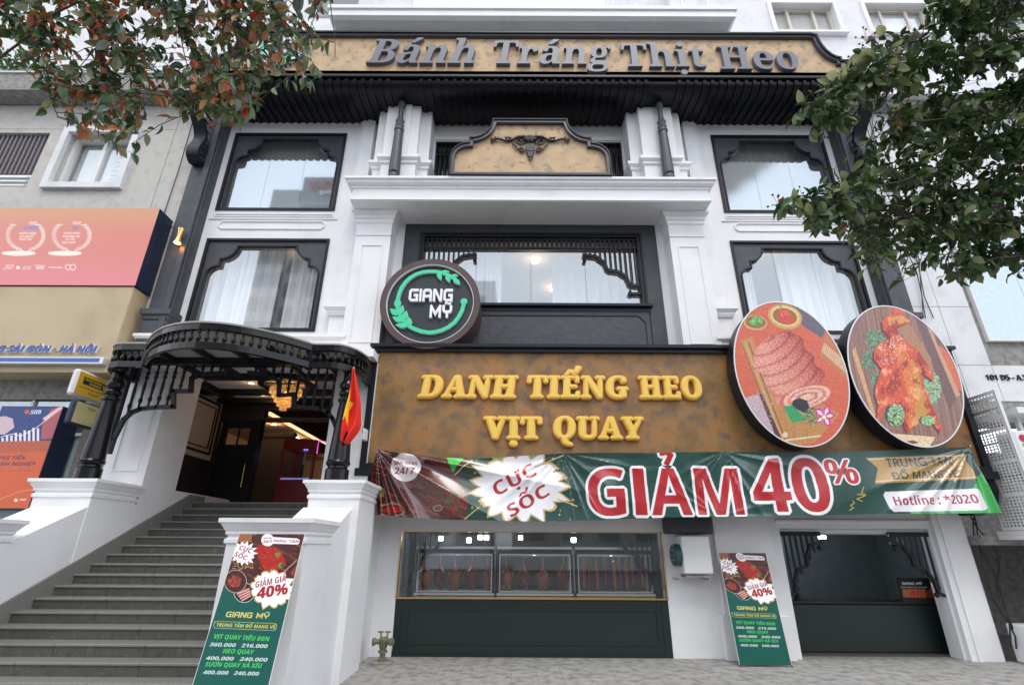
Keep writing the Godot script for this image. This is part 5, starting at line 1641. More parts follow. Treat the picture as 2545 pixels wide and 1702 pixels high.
	for j in ny:
		for i in nx:
			var p0: Array = corner.call(j + 1, i); var p1: Array = corner.call(j + 1, i + 1); var p2: Array = corner.call(j, i + 1); var p3: Array = corner.call(j, i)
			m.tri_n(p0[0], p1[0], p2[0], p0[1], p1[1], p2[1], p0[2], p1[2], p2[2])
			m.tri_n(p0[0], p2[0], p3[0], p0[1], p2[1], p3[1], p0[2], p2[2], p3[2])
	var vinyl := a.material(0.26)
	vinyl.metallic_specular = 0.75
	vinyl.clearcoat_enabled = true
	vinyl.clearcoat = 0.5
	vinyl.clearcoat_roughness = 0.12
	put(m, "printed_vinyl", vinyl, t)
	for pin in [pins[0][0], pins[3][0]]:
		put(MB.new().tube([pin + Vector3(0, 0, -0.25), pin + Vector3(0, 0.02, 0.02)], [0.012], 6), "tie", M.steel, t)

func build_standees() -> void:
	var z := 4.1
	var lean := 0.25
	var l0 := P(597, 1323, z); var l1 := P(749, 1331, z)
	var a := art(512, 1120, l0.x - 0.005, l1.x + 0.03, 0.42, (l0.y + l1.y) / 2, z, rgb(6, 84, 74))
	a.lean = lean
	var k := func(x: float, y: float) -> Vector2: return Vector2(500 + x / 4.238, 1310 + y / 4.238)
	a.poly([k.call(300, 0), k.call(1200, 0), k.call(1200, 520), k.call(560, 600), k.call(260, 520)], rgb(74, 32, 28))
	for i in 90:
		var p: Vector2 = k.call(rng.randf_range(300, 1100), rng.randf_range(40, 540))
		a.line([p, p + Vector2(rng.randf_range(6, 26), rng.randf_range(2, 14))], rng.randf_range(1, 5), [rgb(96, 48, 36), rgb(54, 24, 22), rgb(126, 80, 52), rgb(40, 20, 20)][rng.randi() % 4])
	a.poly([k.call(330, 60), k.call(540, 60), k.call(520, 150), k.call(320, 150)], rgb(150, 96, 60))
	a.poly([k.call(600, 190), k.call(660, 180), k.call(800, 230), k.call(860, 300), k.call(900, 400), k.call(840, 390), k.call(800, 460), k.call(690, 480), k.call(640, 420), k.call(600, 330), k.call(560, 240)], rgb(168, 30, 20))
	for i in 60:
		var p: Vector2 = k.call(rng.randf_range(600, 840), rng.randf_range(210, 460))
		a.line([p, p + Vector2(rng.randf_range(2, 8), rng.randf_range(2, 8))], 1.2, [rgb(206, 70, 40), rgb(136, 20, 18), rgb(190, 44, 26)][rng.randi() % 3])
	for g in [[750, 460], [800, 290], [840, 400]]:
		speckle(a, k.call(g[0], g[1]), 7, 6, 26, [rgb(58, 130, 56), rgb(88, 160, 80)], 1.4)
	a.line([k.call(700, 170), k.call(1000, 340)], 3, rgb(110, 62, 44)); a.line([k.call(860, 480), k.call(1000, 350)], 3, rgb(180, 140, 100))
	a.poly([k.call(940, 480), k.call(1010, 390), k.call(960, 520)], rgb(170, 60, 44))
	a.ell(k.call(697, 135), 16, 15.5, rgb(240, 236, 238))
	a.poly([k.call(700, 100), k.call(1010, 118), k.call(1035, 135), k.call(1030, 172), k.call(1010, 182), k.call(700, 172)], rgb(240, 236, 238))
	a.text("BÁN HÀNG", "sans", k.call(650, 122), k.call(745, 124), 3.4, rgb(140, 30, 36))
	a.text("24/7", "sans", k.call(645, 165), k.call(740, 167), 7, rgb(140, 30, 36))
	a.text("Hotline : *2020", "sans", k.call(755, 155), k.call(1022, 165), 6.5, rgb(130, 26, 36))
	for i in 130:
		a.ell(k.call(rng.randf_range(330, 540), rng.randf_range(150, 450)), 1.6, 1.6, rgb(190, 150, 80))
	a.poly(burst(k.call(440, 275), 34, 31, 15, 0.72, 9), rgb(244, 242, 244))
	a.text("CỰC", "sans", k.call(385, 232), k.call(520, 278), 13, rgb(160, 26, 44))
	a.text("SỐC", "sans", k.call(335, 300), k.call(470, 350), 13, rgb(160, 26, 44))
	a.ell(k.call(450, 690), 26, 25, rgb(190, 200, 196)); a.ell(k.call(450, 690), 24.5, 23.5, rgb(40, 30, 30))
	for i in 8: a.line([k.call(370 + i * 8, 690 + i * 12), k.call(500 + i * 2, 640 + i * 12)], 3, [rgb(170, 60, 44), rgb(216, 190, 176)][i % 2])
	a.ell(k.call(358, 570), 28, 29, rgb(200, 170, 160)); a.ell(k.call(358, 570), 26.5, 27.5, rgb(70, 28, 24))
	speckle(a, k.call(350, 570), 16, 14, 160, [rgb(150, 52, 36), rgb(176, 80, 56), rgb(116, 36, 28)], 2.0)
	a.poly(burst(k.call(740, 650), 62, 54, 13, 0.76, 12), rgb(190, 160, 90))
	a.poly(burst(k.call(740, 650), 58, 50, 13, 0.76, 12), rgb(244, 242, 244))
	a.text("GIẢM GIÁ", "sans", k.call(562, 640), k.call(890, 568), 15, rgb(160, 28, 38))
	a.text("40%", "sans", k.call(580, 752), k.call(908, 700), 26, rgb(164, 26, 36), 0.03)
	a.text("GIANG MỸ", "tech", k.call(250, 945), k.call(712, 965), 14, rgb(206, 196, 110))
	for s in [0.0, 1.0]:
		var c := rgb(190, 190, 100) if s == 0.0 else rgb(6, 84, 74)
		var g: float = s * 5
		a.poly([k.call(150 + g, 988 + g), k.call(780 - g, 1012 + g), k.call(796 - g, 1030), k.call(786 - g, 1076 - g), k.call(764 - g, 1090 - g), k.call(140 + g, 1064 - g), k.call(126 + g, 1048), k.call(134 + g, 1000 + g)], c)
	a.text("TRUNG TÂM ĐỒ MANG VỀ", "sans", k.call(150, 1044), k.call(775, 1070), 8.5, rgb(206, 200, 110))
	for w in [["VỊT QUAY TIÊU ĐEN", 120, 710, 1170, 1200, 11, 0], ["HEO QUAY", 215, 540, 1325, 1338, 11, 0], ["SƯỜN QUAY XÁ XÍU", 30, 630, 1465, 1482, 11, 0], ["360.000   216.000", 80, 690, 1252, 1272, 9, 1], ["400.000   240.000", 40, 690, 1395, 1415, 9, 1], ["400.000   240.000", 10, 600, 1545, 1562, 9, 1]]:
		a.text(w[0], "sans", k.call(w[1], w[3]), k.call(w[2], w[4]), w[5], rgb(70, 190, 90) if w[6] == 0 else rgb(190, 205, 196), 0.02, 0.1)
	var im: Image = a.img
	var m := a.material(0.3)
	for side in 2:
		var t: Node3D
		var x0: float; var x1: float; var y0: float; var y1: float; var zz: float
		if side == 0:
			t = thing("promotion_standee", "tall green food poster stand before the white parapet pier", "poster stand", Vector3.ZERO, "green poster stands")
			x0 = a.x0; x1 = a.x1; y0 = a.y0; y1 = a.y1; zz = z
		else:
			t = thing("promotion_standee", "tall green food poster stand against the white pier beside the open shop", "poster stand", Vector3.ZERO, "green poster stands")
			zz = 0.1
			x0 = P(1787, 1375, zz).x; x1 = P(1903, 1374, zz).x; y0 = 0.03; y1 = P(1845, 1374, zz).y
		var b := MB.new()
		var front := lean * (y1 - y0) * (1.0 if side == 0 else 0.6)
		var back := -front
		zz += front
		b.quad_uv(Vector3(x0, y0, zz), Vector3(x1, y0, zz), Vector3(x1, y1, zz + back), Vector3(x0, y1, zz + back), Vector2(0, 1), Vector2(1, 1), Vector2(1, 0), Vector2(0, 0))
		put(b, "printed_sheet", m, t)
		put(MB.new().bar(Vector3(x1, y0, zz - 0.006), Vector3(x1, y1, zz + back - 0.006), 0.012, 0.008, Vector3.BACK), "edge_rod", M.frame_white, t)
		put(MB.new().bar(Vector3(x0, y0, zz - 0.006), Vector3(x0, y1, zz + back - 0.006), 0.012, 0.008, Vector3.BACK), "edge_rod", M.frame_white, t)
		var c := Vector3((x0 + x1) / 2, (y0 + y1) / 2, zz + back / 2 - 0.06)
		for q in [[x0, y0], [x1, y0], [x0, y1], [x1, y1]]:
			put(MB.new().tube([c, Vector3(q[0], q[1], zz + (back if q[1] == y1 else 0.0) - 0.01)], [0.008], 6), "cross_rod", M.rubber, t)
		put(MB.new().tube([c, Vector3(c.x, 0.0, zz + back - 0.05)], [0.01], 6), "rear_leg", M.rubber, t)
		for x in [x0, x1]:
			put(MB.new().tube([Vector3(x, y0, zz), Vector3(x, 0.0, zz + 0.02)], [0.01], 6), "foot", M.rubber, t)

# ---------------------------------------------------------------- the shop window, the open shop and street fittings
func build_shop() -> void:
	var t := thing("shop_window", "wide ground floor shop window with brass edges over a dark green panelled counter front", "shop window")
	put(MB.new().box(-2.2, 0.0, -0.5, 2.96, 0.95, -0.34), "counter_front", M.dark_green, t)
	put(MB.new().band(rect(-1.98, 2.76, 0.2, 0.8), 0.04, Vector3(0, 0, -0.34), Vector3(0, 0, 0.02)), "panel_moulding", M.dark_green, t)
	put(MB.new().band(rect(-2.1, 2.86, 0.06, 0.9), 0.03, Vector3(0, 0, -0.34), Vector3(0, 0, 0.015)), "panel_moulding", M.dark_green, t)
	put(MB.new().box(-2.22, 0.95, -0.6, 2.98, 0.975, -0.3), "brass_sill", M.brass, t)
	put(MB.new().box(-2.22, 2.136, -0.36, 2.98, 2.15, -0.29), "brass_edge", M.brass, t)
	put(MB.new().box(2.94, 0.975, -0.36, 2.965, 2.13, -0.29), "brass_edge", M.brass, t)
	put(MB.new().box(-2.205, 0.975, -0.36, -2.18, 2.13, -0.29), "brass_edge", M.brass, t)
	for k in 4:
		var a := -2.18 + 5.12 * k / 4.0
		var g := MB.new()
		g.quad(Vector3(a + 0.004, 0.975, -0.37), Vector3(a + 1.276, 0.975, -0.37), Vector3(a + 1.276, 2.13, -0.37), Vector3(a + 0.004, 2.13, -0.37))
		put(g, "pane", M.glass_shop, t)
	# fretwork inside the upper corners
	for s in [0, 1]:
		for k in 7:
			var x := -2.12 + k * 0.1 if s == 0 else 2.88 - k * 0.1
			var ln := 0.95 - 0.12 * k if k < 6 else 0.1
			put(MB.new().box(x - 0.015, 2.12 - maxf(ln, 0.15), -0.46, x + 0.015, 2.12, -0.43), "fret_bar", M.black, t)
		var sx := 1.0 if s == 0 else -1.0
		var o := -2.14 if s == 0 else 2.9
		var arc := []
		for q in [[0.0, 1.12], [0.14, 1.2], [0.2, 1.4], [0.34, 1.5], [0.4, 1.72], [0.58, 1.78], [0.7, 1.92]]: arc.append(Vector3(o + sx * q[0], q[1], -0.445))
		for k in arc.size() - 1: put(MB.new().bar(arc[k], arc[k + 1], 0.06, 0.06, Vector3.BACK), "fret_arch", M.black, t)
	# room
	var r := sub("room", t)
	put(MB.new().box(-2.6, 0.0, -3.6, 3.4, 2.7, -3.5), "back_wall", M.tile_wall, r)
	put(MB.new().box(-2.7, 0.0, -3.5, -2.6, 2.7, -0.63), "side_wall", M.tile_wall, r)
	put(MB.new().box(3.3, 0.0, -3.5, 3.4, 2.7, -0.63), "side_wall", M.tile_wall, r)
	put(MB.new().box(-2.6, 2.6, -3.5, 3.4, 2.7, -0.63), "ceiling", M.grey_paint, r)
	put(MB.new().box(-2.6, 0.0, -3.5, 3.3, 0.02, -0.63), "floor", M.granite, r)
	put(MB.new().box(-1.4, 1.0, -3.3, 1.2, 2.4, -3.2), "dark_cupboard", M.brown_wood, r)
	for p in [[-0.95, -1.6], [-0.72, -1.9], [-0.55, -1.3], [0.2, -2.2], [1.35, -1.5], [-1.7, -2.6]]:
		var l := thing("shop_lamp", "square white lamp glowing behind the shop window", "lamp", Vector3(p[0], 2.02 + 0.05 * sin(p[0] * 7.0), p[1]), "lamps in the shop")
		put(MB.new().box(-0.05, -0.05, -0.05, 0.05, 0.05, 0.05, 0.01), "bulb", M.cool, l)
		put(MB.new().tube([Vector3(0, 0.05, 0), Vector3(0, 0.55, 0)], [0.01], 6), "stem", M.black, l)
		lamp(l.position, Color(0.9, 0.96, 1.0), 0.03, 0.04)
	var kinds := ["glass roasting cabinet with five hung ducks in the shop window", "glass roasting cabinet with four browned ducks between two other cabinets", "glass roasting cabinet hung with long strips of pork"]
	var spans := [[-1.92, -0.34], [-0.3, 1.22], [1.26, 2.82]]
	var duck := duck_mesh(1.0)
	var strip := duck_mesh(0.6)
	for i in 3:
		var a: float = spans[i][0]; var c: float = spans[i][1]
		var cab := thing("roasting_cabinet", kinds[i], "display cabinet", Vector3((a + c) / 2, 0.98, -0.9), "roasting cabinets in the shop window")
		var w: float = (c - a) / 2
		put(MB.new().box(-w, 0.0, -0.3, w, 0.06, 0.3, 0.01), "base", M.steel, cab)
		put(MB.new().box(-w, 0.84, -0.3, w, 0.9, 0.3, 0.01), "top", M.steel, cab)
		put(MB.new().box(-w + 0.02, 0.76, 0.24, w - 0.02, 0.84, 0.3), "header", M.rubber, cab)
		for x in [-w, w - 0.05]:
			put(MB.new().box(x, 0.06, 0.24, x + 0.05, 0.76, 0.3), "corner_post", M.rubber, cab)
			put(MB.new().box(x, 0.06, -0.3, x + 0.05, 0.84, -0.24), "corner_post", M.steel, cab)
		put(MB.new().band(rect(-w + 0.05, w - 0.05, 0.07, 0.76), 0.02, Vector3(0, 0, 0.27), Vector3(0, 0, 0.03)), "door_frame", M.steel, cab)
		var g := MB.new()
		g.quad(Vector3(-w + 0.07, 0.09, 0.28), Vector3(w - 0.07, 0.09, 0.28), Vector3(w - 0.07, 0.75, 0.28), Vector3(-w + 0.07, 0.75, 0.28))
		put(g, "pane", M.glass_shop, cab)
		put(MB.new().tube([Vector3(-w, 0.72, 0.05), Vector3(w, 0.72, 0.05)], [0.012], 6), "rail", M.steel, cab)
		put(MB.new().box(-w + 0.06, 0.055, -0.2, w - 0.06, 0.08, 0.2), "tray", M.steel, cab)
		put(MB.new().box(-w + 0.1, 0.8, -0.05, w - 0.1, 0.825, 0.0), "light_tube", M.cool_soft, cab)
		lamp(Vector3((a + c) / 2, 1.74, -0.92), Color(1, 0.93, 0.85), 0.025, 0.03)
		var n: int = [5, 4, 9][i]
		for k in n:
			var x: float = a + 0.18 + (c - a - 0.36) * k / (n - 1.0) + 0.03 * sin(k * 5.1)
			var lb: String = ["roast duck hung from a hook in the cabinet with five ducks", "roast duck hung in the cabinet with four browned ducks", "long strip of roast pork hung from a rail"][i]
			var dk := thing("roast_duck" if i < 2 else "roast_pork_strip", lb, "duck" if i < 2 else "pork", Vector3(x, 1.12 + 0.03 * sin(k * 2.7), -0.85 + 0.04 * cos(k * 3.0)), ["ducks in the first cabinet", "ducks in the middle cabinet", "pork strips"][i])
			put(duck if i < 2 else strip, "body", [M.roast, M.roast_dark][k % 2], dk)
			put(MB.new().tube([Vector3(0, 0.36 if i < 2 else 0.5, 0), Vector3(0, 0.58, 0)], [0.004], 5), "hook", M.steel, dk)
			dk.rotation.y = k * 1.9
	# --- the open shop on the right
	var s := thing("open_shop", "open shop bay with grey tiled walls and a dark counter", "shop")
	var ow := sub("room", s)
	put(MB.new().box(4.9, 0.0, -2.7, 8.9, 2.7, -2.6), "back_wall", M.tile_wall, ow)
	put(MB.new().box(4.8, 0.0, -2.6, 4.9, 2.7, -0.63), "side_wall", M.tile_wall, ow)
	put(MB.new().box(8.7, 0.0, -2.6, 8.8, 2.7, -0.63), "side_wall", M.tile_wall, ow)
	put(MB.new().box(4.9, 2.6, -2.6, 8.7, 2.7, -0.63), "ceiling", M.tile_wall, ow)
	put(MB.new().box(4.9, 0.0, -2.6, 8.7, 0.02, -0.63), "floor", M.granite, ow)
	for k in 3: put(MB.new().box(5.9 + k * 0.95, 0.0, -2.6, 5.906 + k * 0.95, 2.6, -2.594), "tile_joint", M.concrete, ow)
	for k in 2: put(MB.new().box(4.9, 0.9 + k * 0.8, -2.6, 8.7, 0.906 + k * 0.8, -2.594), "tile_joint", M.concrete, ow)
	put(MB.new().box(5.1, 0.02, -1.3, 8.6, 0.86, -0.85, 0.02), "counter", M.dark_green, s)
	put(MB.new().box(5.05, 0.86, -1.35, 8.65, 0.9, -0.8, 0.01), "counter_top", M.rubber, s)
	put(MB.new().tube([Vector3(5.32, 2.2, -0.42), Vector3(8.24, 2.2, -0.42)], [0.07], 12), "shutter_roll", M.alu, s)
	for side in [0, 1]:
		var sx := 1.0 if side == 0 else -1.0
		var o := 5.32 if side == 0 else 8.23
		for k in 6: put(MB.new().box(o + sx * (0.06 + k * 0.11) - 0.016, 1.15 + k * 0.13, -0.34, o + sx * (0.06 + k * 0.11) + 0.016, 2.12, -0.31), "fret_bar", M.black, s)
		put(MB.new().box(minf(o, o + sx * 0.78), 2.1, -0.35, maxf(o, o + sx * 0.78), 2.18, -0.3), "fret_rail", M.black, s)
		var arc := []
		for q in [[0.0, 1.05], [0.1, 1.1], [0.12, 1.3], [0.22, 1.5], [0.42, 1.56], [0.44, 1.74], [0.56, 1.94], [0.78, 1.98]]: arc.append(Vector3(o + sx * q[0], q[1], -0.325))
		for k in arc.size() - 1: put(MB.new().bar(arc[k], arc[k + 1], 0.05, 0.07, Vector3.BACK), "fret_arch", M.black, s)
		for q in [[0.14, 1.06], [0.72, 1.88]]: put(MB.new().lathe([[0.0, -0.05], [0.045, -0.02], [0.045, 0.03], [0.0, 0.06]], 8, Vector3(o + sx * q[0], q[1], -0.325)), "drop_finial", M.black, s)
	var sl := thing("shop_lamp", "square white lamp glowing at the ceiling of the open shop", "lamp", Vector3(6.75, 2.1, -1.4))
	put(MB.new().box(-0.06, -0.03, -0.06, 0.06, 0.04, 0.06, 0.01), "bulb", M.cool, sl)
	put(MB.new().tube([Vector3(0, 0.04, 0), Vector3(0, 0.5, 0)], [0.01], 6), "stem", M.black, sl)
	lamp(Vector3(6.75, 2.1, -1.4), Color(0.85, 0.93, 1.0), 0.22, 0.05)
	var pz := -0.78
	var p0 := P(2232, 1437, pz); var p1 := P(2345, 1497, pz)
	var pa := art(384, 256, p0.x, p1.x, p1.y, p0.y, pz, rgb(18, 22, 22))
	pa.text("GIANG MỸ", "tech", Vector2(2244, 1453), Vector2(2294, 1453), 6, rgb(230, 230, 226))
	pa.text("DANH TIẾNG HEO VỊT QUAY", "sans", Vector2(2240, 1461), Vector2(2306, 1461), 3, rgb(210, 210, 206))
	pa.poly([Vector2(2244, 1464), Vector2(2300, 1464), Vector2(2304, 1485), Vector2(2246, 1484)], rgb(176, 96, 58))
	pa.text("40", "sans", Vector2(2262, 1482), Vector2(2298, 1482), 14, rgb(186, 40, 34))
	speckle(pa, Vector2(2318, 1475), 17, 10, 90, [rgb(150, 70, 40), rgb(110, 46, 30)], 2.4)
	var po := thing("counter_poster", "dark poster with an orange price block standing on the shop counter", "poster")
	put(MB.new().box(pa.x0 - 0.01, pa.y0 - 0.01, pz - 0.03, pa.x1 + 0.01, pa.y1 + 0.01, pz - 0.004), "board", M.rubber, po)
	put(sheet(pa, pz), "print", pa.material(0.5), po)
	put(MB.new().box(pa.x0 + 0.1, 0.9, pz - 0.1, pa.x1 - 0.1, pa.y0, pz - 0.03), "stand", M.rubber, po)
	tag(put(MB.new().box(5.36, 0.9, -1.1, 5.6, 1.32, -1.08, 0.004), "notice_sheet", M.frame_white), "white notice sheet propped on the counter end", "notice")
	tag(put(MB.new().lathe([[0.0, 0.0], [0.06, 0.0], [0.07, 0.24], [0.06, 0.26], [0.0, 0.26]], 14, Vector3(5.8, 0.9, -1.05)), "dark_jar", M.rubber), "dark jar on the counter beside the white notice", "jar")
	# --- extractor unit on the pier
	var u := thing("extractor_unit", "white boxed extractor fan on a bracket beside the shop window", "fan unit")
	put(MB.new().box(3.2, 1.42, -0.28, 3.74, 2.08, 0.12, 0.02), "housing", M.frame_white, u)
	put(MB.new().box(3.23, 1.36, -0.24, 3.72, 1.4, 0.08), "tray", M.concrete, u)
	put(MB.new().lathe([[0.0, 0.0], [0.2, 0.0], [0.2, 0.12], [0.16, 0.14], [0.0, 0.1]], 18, Vector3(3.2, 1.74, -0.08), Vector3.LEFT), "fan_drum", M.fan_teal, u)
	for k in 5: put(MB.new().bar(Vector3(3.06, 1.56 + k * 0.09, -0.22), Vector3(3.06, 1.56 + k * 0.09, 0.06), 0.008, 0.008), "guard_wire", M.alu, u)
	put(MB.new().bar(Vector3(3.1, 1.33, -0.3), Vector3(3.1, 1.33, 0.1), 0.04, 0.04), "bracket", M.steel, u)
	put(MB.new().bar(Vector3(3.66, 1.33, -0.3), Vector3(3.66, 1.33, 0.1), 0.04, 0.04), "bracket", M.steel, u)
	put(MB.new().box(2.98, 2.12, -0.29, 3.86, 2.46, 0.05, 0.03), "duct", M.blackwall, u)
	# --- twin-outlet fire inlet
	var h := thing("fire_inlet", "weathered brass fire brigade inlet with two hand wheels standing by the wall", "fire hydrant", Vector3(-2.22, 0.0, 0.3))
	h.scale = Vector3.ONE * 0.8
	put(MB.new().box(-0.22, 0.0, -0.12, 0.22, 0.05, 0.12, 0.008), "footing", M.concrete, h)
	put(MB.new().lathe([[0.1, 0.05], [0.1, 0.09], [0.06, 0.1], [0.06, 0.2], [0.1, 0.21], [0.1, 0.25], [0.06, 0.26], [0.08, 0.3], [0.11, 0.42], [0.12, 0.46], [0.08, 0.5], [0.0, 0.5]], 18, Vector3.ZERO), "body", M.old_brass, h)
	for s2: float in [-1.0, 1.0]:
		put(MB.new().lathe([[0.05, 0.0], [0.05, 0.1], [0.075, 0.105], [0.075, 0.16], [0.0, 0.17]], 14, Vector3(s2 * 0.07, 0.42, 0.04), Vector3(s2, 0.05, 0.5).normalized()), "outlet_cap", M.old_brass, h)
		put(MB.new().tube([Vector3(s2 * 0.06, 0.48, 0), Vector3(s2 * 0.08, 0.6, 0)], [0.016], 8), "valve_stem", M.old_brass, h)
		var hw := MB.new()
		var rp := []
		for k in 17: rp.append(Vector3(s2 * 0.08 + cos(TAU * k / 16) * 0.06, 0.6, sin(TAU * k / 16) * 0.06))
		hw.tube(rp, [0.011], 6)
		for k in 3: hw.tube([Vector3(s2 * 0.08, 0.6, 0), Vector3(s2 * 0.08 + cos(TAU * k / 3) * 0.06, 0.6, sin(TAU * k / 3) * 0.06)], [0.008], 5)
		put(hw, "hand_wheel", M.old_brass, h)
		var ch := []
		for k in 9: ch.append(Vector3(s2 * (0.19 + 0.03 * sin(PI * k / 8.0)), 0.4 - 0.022 * k, 0.08))
		put(MB.new().tube(ch, [0.006], 5), "chain", M.steel, h)
	# --- wall lamp on the left black pilaster
	var wl := P(445, 585, 0.5)
	var w2 := thing("wall_lamp", "small brass waisted wall lamp on the black pilaster beside the bank", "wall lamp", wl)
	put(MB.new().lathe([[0.075, -0.2], [0.05, -0.06], [0.045, 0.0], [0.055, 0.1], [0.07, 0.18]], 18, Vector3.ZERO), "shade", M.brass, w2)
	put(MB.new().lathe([[0.0, -0.196], [0.07, -0.19]], 18, Vector3.ZERO), "bulb", M.warm, w2)
	put(MB.new().box(-0.02, -0.03, -0.2, 0.02, 0.03, -0.04), "arm", M.brass, w2)
	lamp(wl + Vector3(0, -0.24, 0), Color(1, 0.6, 0.25), 0.06, 0.04)

func duck_mesh(plump: float) -> ArrayMesh:
	var b := MB.new()
	var p := [[0.0, -0.02], [0.045, 0.0], [0.09, 0.05], [0.115, 0.12], [0.12, 0.19], [0.1, 0.26], [0.06, 0.31], [0.035, 0.35], [0.028, 0.42], [0.0, 0.44]]
	if plump < 0.9: p = [[0.0, -0.02], [0.04, 0.0], [0.05, 0.1], [0.045, 0.2], [0.055, 0.3], [0.045, 0.42], [0.03, 0.52], [0.0, 0.54]]
	b.lathe(p, 14, Vector3.ZERO)
	if plump >= 0.9:
		for s: float in [-1.0, 1.0]:
			b.lathe([[0.0, -0.1], [0.03, -0.08], [0.045, 0.0], [0.03, 0.07], [0.0, 0.1]], 8, Vector3(s * 0.11, 0.2, 0.01), Vector3(s * 0.35, 1, 0.1).normalized())
			b.lathe([[0.0, -0.09], [0.022, -0.07], [0.05, 0.02], [0.03, 0.08], [0.0, 0.1]], 8, Vector3(s * 0.065, 0.01, 0.03), Vector3(s * -0.25, 1, -0.2).normalized())
	return b.mesh()

# ---------------------------------------------------------------- the bank on the left
func build_bank() -> void:
	var b := thing("bank_building", "grey stuccoed bank building left of the white restaurant", "building")
	var win := [-11.62, -9.9, 10.2, 11.86]
	put(MB.new().wall(-19.0, -8.1, 9.0, 12.85, -0.4, 0.12, [win, [-16.0, -12.2, 10.15, 11.9]]), "wall", M.stucco, b)
	put(MB.new().box(-8.9, 4.6, -0.4, -8.1, 9.0, 0.1), "wall", M.stucco, b)
	put(MB.new().box(-8.93, 9.14, 0.12, -8.915, 12.86, 0.123), "wall_joint", M.concrete, b)
	put(MB.new().box(-19.0, 12.02, 0.12, -8.93, 12.032, 0.123), "wall_joint", M.concrete, b)
	put(MB.new().tube([Vector3(-8.5, 9.2, 0.17), Vector3(-8.48, 10.6, 0.17), Vector3(-8.52, 12.8, 0.17)], [0.012], 6), "cable", M.rubber, b)
	put(MB.new().box(-8.78, 2.2, -0.3, -7.75, 4.6, 0.14), "stone_pier", M.pebble, b)
	put(MB.new().box(-19.0, 12.87, -1.4, -8.1, 13.45, 0.62), "ledge", M.concrete, b)
	put(MB.new().box(-19.0, 13.45, -1.4, -8.1, 13.5, 0.66), "ledge_cap", M.paleplaster, b)
	put(MB.new().wall(-19.0, -7.9, 13.3, 24.0, -2.2, -1.8, [[-14.0, -12.0, 15.0, 16.8], [-10.9, -9.0, 15.2, 17.0]]), "upper_wall", M.paleplaster, b)
	for x in [-13.0, -9.95]:
		var uw := sub("window", b)
		put(MB.new().box(x - 1.0, 15.1, -2.15, x + 1.0, 16.95, -2.05), "pane", M.glass_bank_solid, uw)
		put(MB.new().band(rect(x - 1.0, x + 1.0, 15.1, 16.95), 0.07, Vector3(0, 0, -2.02), Vector3(0, 0, 0.06)), "frame", M.frame_white, uw)
	# terrace railing
	var ra := sub("terrace_railing", b)
	for y in [13.7, 13.85, 14.0, 14.25]:
		put(MB.new().tube([Vector3(-19, y, 0.4), Vector3(-8.2, y, 0.4)], [0.018 if y < 14.2 else 0.03], 6), "rail", M.steel, ra)
	for k in 9: put(MB.new().tube([Vector3(-18.5 + k * 1.25, 13.5, 0.4), Vector3(-18.5 + k * 1.25, 14.25, 0.4)], [0.022], 6), "post", M.steel, ra)
	# the window under the ledge
	var w := sub("window", b)
	var o := rect(win[0], win[1], win[2], win[3])
	put(flat_prism([rect(win[0] - 0.14, win[1] + 0.14, win[2] - 0.14, win[3] + 0.14), rect(win[0] + 0.02, win[1] - 0.02, win[2] + 0.02, win[3] - 0.02)], 0.12, 0.24), "surround", M.paleplaster, w)
	put(MB.new().band(o, 0.09, Vector3(0, 0, -0.16), Vector3(0, 0, 0.14)), "frame", M.frame_white, w)
	put(MB.new().box(-10.8, win[2], -0.15, -10.7, win[3], -0.02), "mullion", M.frame_white, w)
	for k in 2:
		var g := MB.new()
		var a: float = win[0] + 0.09 if k == 0 else -10.7
		var c: float = -10.8 if k == 0 else win[1] - 0.09
		g.quad(Vector3(a, win[2] + 0.05, -0.1), Vector3(c, win[2] + 0.05, -0.1), Vector3(c, win[3] - 0.05, -0.1), Vector3(a, win[3] - 0.05, -0.1))
		put(g, "pane", M.glass_low, w)
	put(MB.new().box(win[0], win[2], -0.35, win[1], win[3], -0.3), "blind", M.frame_white, w)
	for k in 9: put(MB.new().box(-10.6, 10.45 + k * 0.14, -0.29, -9.95, 10.49 + k * 0.14, -0.27), "blind_slat", M.paleplaster, w)
	# louvred screen at the far left
	var lv := sub("louvre_screen", b)
	put(MB.new().box(-16.0, 10.6, -0.1, -12.3, 11.9, 0.0), "backing", M.purple_grey, lv)
	for k in 30: put(MB.new().box(-15.95 + k * 0.122, 10.62, 0.0, -15.9 + k * 0.122, 11.88, 0.05), "slat", M.purple_grey, lv)
	put(MB.new().box(-16.0, 10.15, -0.1, -12.3, 10.58, 0.04), "lower_frame", M.frame_white, lv)
	for k in 3: put(MB.new().box(-16.0, 10.2 + k * 0.13, 0.04, -12.3, 10.24 + k * 0.13, 0.1), "rail", M.alu, lv)
	# glazed ground floor
	var gf := sub("shop_front", b)
	put(MB.new().box(-19.0, 4.7, -0.4, -8.78, 5.4, 0.045), "header", M.concrete, gf)
	for k in 4:
		var a := -14.2 + k * 1.36
		var g := MB.new()
		g.quad(Vector3(a, 4.0, -0.05), Vector3(a + 1.3, 4.0, -0.05), Vector3(a + 1.3, 4.7, -0.05), Vector3(a, 4.7, -0.05))
		put(g, "pane", M.glass_bank, gf)
		var g2 := MB.new()
		g2.quad(Vector3(a, 0.2, -0.05), Vector3(a + 1.3, 0.2, -0.05), Vector3(a + 1.3, 3.94, -0.05), Vector3(a, 3.94, -0.05))
		put(g2, "frosted_pane", M.frosted, gf)
		put(MB.new().box(a - 0.05, 0.0, -0.09, a, 4.7, 0.0), "mullion", M.frame_white, gf)
	put(MB.new().box(-14.2, 3.94, -0.09, -8.78, 4.0, 0.01), "transom", M.frame_white, gf)
	put(MB.new().box(-14.2, 2.5, -0.09, -8.78, 2.56, 0.01), "transom", M.frame_white, gf)
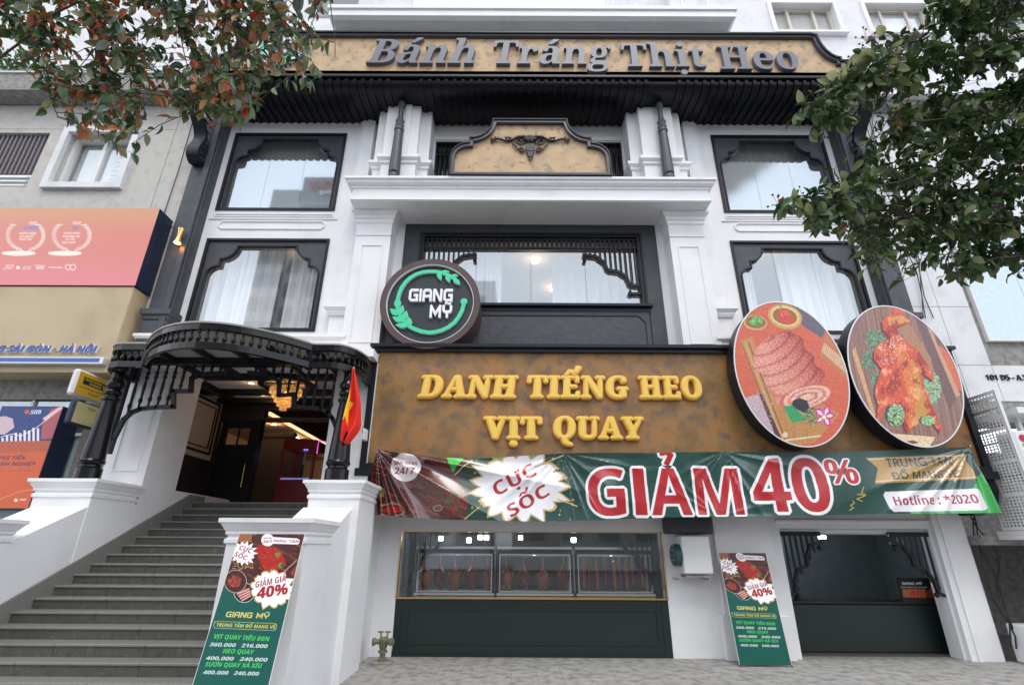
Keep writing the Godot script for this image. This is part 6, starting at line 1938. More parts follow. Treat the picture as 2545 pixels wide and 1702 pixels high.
	put(MB.new().box(-19, 0.0, -3.1, -8.2, 5.0, -3.0), "back_wall", M.room, gf)
	put(MB.new().box(-19, 4.75, -3.0, -8.8, 4.8, -0.41), "ceiling", M.room, gf)
	put(MB.new().box(-19.0, 0.0, -3.0, -8.8, 0.05, -0.1), "floor", M.concrete, gf)
	# --- sign panels
	var z := 0.62
	var a1 := art(1024, 440, -13.0, -8.26, 7.11, 9.14, z, rgb(222, 138, 122))
	for y in 440:
		var k := y / 440.0
		var c := rgb(206, 150, 112).lerp(rgb(214, 130, 118), smoothstep(0.0, 0.4, k)).lerp(rgb(222, 132, 136), smoothstep(0.5, 1.0, k))
		a1.img.fill_rect(Rect2i(0, y, 1024, 1), c)
	var wh := rgb(240, 226, 214)
	for c in [Vector2(62, 585), Vector2(177, 585)]:
		for s: float in [-1.0, 1.0]:
			for i in 15:
				var an := PI / 2 + s * (0.25 + i * 0.155)
				var p: Vector2 = c + Vector2(cos(an) * 44, sin(an) * 36)
				a1.line([p, p + Vector2(cos(an - s * 0.9) * 8, sin(an - s * 0.9) * 6)], 2.6, wh.darkened(0.04 if i % 2 else 0.0))
				a1.line([p, p + Vector2(cos(an + s * 2.4) * 6, sin(an + s * 2.4) * 5)], 2.0, wh)
		a1.ell(c + Vector2(-17, 45), 42, 6, rgb(236, 216, 200)); a1.ell(c + Vector2(-17, 43), 42, 4.5, rgb(246, 232, 218))
	for w2 in [["TOP", 68, 88, 558, 7], ["TOP", 177, 198, 558, 7]]: a1.text(w2[0], "sans", Vector2(w2[1], w2[3]), Vector2(w2[2], w2[3]), w2[4], wh, 0.0, 0.15)
	a1.text("1000", "sans", Vector2(52, 570), Vector2(94, 570), 8, rgb(120, 130, 190), 0.03)
	a1.text("10", "sans", Vector2(175, 570), Vector2(192, 570), 8, rgb(120, 130, 190), 0.03)
	var rows := [["NGÂN HÀNG", 45, 88, 582], ["LỚN NHẤT", 45, 82, 590], ["THẾ GIỚI", 44, 76, 597], ["NGÂN HÀNG", 156, 197, 582], ["THƯƠNG MẠI", 152, 196, 590], ["UY TÍN", 160, 183, 597], ["VIỆT NAM", 150, 184, 605]]
	for r in rows: a1.text(r[0], "sans", Vector2(r[1], r[3]), Vector2(r[2], r[3]), 5, wh, 0.0, 0.15)
	for r in [["50", 5, 28, 669, 12], ["IDG", 52, 74, 669, 8], ["", 0, 1, 0, 0]]:
		if r[0]: a1.text(r[0], "serifr", Vector2(r[1], r[3]), Vector2(r[2], r[3]), r[4], wh, 0.0, 0.2)
	a1.ell(Vector2(43, 665), 5, 4, wh)
	for i in 4: a1.line([Vector2(86 + i, 659 + i * 3), Vector2(110 - i, 660 + i * 3)], 1.6, wh)
	a1.line([Vector2(120, 664), Vector2(153, 665)], 2.4, wh)
	for i in 2: a1.ell(Vector2(168 + i * 12, 664), 8, 7.5, wh); a1.ell(Vector2(168 + i * 12, 664), 6, 5.5, rgb(220, 132, 128))
	var s1 := thing("bank_billboard", "salmon pink bank billboard with laurel wreaths on the wall above the beige panel", "billboard")
	put(MB.new().box(-19.0, 7.11, 0.12, -8.262, 9.14, z - 0.003), "box", M.navy, s1)
	put(sheet(a1, z), "print", a1.material(0.45), s1)
	var s2 := thing("bank_fascia", "beige bank fascia panel with blue raised letters over the glass front", "sign board")
	put(MB.new().box(-19.0, 5.12, 0.05, -8.3, 7.09, z - 0.03), "panel", M.beige, s2)
	put(MB.new().prism(PackedVector2Array([Vector2(0.05, 5.12), Vector2(z - 0.04, 5.12), Vector2(z - 0.04, 7.0), Vector2(0.05, 6.8)]), Vector3(-8.3, 0, 0), Vector3.BACK, Vector3.UP, Vector3(0.02, 0, 0)), "side_panel", M.beige, s2)
	var ly := [[0.02, 0.0, 0.05, M.letter_white, "letter"], [0.0, 0.05, 0.065, M.letter_blue, "face"]]
	letters(s2, "HÀNG SÀI GÒN - HÀ NỘI", "sans", Vector2(-62, 877), Vector2(240, 877), 16, z - 0.03, ly, 0.2)
	var bl := P(0, 892, z); var br := P(262, 906, z)
	put(MB.new().box(-13.0, br.y - 0.02, z - 0.03, br.x, bl.y + 0.02, z + 0.1, 0.01), "light_bar_case", M.alu, s2)
	put(MB.new().box(-12.95, br.y + 0.02, z + 0.09, br.x - 0.08, bl.y - 0.01, z + 0.106), "light_bar_face", M.letter_blue, s2)
	# --- poster on the glass
	var pz := 0.5
	var q0 := P(5, 1010, pz); var q1 := P(155, 1011, pz); var q2 := P(62, 1263, pz)
	var pa := art(512, 820, q1.x - 1.22, q1.x, q2.y, q1.y, pz, rgb(206, 92, 46))
	pa.poly([Vector2(-80, 1000), Vector2(200, 1000), Vector2(200, 1098), Vector2(-80, 1104)], rgb(28, 56, 118))
	for i in 60: pa.ell(Vector2(rng.randf_range(0, 150), rng.randf_range(1015, 1075)), 1.0, 1.0, rgb(70, 110, 180))
	pa.poly([Vector2(-60, 1075), Vector2(10, 1080), Vector2(34, 1062), Vector2(30, 1040), Vector2(12, 1034), Vector2(-60, 1040)], rgb(204, 176, 186))
	pa.poly([Vector2(100, 1092), Vector2(140, 1088), Vector2(160, 1020), Vector2(150, 1010), Vector2(128, 1016), Vector2(104, 1048)], rgb(170, 84, 92))
	pa.poly([Vector2(104, 1040), Vector2(150, 1008), Vector2(158, 1012), Vector2(112, 1046)], rgb(226, 190, 190))
	for i in 9: pa.poly([Vector2(2 + i * 11, 1098), Vector2(2 + i * 11, 1088 - i * 3 - 4 * (i % 2)), Vector2(8 + i * 11, 1088 - i * 3 - 4 * (i % 2)), Vector2(8 + i * 11, 1098)], rgb(232, 220, 226))
	pa.line([Vector2(0, 1086), Vector2(30, 1078), Vector2(50, 1084), Vector2(90, 1062), Vector2(122, 1036)], 1.6, rgb(244, 240, 240))
	pa.poly([Vector2(-80, 1098), Vector2(200, 1094), Vector2(200, 1120), Vector2(-80, 1124)], rgb(180, 84, 52))
	pa.poly([Vector2(60, 1019), Vector2(71, 1018), Vector2(71, 1028), Vector2(60, 1029)], rgb(214, 80, 48))
	pa.text("SHB", "serif", Vector2(73, 1029), Vector2(100, 1028), 9.5, rgb(236, 236, 240))
	pa.text("quản lý hiệu quả", "sansr", Vector2(-10, 1127), Vector2(65, 1127), 5, rgb(150, 80, 60), 0.0, 0.1)
	pa.text("DÒNG TIỀN", "sans", Vector2(-24, 1142), Vector2(60, 1142), 9, rgb(30, 40, 92), 0.0, 0.12)
	pa.text("DOANH NGHIỆP", "sans", Vector2(-38, 1157), Vector2(85, 1157), 9, rgb(30, 40, 92), 0.0, 0.12)
	pa.text("tài khoản, ngân quỹ phân", "sansr", Vector2(-30, 1171), Vector2(80, 1171), 5, rgb(150, 80, 60), 0.0, 0.1)
	pa.line([Vector2(-20, 1246), Vector2(20, 1232), Vector2(50, 1220), Vector2(90, 1216)], 3, rgb(214, 130, 96))
	pa.ell(Vector2(38, 1243), 4.5, 4.5, rgb(240, 220, 210)); pa.text("*6688", "sans", Vector2(44, 1244), Vector2(62, 1244), 5, rgb(244, 226, 216), 0.0, 0.15)
	var s3 := thing("bank_poster", "blue and orange bank poster board with a rising bar chart before the glass front", "poster board")
	put(MB.new().box(pa.x0 - 0.01, pa.y0 - 0.01, 0.02, pa.x1 + 0.01, pa.y1 + 0.01, pz - 0.003), "board", M.navy, s3)
	put(sheet(pa, pz), "print", pa.material(0.4), s3)
	# --- two signs that stick out over the pavement, facing along the street
	for i in 2:
		var top := P(198, 915, 1.0) if i == 0 else P(190, 990, 0.95)
		var bot := P(183, 979, 1.0) if i == 0 else P(178, 1051, 0.95)
		var h := top.y - bot.y
		var x := top.x
		var ln := 1.05 if i == 0 else 0.85
		var zf := 1.0 if i == 0 else 0.95
		var t := thing("projecting_sign", ["yellow and black rounded money transfer sign sticking out beside the porch column", "pale gold bank nameplate sticking out below the yellow sign"][i], "sign")
		var im := Image.create(384, 256, false, Image.FORMAT_RGB8)
		im.fill(rgb(214, 168, 30) if i == 0 else rgb(206, 196, 140))
		var ar := Art.new()
		ar.img = im
		ar.host = self
		var word := func(s: String, key: String, x0: float, x1: float, y: float, cap: float, col: Color) -> void:
			var ux := (x1 - x0) / text_width(key, s)
			for run in laid_out(key, s):
				var cs := []
				for q in run:
					var r := PackedVector2Array()
					for p in q: r.append(Vector2(x0 + p.x * ux, y - p.y * cap))
					cs.append(r)
				if cs.size(): ar.fill(cs, col)
		if i == 0:
			im.fill_rect(Rect2i(50, 44, 300, 84), rgb(20, 18, 16))
			word.call("WESTERN", "sans", 62, 236, 80, 26, rgb(226, 184, 40)); word.call("UNION", "sans", 112, 236, 116, 26, rgb(226, 184, 40)); word.call("WU", "sans", 250, 336, 112, 52, rgb(226, 184, 40))
			word.call("CHUYỂN VÀ NHẬN TIỀN", "sans", 30, 350, 176, 22, rgb(40, 30, 12)); word.call("TẠI ĐÂY", "sans", 130, 240, 222, 22, rgb(40, 30, 12))
		else:
			word.call("SHB", "serif", 140, 240, 66, 34, rgb(60, 74, 66)); word.call("www.shb.com.vn", "sansr", 130, 290, 236, 14, rgb(80, 84, 70))
			for k in 5: im.fill_rect(Rect2i(90, 84 + k * 2, 210, 1), rgb(180, 170, 120))
		# the face looks along +x; its left edge is the one nearer the street
		var rim := MB.new()
		rim.chamfer(Vector3(x - 0.14, bot.y, zf - ln), Vector3(x - 0.002, top.y, zf), 0.04)
		put(rim, "case", M.frame_white if i == 0 else M.navy, t)
		var f := MB.new()
		f.quad_uv(Vector3(x, bot.y + 0.04, zf - 0.04), Vector3(x, bot.y + 0.04, zf - ln + 0.04), Vector3(x, top.y - 0.04, zf - ln + 0.04), Vector3(x, top.y - 0.04, zf - 0.04), Vector2(0, 1), Vector2(1, 1), Vector2(1, 0), Vector2(0, 0))
		put(f, "print", ar.material(0.4), t)
		put(MB.new().bar(Vector3(x - 0.07, (top.y + bot.y) / 2, zf - ln), Vector3(x - 0.07, (top.y + bot.y) / 2, 0.1), 0.05, 0.05), "arm", M.steel, t)
	tag(put(MB.new().box(-8.05, 3.5, 0.14, -7.8, 3.95, 0.16, 0.004), "brass_plate", M.old_brass), "dull brass plaque on the pebbled pier behind the porch column", "plaque")

# ---------------------------------------------------------------- the neighbour on the right
func build_right() -> void:
	var b := thing("panelled_building", "white panelled building with a big window right of the restaurant", "building")
	var zf := 0.1
	put(MB.new().box(8.92, 4.5, -0.5, 20.0, 12.85, zf - 0.03), "backing", M.concrete, b)
	var ys := [4.75, 5.55, 6.95, 8.1, 9.3, 10.5, 11.7, 12.84]
	var xs := [8.93, 9.62, 10.32, 11.8, 13.2, 14.6]
	for j in ys.size() - 1:
		for i in xs.size() - 1:
			if i >= 2 and j >= 1 and j <= 3: continue
			put(MB.new().box(xs[i] + 0.005, ys[j] + 0.005, zf - 0.03, xs[i + 1] - 0.005, ys[j + 1] - 0.005, zf, 0.004), "wall_panel", M.paleplaster, b)
	var w := sub("window", b)
	var wx := 10.42
	put(MB.new().band(rect(wx, 16.0, 6.1, 9.28), 0.05, Vector3(0, 0, 0.0), Vector3(0, 0, 0.16)), "frame", M.frame_white, w)
	for k in 3:
		var g := MB.new()
		var a := wx + 0.05 + k * 1.2
		g.quad(Vector3(a, 6.15, 0.09), Vector3(a + 1.19, 6.15, 0.09), Vector3(a + 1.19, 9.24, 0.09), Vector3(a, 9.24, 0.09))
		put(g, "pane", M.glass_teal, w)
	put(MB.new().box(8.92, 12.87, -1.0, 20.0, 13.3, 0.6), "ledge", M.paleplaster, b)
	put(MB.new().box(8.92, 12.7, -1.0, 20.0, 12.87, 0.4), "ledge_cove", M.concrete, b)
	letters(b, "101 D5 - A.TRẦN", "sansr", Vector2(2452, 946), Vector2(2580, 944), 13, zf, [[0.01, 0.0, 0.03, M.rubber, "letter"]])
	for k in 3:
		var x := 9.2 + k * 0.13
		var pts := []
		for i in 12: pts.append(Vector3(x + 0.12 * sin(i * 0.9 + k), 12.7 - i * 0.55, 0.16 + 0.03 * cos(i * 1.3 + k)))
		put(MB.new().tube(pts, [0.01], 5), "cable", M.rubber, b)
	# lower part: soffit, dark alley, wall
	put(MB.new().box(8.92, 4.3, -0.5, 20.0, 4.75, 0.08), "fascia", M.concrete, b)
	put(MB.new().box(8.96, 0.0, -3.5, 20.0, 4.3, -3.4), "alley_wall", M.concrete, b)
	put(MB.new().box(8.95, 0.0, -3.4, 9.0, 4.3, -0.3), "alley_wall", M.concrete, b)
	put(MB.new().box(8.95, 1.95, -4.0, 20.0, 2.12, 0.06), "floor_slab", M.concrete, b)
	put(MB.new().box(20.0, 0.0, -4.0, 20.1, 4.3, 0.0), "alley_wall", M.concrete, b)
	put(MB.new().box(9.1, 0.0, -0.2, 20.0, 0.62, 0.4, 0.02), "low_wall", M.white, b)
	# perforated metal box round the air conditioners
	var p := thing("perforated_screen", "white perforated metal screen boxed out beside the bronze sign", "screen")
	# the sheet we see is the box's side towards the sign: it lies along z
	var xs0 := 9.26; var za := 0.22; var zb := 1.02; var y0 := 2.2; var y1 := 4.72
	var nz := 10; var ny := 45
	var hole := MB.new()
	var cw := (zb - za - 0.06) / nz; var chh := (y1 - y0 - 0.1) / ny
	for j in ny:
		for i in nz:
			var c := Vector3(xs0, y0 + 0.05 + (j + 0.5) * chh, za + 0.03 + (i + 0.5) * cw)
			var sq := [c + Vector3(0, -chh / 2, -cw / 2), c + Vector3(0, -chh / 2, cw / 2), c + Vector3(0, chh / 2, cw / 2), c + Vector3(0, chh / 2, -cw / 2)]
			if j % 11 == 10:
				hole.quad(sq[0], sq[1], sq[2], sq[3])
				continue
			for k in 4:
				var a0 := -PI * 0.75 + k * PI / 2
				var rr := [0.0, PI / 4, PI / 2].map(func(e): return c + Vector3(0, sin(a0 + e) * chh * 0.37, cos(a0 + e) * cw * 0.35))
				hole.tri(sq[k], sq[(k + 1) % 4], rr[1])
				hole.tri(sq[k], rr[1], rr[0])
				hole.tri(sq[(k + 1) % 4], rr[2], rr[1])
	for s in [[za, za + 0.03, y0, y1], [zb - 0.03, zb, y0, y1], [za + 0.03, zb - 0.03, y0, y0 + 0.05], [za + 0.03, zb - 0.03, y1 - 0.05, y1]]:
		hole.quad(Vector3(xs0, s[2], s[0]), Vector3(xs0, s[2], s[1]), Vector3(xs0, s[3], s[1]), Vector3(xs0, s[3], s[0]))
	put(hole, "perforated_sheet", M.frame_white, p)
	put(MB.new().box(xs0 - 0.01, y0, zb, xs0 + 0.05, y1, zb + 0.02), "edge_plate", M.alu, p)
	put(MB.new().box(xs0 - 0.02, y0 - 0.16, 0.1, xs0 + 2.2, y0 - 0.01, zb), "shelf", M.frame_white, p)
	for k in 4:
		put(MB.new().box(xs0 + 0.005, y0 + 0.3 + k * 0.62, za, xs0 + 0.03, y0 + 0.34 + k * 0.62, zb), "rib", M.steel, p)
	# air conditioners beside it
	for k in 2:
		var ac := thing("air_conditioner", ["white outdoor air conditioner beside the perforated screen, upper of two", "white outdoor air conditioner beside the perforated screen, lower of two"][k], "air conditioner", Vector3(9.31, 3.1 - k * 0.88, 0.66), "air conditioners by the screen")
		put(MB.new().box(0.0, 0.0, 0.0, 0.9, 0.82, 0.4, 0.02), "case", M.frame_white, ac)
		put(MB.new().box(0.04, 0.42, 0.4, 0.3, 0.44, 0.404), "panel_joint", M.alu, ac)
		put(MB.new().box(0.2, 0.5, 0.4, 0.28, 0.54, 0.408), "handle", M.rubber, ac)
		put(MB.new().lathe([[0.3, 0.0], [0.3, 0.03], [0.27, 0.03], [0.0, 0.02]], 24, Vector3(0.58, 0.4, 0.4), Vector3.BACK), "fan_grille", M.alu, ac)
		if k == 0:
			put(MB.new().lathe([[0.0, 0.006], [0.07, 0.006], [0.07, 0.0]], 20, Vector3(0.13, 0.68, 0.4), Vector3.BACK), "badge", M.badge_red, ac)
			var lt := MB.new()
			var runs := laid_out("sans", "LG")
			for r in runs: extrude(lt, r, Vector3(0.08, 0.53, 0.4), Vector3(0.065, 0, 0), Vector3(0, 0.06, 0), Vector3(0, 0, 0.005))
			put(lt, "badge_letters", M.slate, ac)
	var fr := thing("steel_canopy", "white steel framed canopy with glass at the right building's entrance", "canopy")
	put(MB.new().bar(Vector3(9.7, 4.4, 0.5), Vector3(12.0, 4.75, 1.3), 0.07, 0.07), "strut", M.rubber, fr)
	put(MB.new().box(9.95, 2.5, 0.5, 10.02, 4.4, 0.58), "post", M.frame_white, fr)
	put(MB.new().box(9.7, 4.3, 0.1, 13.0, 4.42, 0.9), "beam", M.frame_white, fr)
	# cables hanging in the alley
	for k in 3:
		var pts := []
		for i in 14: pts.append(Vector3(9.0 + 0.08 * k + 0.1 * sin(i * 0.7 + k * 2.0), 2.7 - i * 0.19, -0.1 + 0.06 * cos(i + k)))
		tag(put(MB.new().tube(pts, [0.014], 5), "cable", M.rubber), "black cable hanging down the corner beside the open shop", "cable", "cables by the open shop")

# ---------------------------------------------------------------- towers behind and buildings across the street
func build_towers() -> void:
	var t := thing("apartment_tower", "tall white apartment block rising behind the sign on the right", "building")
	var holes := []
	for c in [8.55, 11.65, 14.7]:
		for r in [17.3, 20.6]: holes.append([c - 0.05, c + 2.0, r, r + 1.36])
	put(MB.new().wall(5.2, 22.0, 12.5, 25.0, -1.6, -1.0, holes), "wall", M.paleplaster, t)
	put(MB.new().box(4.1, 12.5, -6.0, 5.2, 25.0, -1.4), "corner_bay", M.paleplaster, t)
	put(MB.new().box(5.55, 12.5, -1.0, 5.6, 25.0, -0.97), "joint_strip", M.alu, t)
	put(MB.new().box(6.4, 12.5, -1.0, 6.44, 25.0, -0.97), "joint_strip", M.alu, t)
	for h in holes:
		var w := sub("window", t)
		put(flat_prism([rect(h[0] - 0.12, h[1] + 0.12, h[2] - 0.1, h[3] + 0.12), rect(h[0], h[1], h[2], h[3])], -1.0, -0.93), "surround", M.trim, w)
		put(MB.new().box(h[0] - 0.16, h[2] - 0.14, -1.0, h[1] + 0.16, h[2] - 0.06, -0.84), "sill", M.trim, w)
		put(MB.new().band(rect(h[0], h[1], h[2], h[3]), 0.07, Vector3(0, 0, -1.25), Vector3(0, 0, 0.08)), "frame", M.frame_cream, w)
		for x in [0.3, 0.72]:
			put(MB.new().box(lerpf(h[0], h[1], x) - 0.04, h[2], -1.24, lerpf(h[0], h[1], x) + 0.04, h[3], -1.16), "mullion", M.frame_cream, w)
		put(MB.new().box(h[0], h[2], -1.4, h[1], h[3], -1.3), "blind", M.frame_white, w)
		for k in 3:
			var a := lerpf(h[0], h[1], [0.04, 0.32, 0.74][k]); var c := lerpf(h[0], h[1], [0.28, 0.7, 0.97][k])
			var g := MB.new()
			g.quad(Vector3(a, h[2] + 0.06, -1.2), Vector3(c, h[2] + 0.06, -1.2), Vector3(c, h[3] - 0.06, -1.2), Vector3(a, h[3] - 0.06, -1.2))
			put(g, "pane", M.glass_low, w)
	var l := thing("apartment_tower", "tall white apartment block rising behind the left tree", "building")
	put(MB.new().box(-7.9, 12.6, -6.0, -3.6, 25.0, -1.4), "wall", M.paleplaster, l)
	put(MB.new().box(-3.6, 12.6, -6.0, -3.3, 25.0, -1.7), "corner_bay", M.trim, l)
	for y in [15.3, 18.5]: put(MB.new().box(-7.0, y, -1.4, -5.4, y + 1.5, -1.37), "window", M.glass_bank_solid, l)
	# across the street: what the windows mirror
	var o := thing("opposite_tower", "tall office tower across the street with a roof sign", "building")
	put(MB.new().box(-33.2, 0.0, 46.3, -29.4, 47.5, 60.0), "wall", M.office, o)
	put(MB.new().box(-29.4, 0.0, 46.0, -18.0, 45.2, 62.0), "wall", M.office, o)
	put(MB.new().box(-29.2, 45.2, 46.2, -18.2, 49.6, 61.0), "top_storey", M.office_band, o)
	var pane := MB.new().box(-0.9, -1.0, -0.06, 0.9, 1.0, 0.0).mesh()
	for j in 11:
		for i in 2: put(pane, "window", M.office_glass, o, Vector3(-32.3 + i * 2.1, 9.5 + j * 3.4, 46.3))
		for i in 4: put(pane, "window", M.office_glass, o, Vector3(-28.1 + i * 2.8, 8.0 + j * 3.4, 46.0))
	put(MB.new().box(-28.6, 40.0, 45.7, -19.5, 44.6, 45.95), "glass_front", M.office_glass, o)
	var sg := sub("sign", o, Vector3(-22.6, 46.6, 46.15))
	sg.rotation.y = PI
	for wd in [["Lucky", 0.0, 5.6, 0.9, 1.6], ["building", 0.6, 4.0, 0.0, 0.65]]:
		var ux: float = (wd[2] - wd[1]) / text_width("sans", wd[0])
		var lt := MB.new()
		for r in laid_out("sans", wd[0]): extrude(lt, r, Vector3(wd[1], wd[3], 0), Vector3(ux, 0, 0), Vector3(0.1, wd[4], 0), Vector3(0, 0, 0.2))
		put(lt, "sign_letters", M.badge_red if wd[0] == "Lucky" else M.letter_white, sg)
	var p := thing("opposite_building", "pale apartment block across the street", "building")
	put(MB.new().box(-17.0, 0.0, 40.0, -2.0, 30.0, 55.0), "wall", M.paleplaster, p)
	for j in 8:
		for i in 5: put(pane, "window", M.office_glass, p, Vector3(-15.6 + i * 2.9, 4.0 + j * 3.3, 40.0))
	var p2 := thing("opposite_building", "low grey shop block across the street", "building")
	put(MB.new().box(0.0, 0.0, 38.0, 40.0, 13.0, 50.0), "wall", M.office, p2)
	for j in 3:
		for i in 11: put(pane, "window", M.office_glass, p2, Vector3(2.0 + i * 3.4, 3.5 + j * 3.4, 38.0))

# ---------------------------------------------------------------- trees
func leaf_mesh() -> ArrayMesh:
	# a pointed oval blade along +y, one unit long, folded along the midrib and bent back
	var b := MB.new()
	var n := 6
	var w := func(t: float) -> float: return 0.25 * pow(sin(PI * pow(t, 0.85)), 0.85)
	var rowp := func(t: float, s: float) -> Vector3: return Vector3(s * w.call(t), t - 0.1 * t * t, -0.3 * t * t + absf(s) * w.call(t) * (0.55 - 0.3 * t))
	for i in n:
		var t0 := i / float(n); var t1 := (i + 1) / float(n)
		for s: float in [-1.0, 1.0]:
			var a: Vector3 = rowp.call(t0, 0.0); var c: Vector3 = rowp.call(t0, s); var d: Vector3 = rowp.call(t1, s); var e: Vector3 = rowp.call(t1, 0.0)
			if s > 0:
				b.tri(a, c, d); b.tri(a, d, e)
			else:
				b.tri(a, d, c); b.tri(a, e, d)
	return b.mesh()

func grow_tree(called: String, label: String, base: Vector3, limbs: Array, mask: Array, clusters: int, depths: Vector2, leaf: Vector2, tones: Array, share: Array, per: int, droop: float, berries: bool, sd: int) -> void:
	var r := RandomNumberGenerator.new()
	r.seed = sd
	var t := thing(called, label, "tree", base)
	# trunk
	var fork := base + Vector3(limbs[0][0], 4.6, limbs[0][1])
	var tr := MB.new()
	tr.tube([Vector3(0, -0.05, 0), Vector3(0.03, 0.6, 0.02), Vector3(-0.04, 2.0, 0.05), Vector3(0.05, 3.4, -0.02), fork - base], [0.24, 0.18, 0.16, 0.14, 0.11], 12)
	put(tr, "trunk", M.bark, t)
	var pts := []           # points of the branches that twigs can leave from
	var crown := sub("crown", t)
	for k in range(1, limbs.size()):
		var path := [fork]
		for q in limbs[k]:
			path.append(at_depth(q[0], q[1], q[2]))
		var cv := Curve3D.new()
		for i in path.size():
			var tan: Vector3 = (path[mini(i + 1, path.size() - 1)] - path[maxi(i - 1, 0)]) / 6.0
			cv.add_point(path[i], -tan, tan)
		cv.bake_interval = 0.1
		var bp := cv.get_baked_points()
		var loc := []
		var rad := []
		for i in bp.size():
			loc.append(bp[i] - base + Vector3(sin(i * 0.7 + k), cos(i * 0.9 + k), sin(i * 0.5)) * 0.012)
			rad.append(lerpf(0.022 if k < 3 else 0.016, 0.004, i / float(bp.size())))
			if i > 3: pts.append(bp[i])
		put(MB.new().tube(loc, rad, 7), "branch", M.bark, crown)
	var poly := PackedVector2Array()
	for q in mask: poly.append(Vector2(q[0], q[1]))
	var lo := Vector2(1e9, 1e9); var hi := -lo
	for q in poly:
		lo = lo.min(q); hi = hi.max(q)
	var twigs := MB.new()
	var bm := MB.new()
	var leaves := []
	var got := 0
	var guard := 0
	while got < clusters and guard < clusters * 30:
		guard += 1
		var q := Vector2(r.randf_range(lo.x, hi.x), r.randf_range(lo.y, hi.y))
		if not Geometry2D.is_point_in_polygon(q, poly): continue
		got += 1
		var tip := at_depth(q.x, q.y, r.randf_range(depths.x, depths.y))
		var near: Vector3 = pts[0]
		for k in 70:
			var c: Vector3 = pts[r.randi() % pts.size()]
			if c.distance_squared_to(tip) < near.distance_squared_to(tip): near = c
		var far := near.distance_to(tip)
		var start := near if far < 0.7 else tip.lerp(near, 0.7 / far) + Vector3(0, 0.1, 0)
		if far >= 0.7:
			twigs.tube([near - base, near.lerp(start, 0.5) + Vector3(0, 0.06 * far, 0) - base, start - base], [0.009, 0.007, 0.005], 4)
		var midp := start.lerp(tip, 0.5) + Vector3(0, 0.06, 0)
		twigs.tube([start - base, midp - base, tip - base], [0.005, 0.004, 0.0025], 4)
		var dir := (tip - start).normalized()
		var red := r.randf()
		for k in per:
			var u := pow((k + r.randf()) / per, 0.7)
			var p := start.lerp(midp, u * 2.0) if u < 0.5 else midp.lerp(tip, u * 2.0 - 1.0)
			var side := dir.cross(Vector3(r.randf_range(-1, 1), r.randf_range(-1, 1), r.randf_range(-1, 1))).normalized()
			var out := (dir * 0.5 + side * (1.0 if k % 2 else -1.0) + Vector3(r.randf_range(-0.4, 0.4), -droop + r.randf_range(-0.4, 0.4), r.randf_range(-0.4, 0.4))).normalized()
			var up := (Vector3.UP + Vector3(r.randf_range(-0.9, 0.9), r.randf_range(-0.3, 0.3), r.randf_range(-0.9, 0.9))).normalized()
			var zx := (up - out * up.dot(out)).normalized()
			var ln := r.randf_range(leaf.x, leaf.y)
			var roll := r.randf()
			var tone := 0
			var acc := 0.0
			var mixed := clampf(roll * 0.7 + red * 0.3, 0.0, 0.999)
			for i in share.size():
				acc += share[i]
				if mixed < acc:
					tone = i
					break
			var bs := Basis(out.cross(zx), out, zx).scaled_local(Vector3(ln * r.randf_range(0.8, 1.1), ln, ln))
			leaves.append([Transform3D(bs, p - base), tone, r.randf_range(0.88, 1.12), absf(zx.dot((EYE - p).normalized())) * ln / maxf(1.0, EYE.distance_to(p)), p])
		if berries and r.randf() < 0.4:
			for k in 6:
				var bp2 := tip + Vector3(r.randf_range(-0.09, 0.09), r.randf_range(0.0, 0.16), r.randf_range(-0.09, 0.09)) - base
				twigs.tube([tip - base, bp2], [0.002], 3)
				bm.lathe([[0.0, -0.012], [0.011, -0.003], [0.009, 0.009], [0.0, 0.013]], 6, bp2)
	put(twigs, "twigs", M.twig, crown).set_meta("kind", "stuff")
	if berries: put(bm, "seed_capsules", M.twig, crown).set_meta("kind", "stuff")
	var lm := leaf_mesh()
	var inv := turn.inverse()
	for l in leaves:
		var v: Vector3 = inv * (l[4] - EYE)
		var sx := absf(v.x / -v.z) * FOCAL
		var sy := absf(v.y / -v.z) * FOCAL
		if v.z > -0.5 or sx > 1270 or sy > 850: l[3] = 0.0
	leaves.sort_custom(func(a, c): return a[3] > c[3])
	var mats := []
	for c in tones: mats.append(leaf_mat(c))
	var most := mini(300, leaves.size())
	for i in most:
		var o := put(lm, "leaf", mats[leaves[i][1]], crown)
		o.transform = leaves[i][0]
	var mm := MultiMesh.new()
	mm.transform_format = MultiMesh.TRANSFORM_3D
	mm.use_colors = true
	mm.mesh = lm
	mm.instance_count = leaves.size() - most
	for i in range(most, leaves.size()):
		mm.set_instance_transform(i - most, leaves[i][0])
		var c: Color = tones[leaves[i][1]]
		var k: float = leaves[i][2]
		mm.set_instance_color(i - most, Color(c.r * k, c.g * k, c.b * k))
	var mi := MultiMeshInstance3D.new()
	mi.name = "foliage"
	mi.multimesh = mm
	mi.material_override = leaf_mat(Color.WHITE, true)
	mi.set_meta("kind", "stuff")
	crown.add_child(mi)

func leaf_mat(c: Color, vertex := false) -> StandardMaterial3D:
	var m := mat(c.r, c.g, c.b, 0.42)
	m.vertex_color_use_as_albedo = vertex
	m.backlight_enabled = true
	m.backlight = Color(0.6, 0.6, 0.45)
	return m

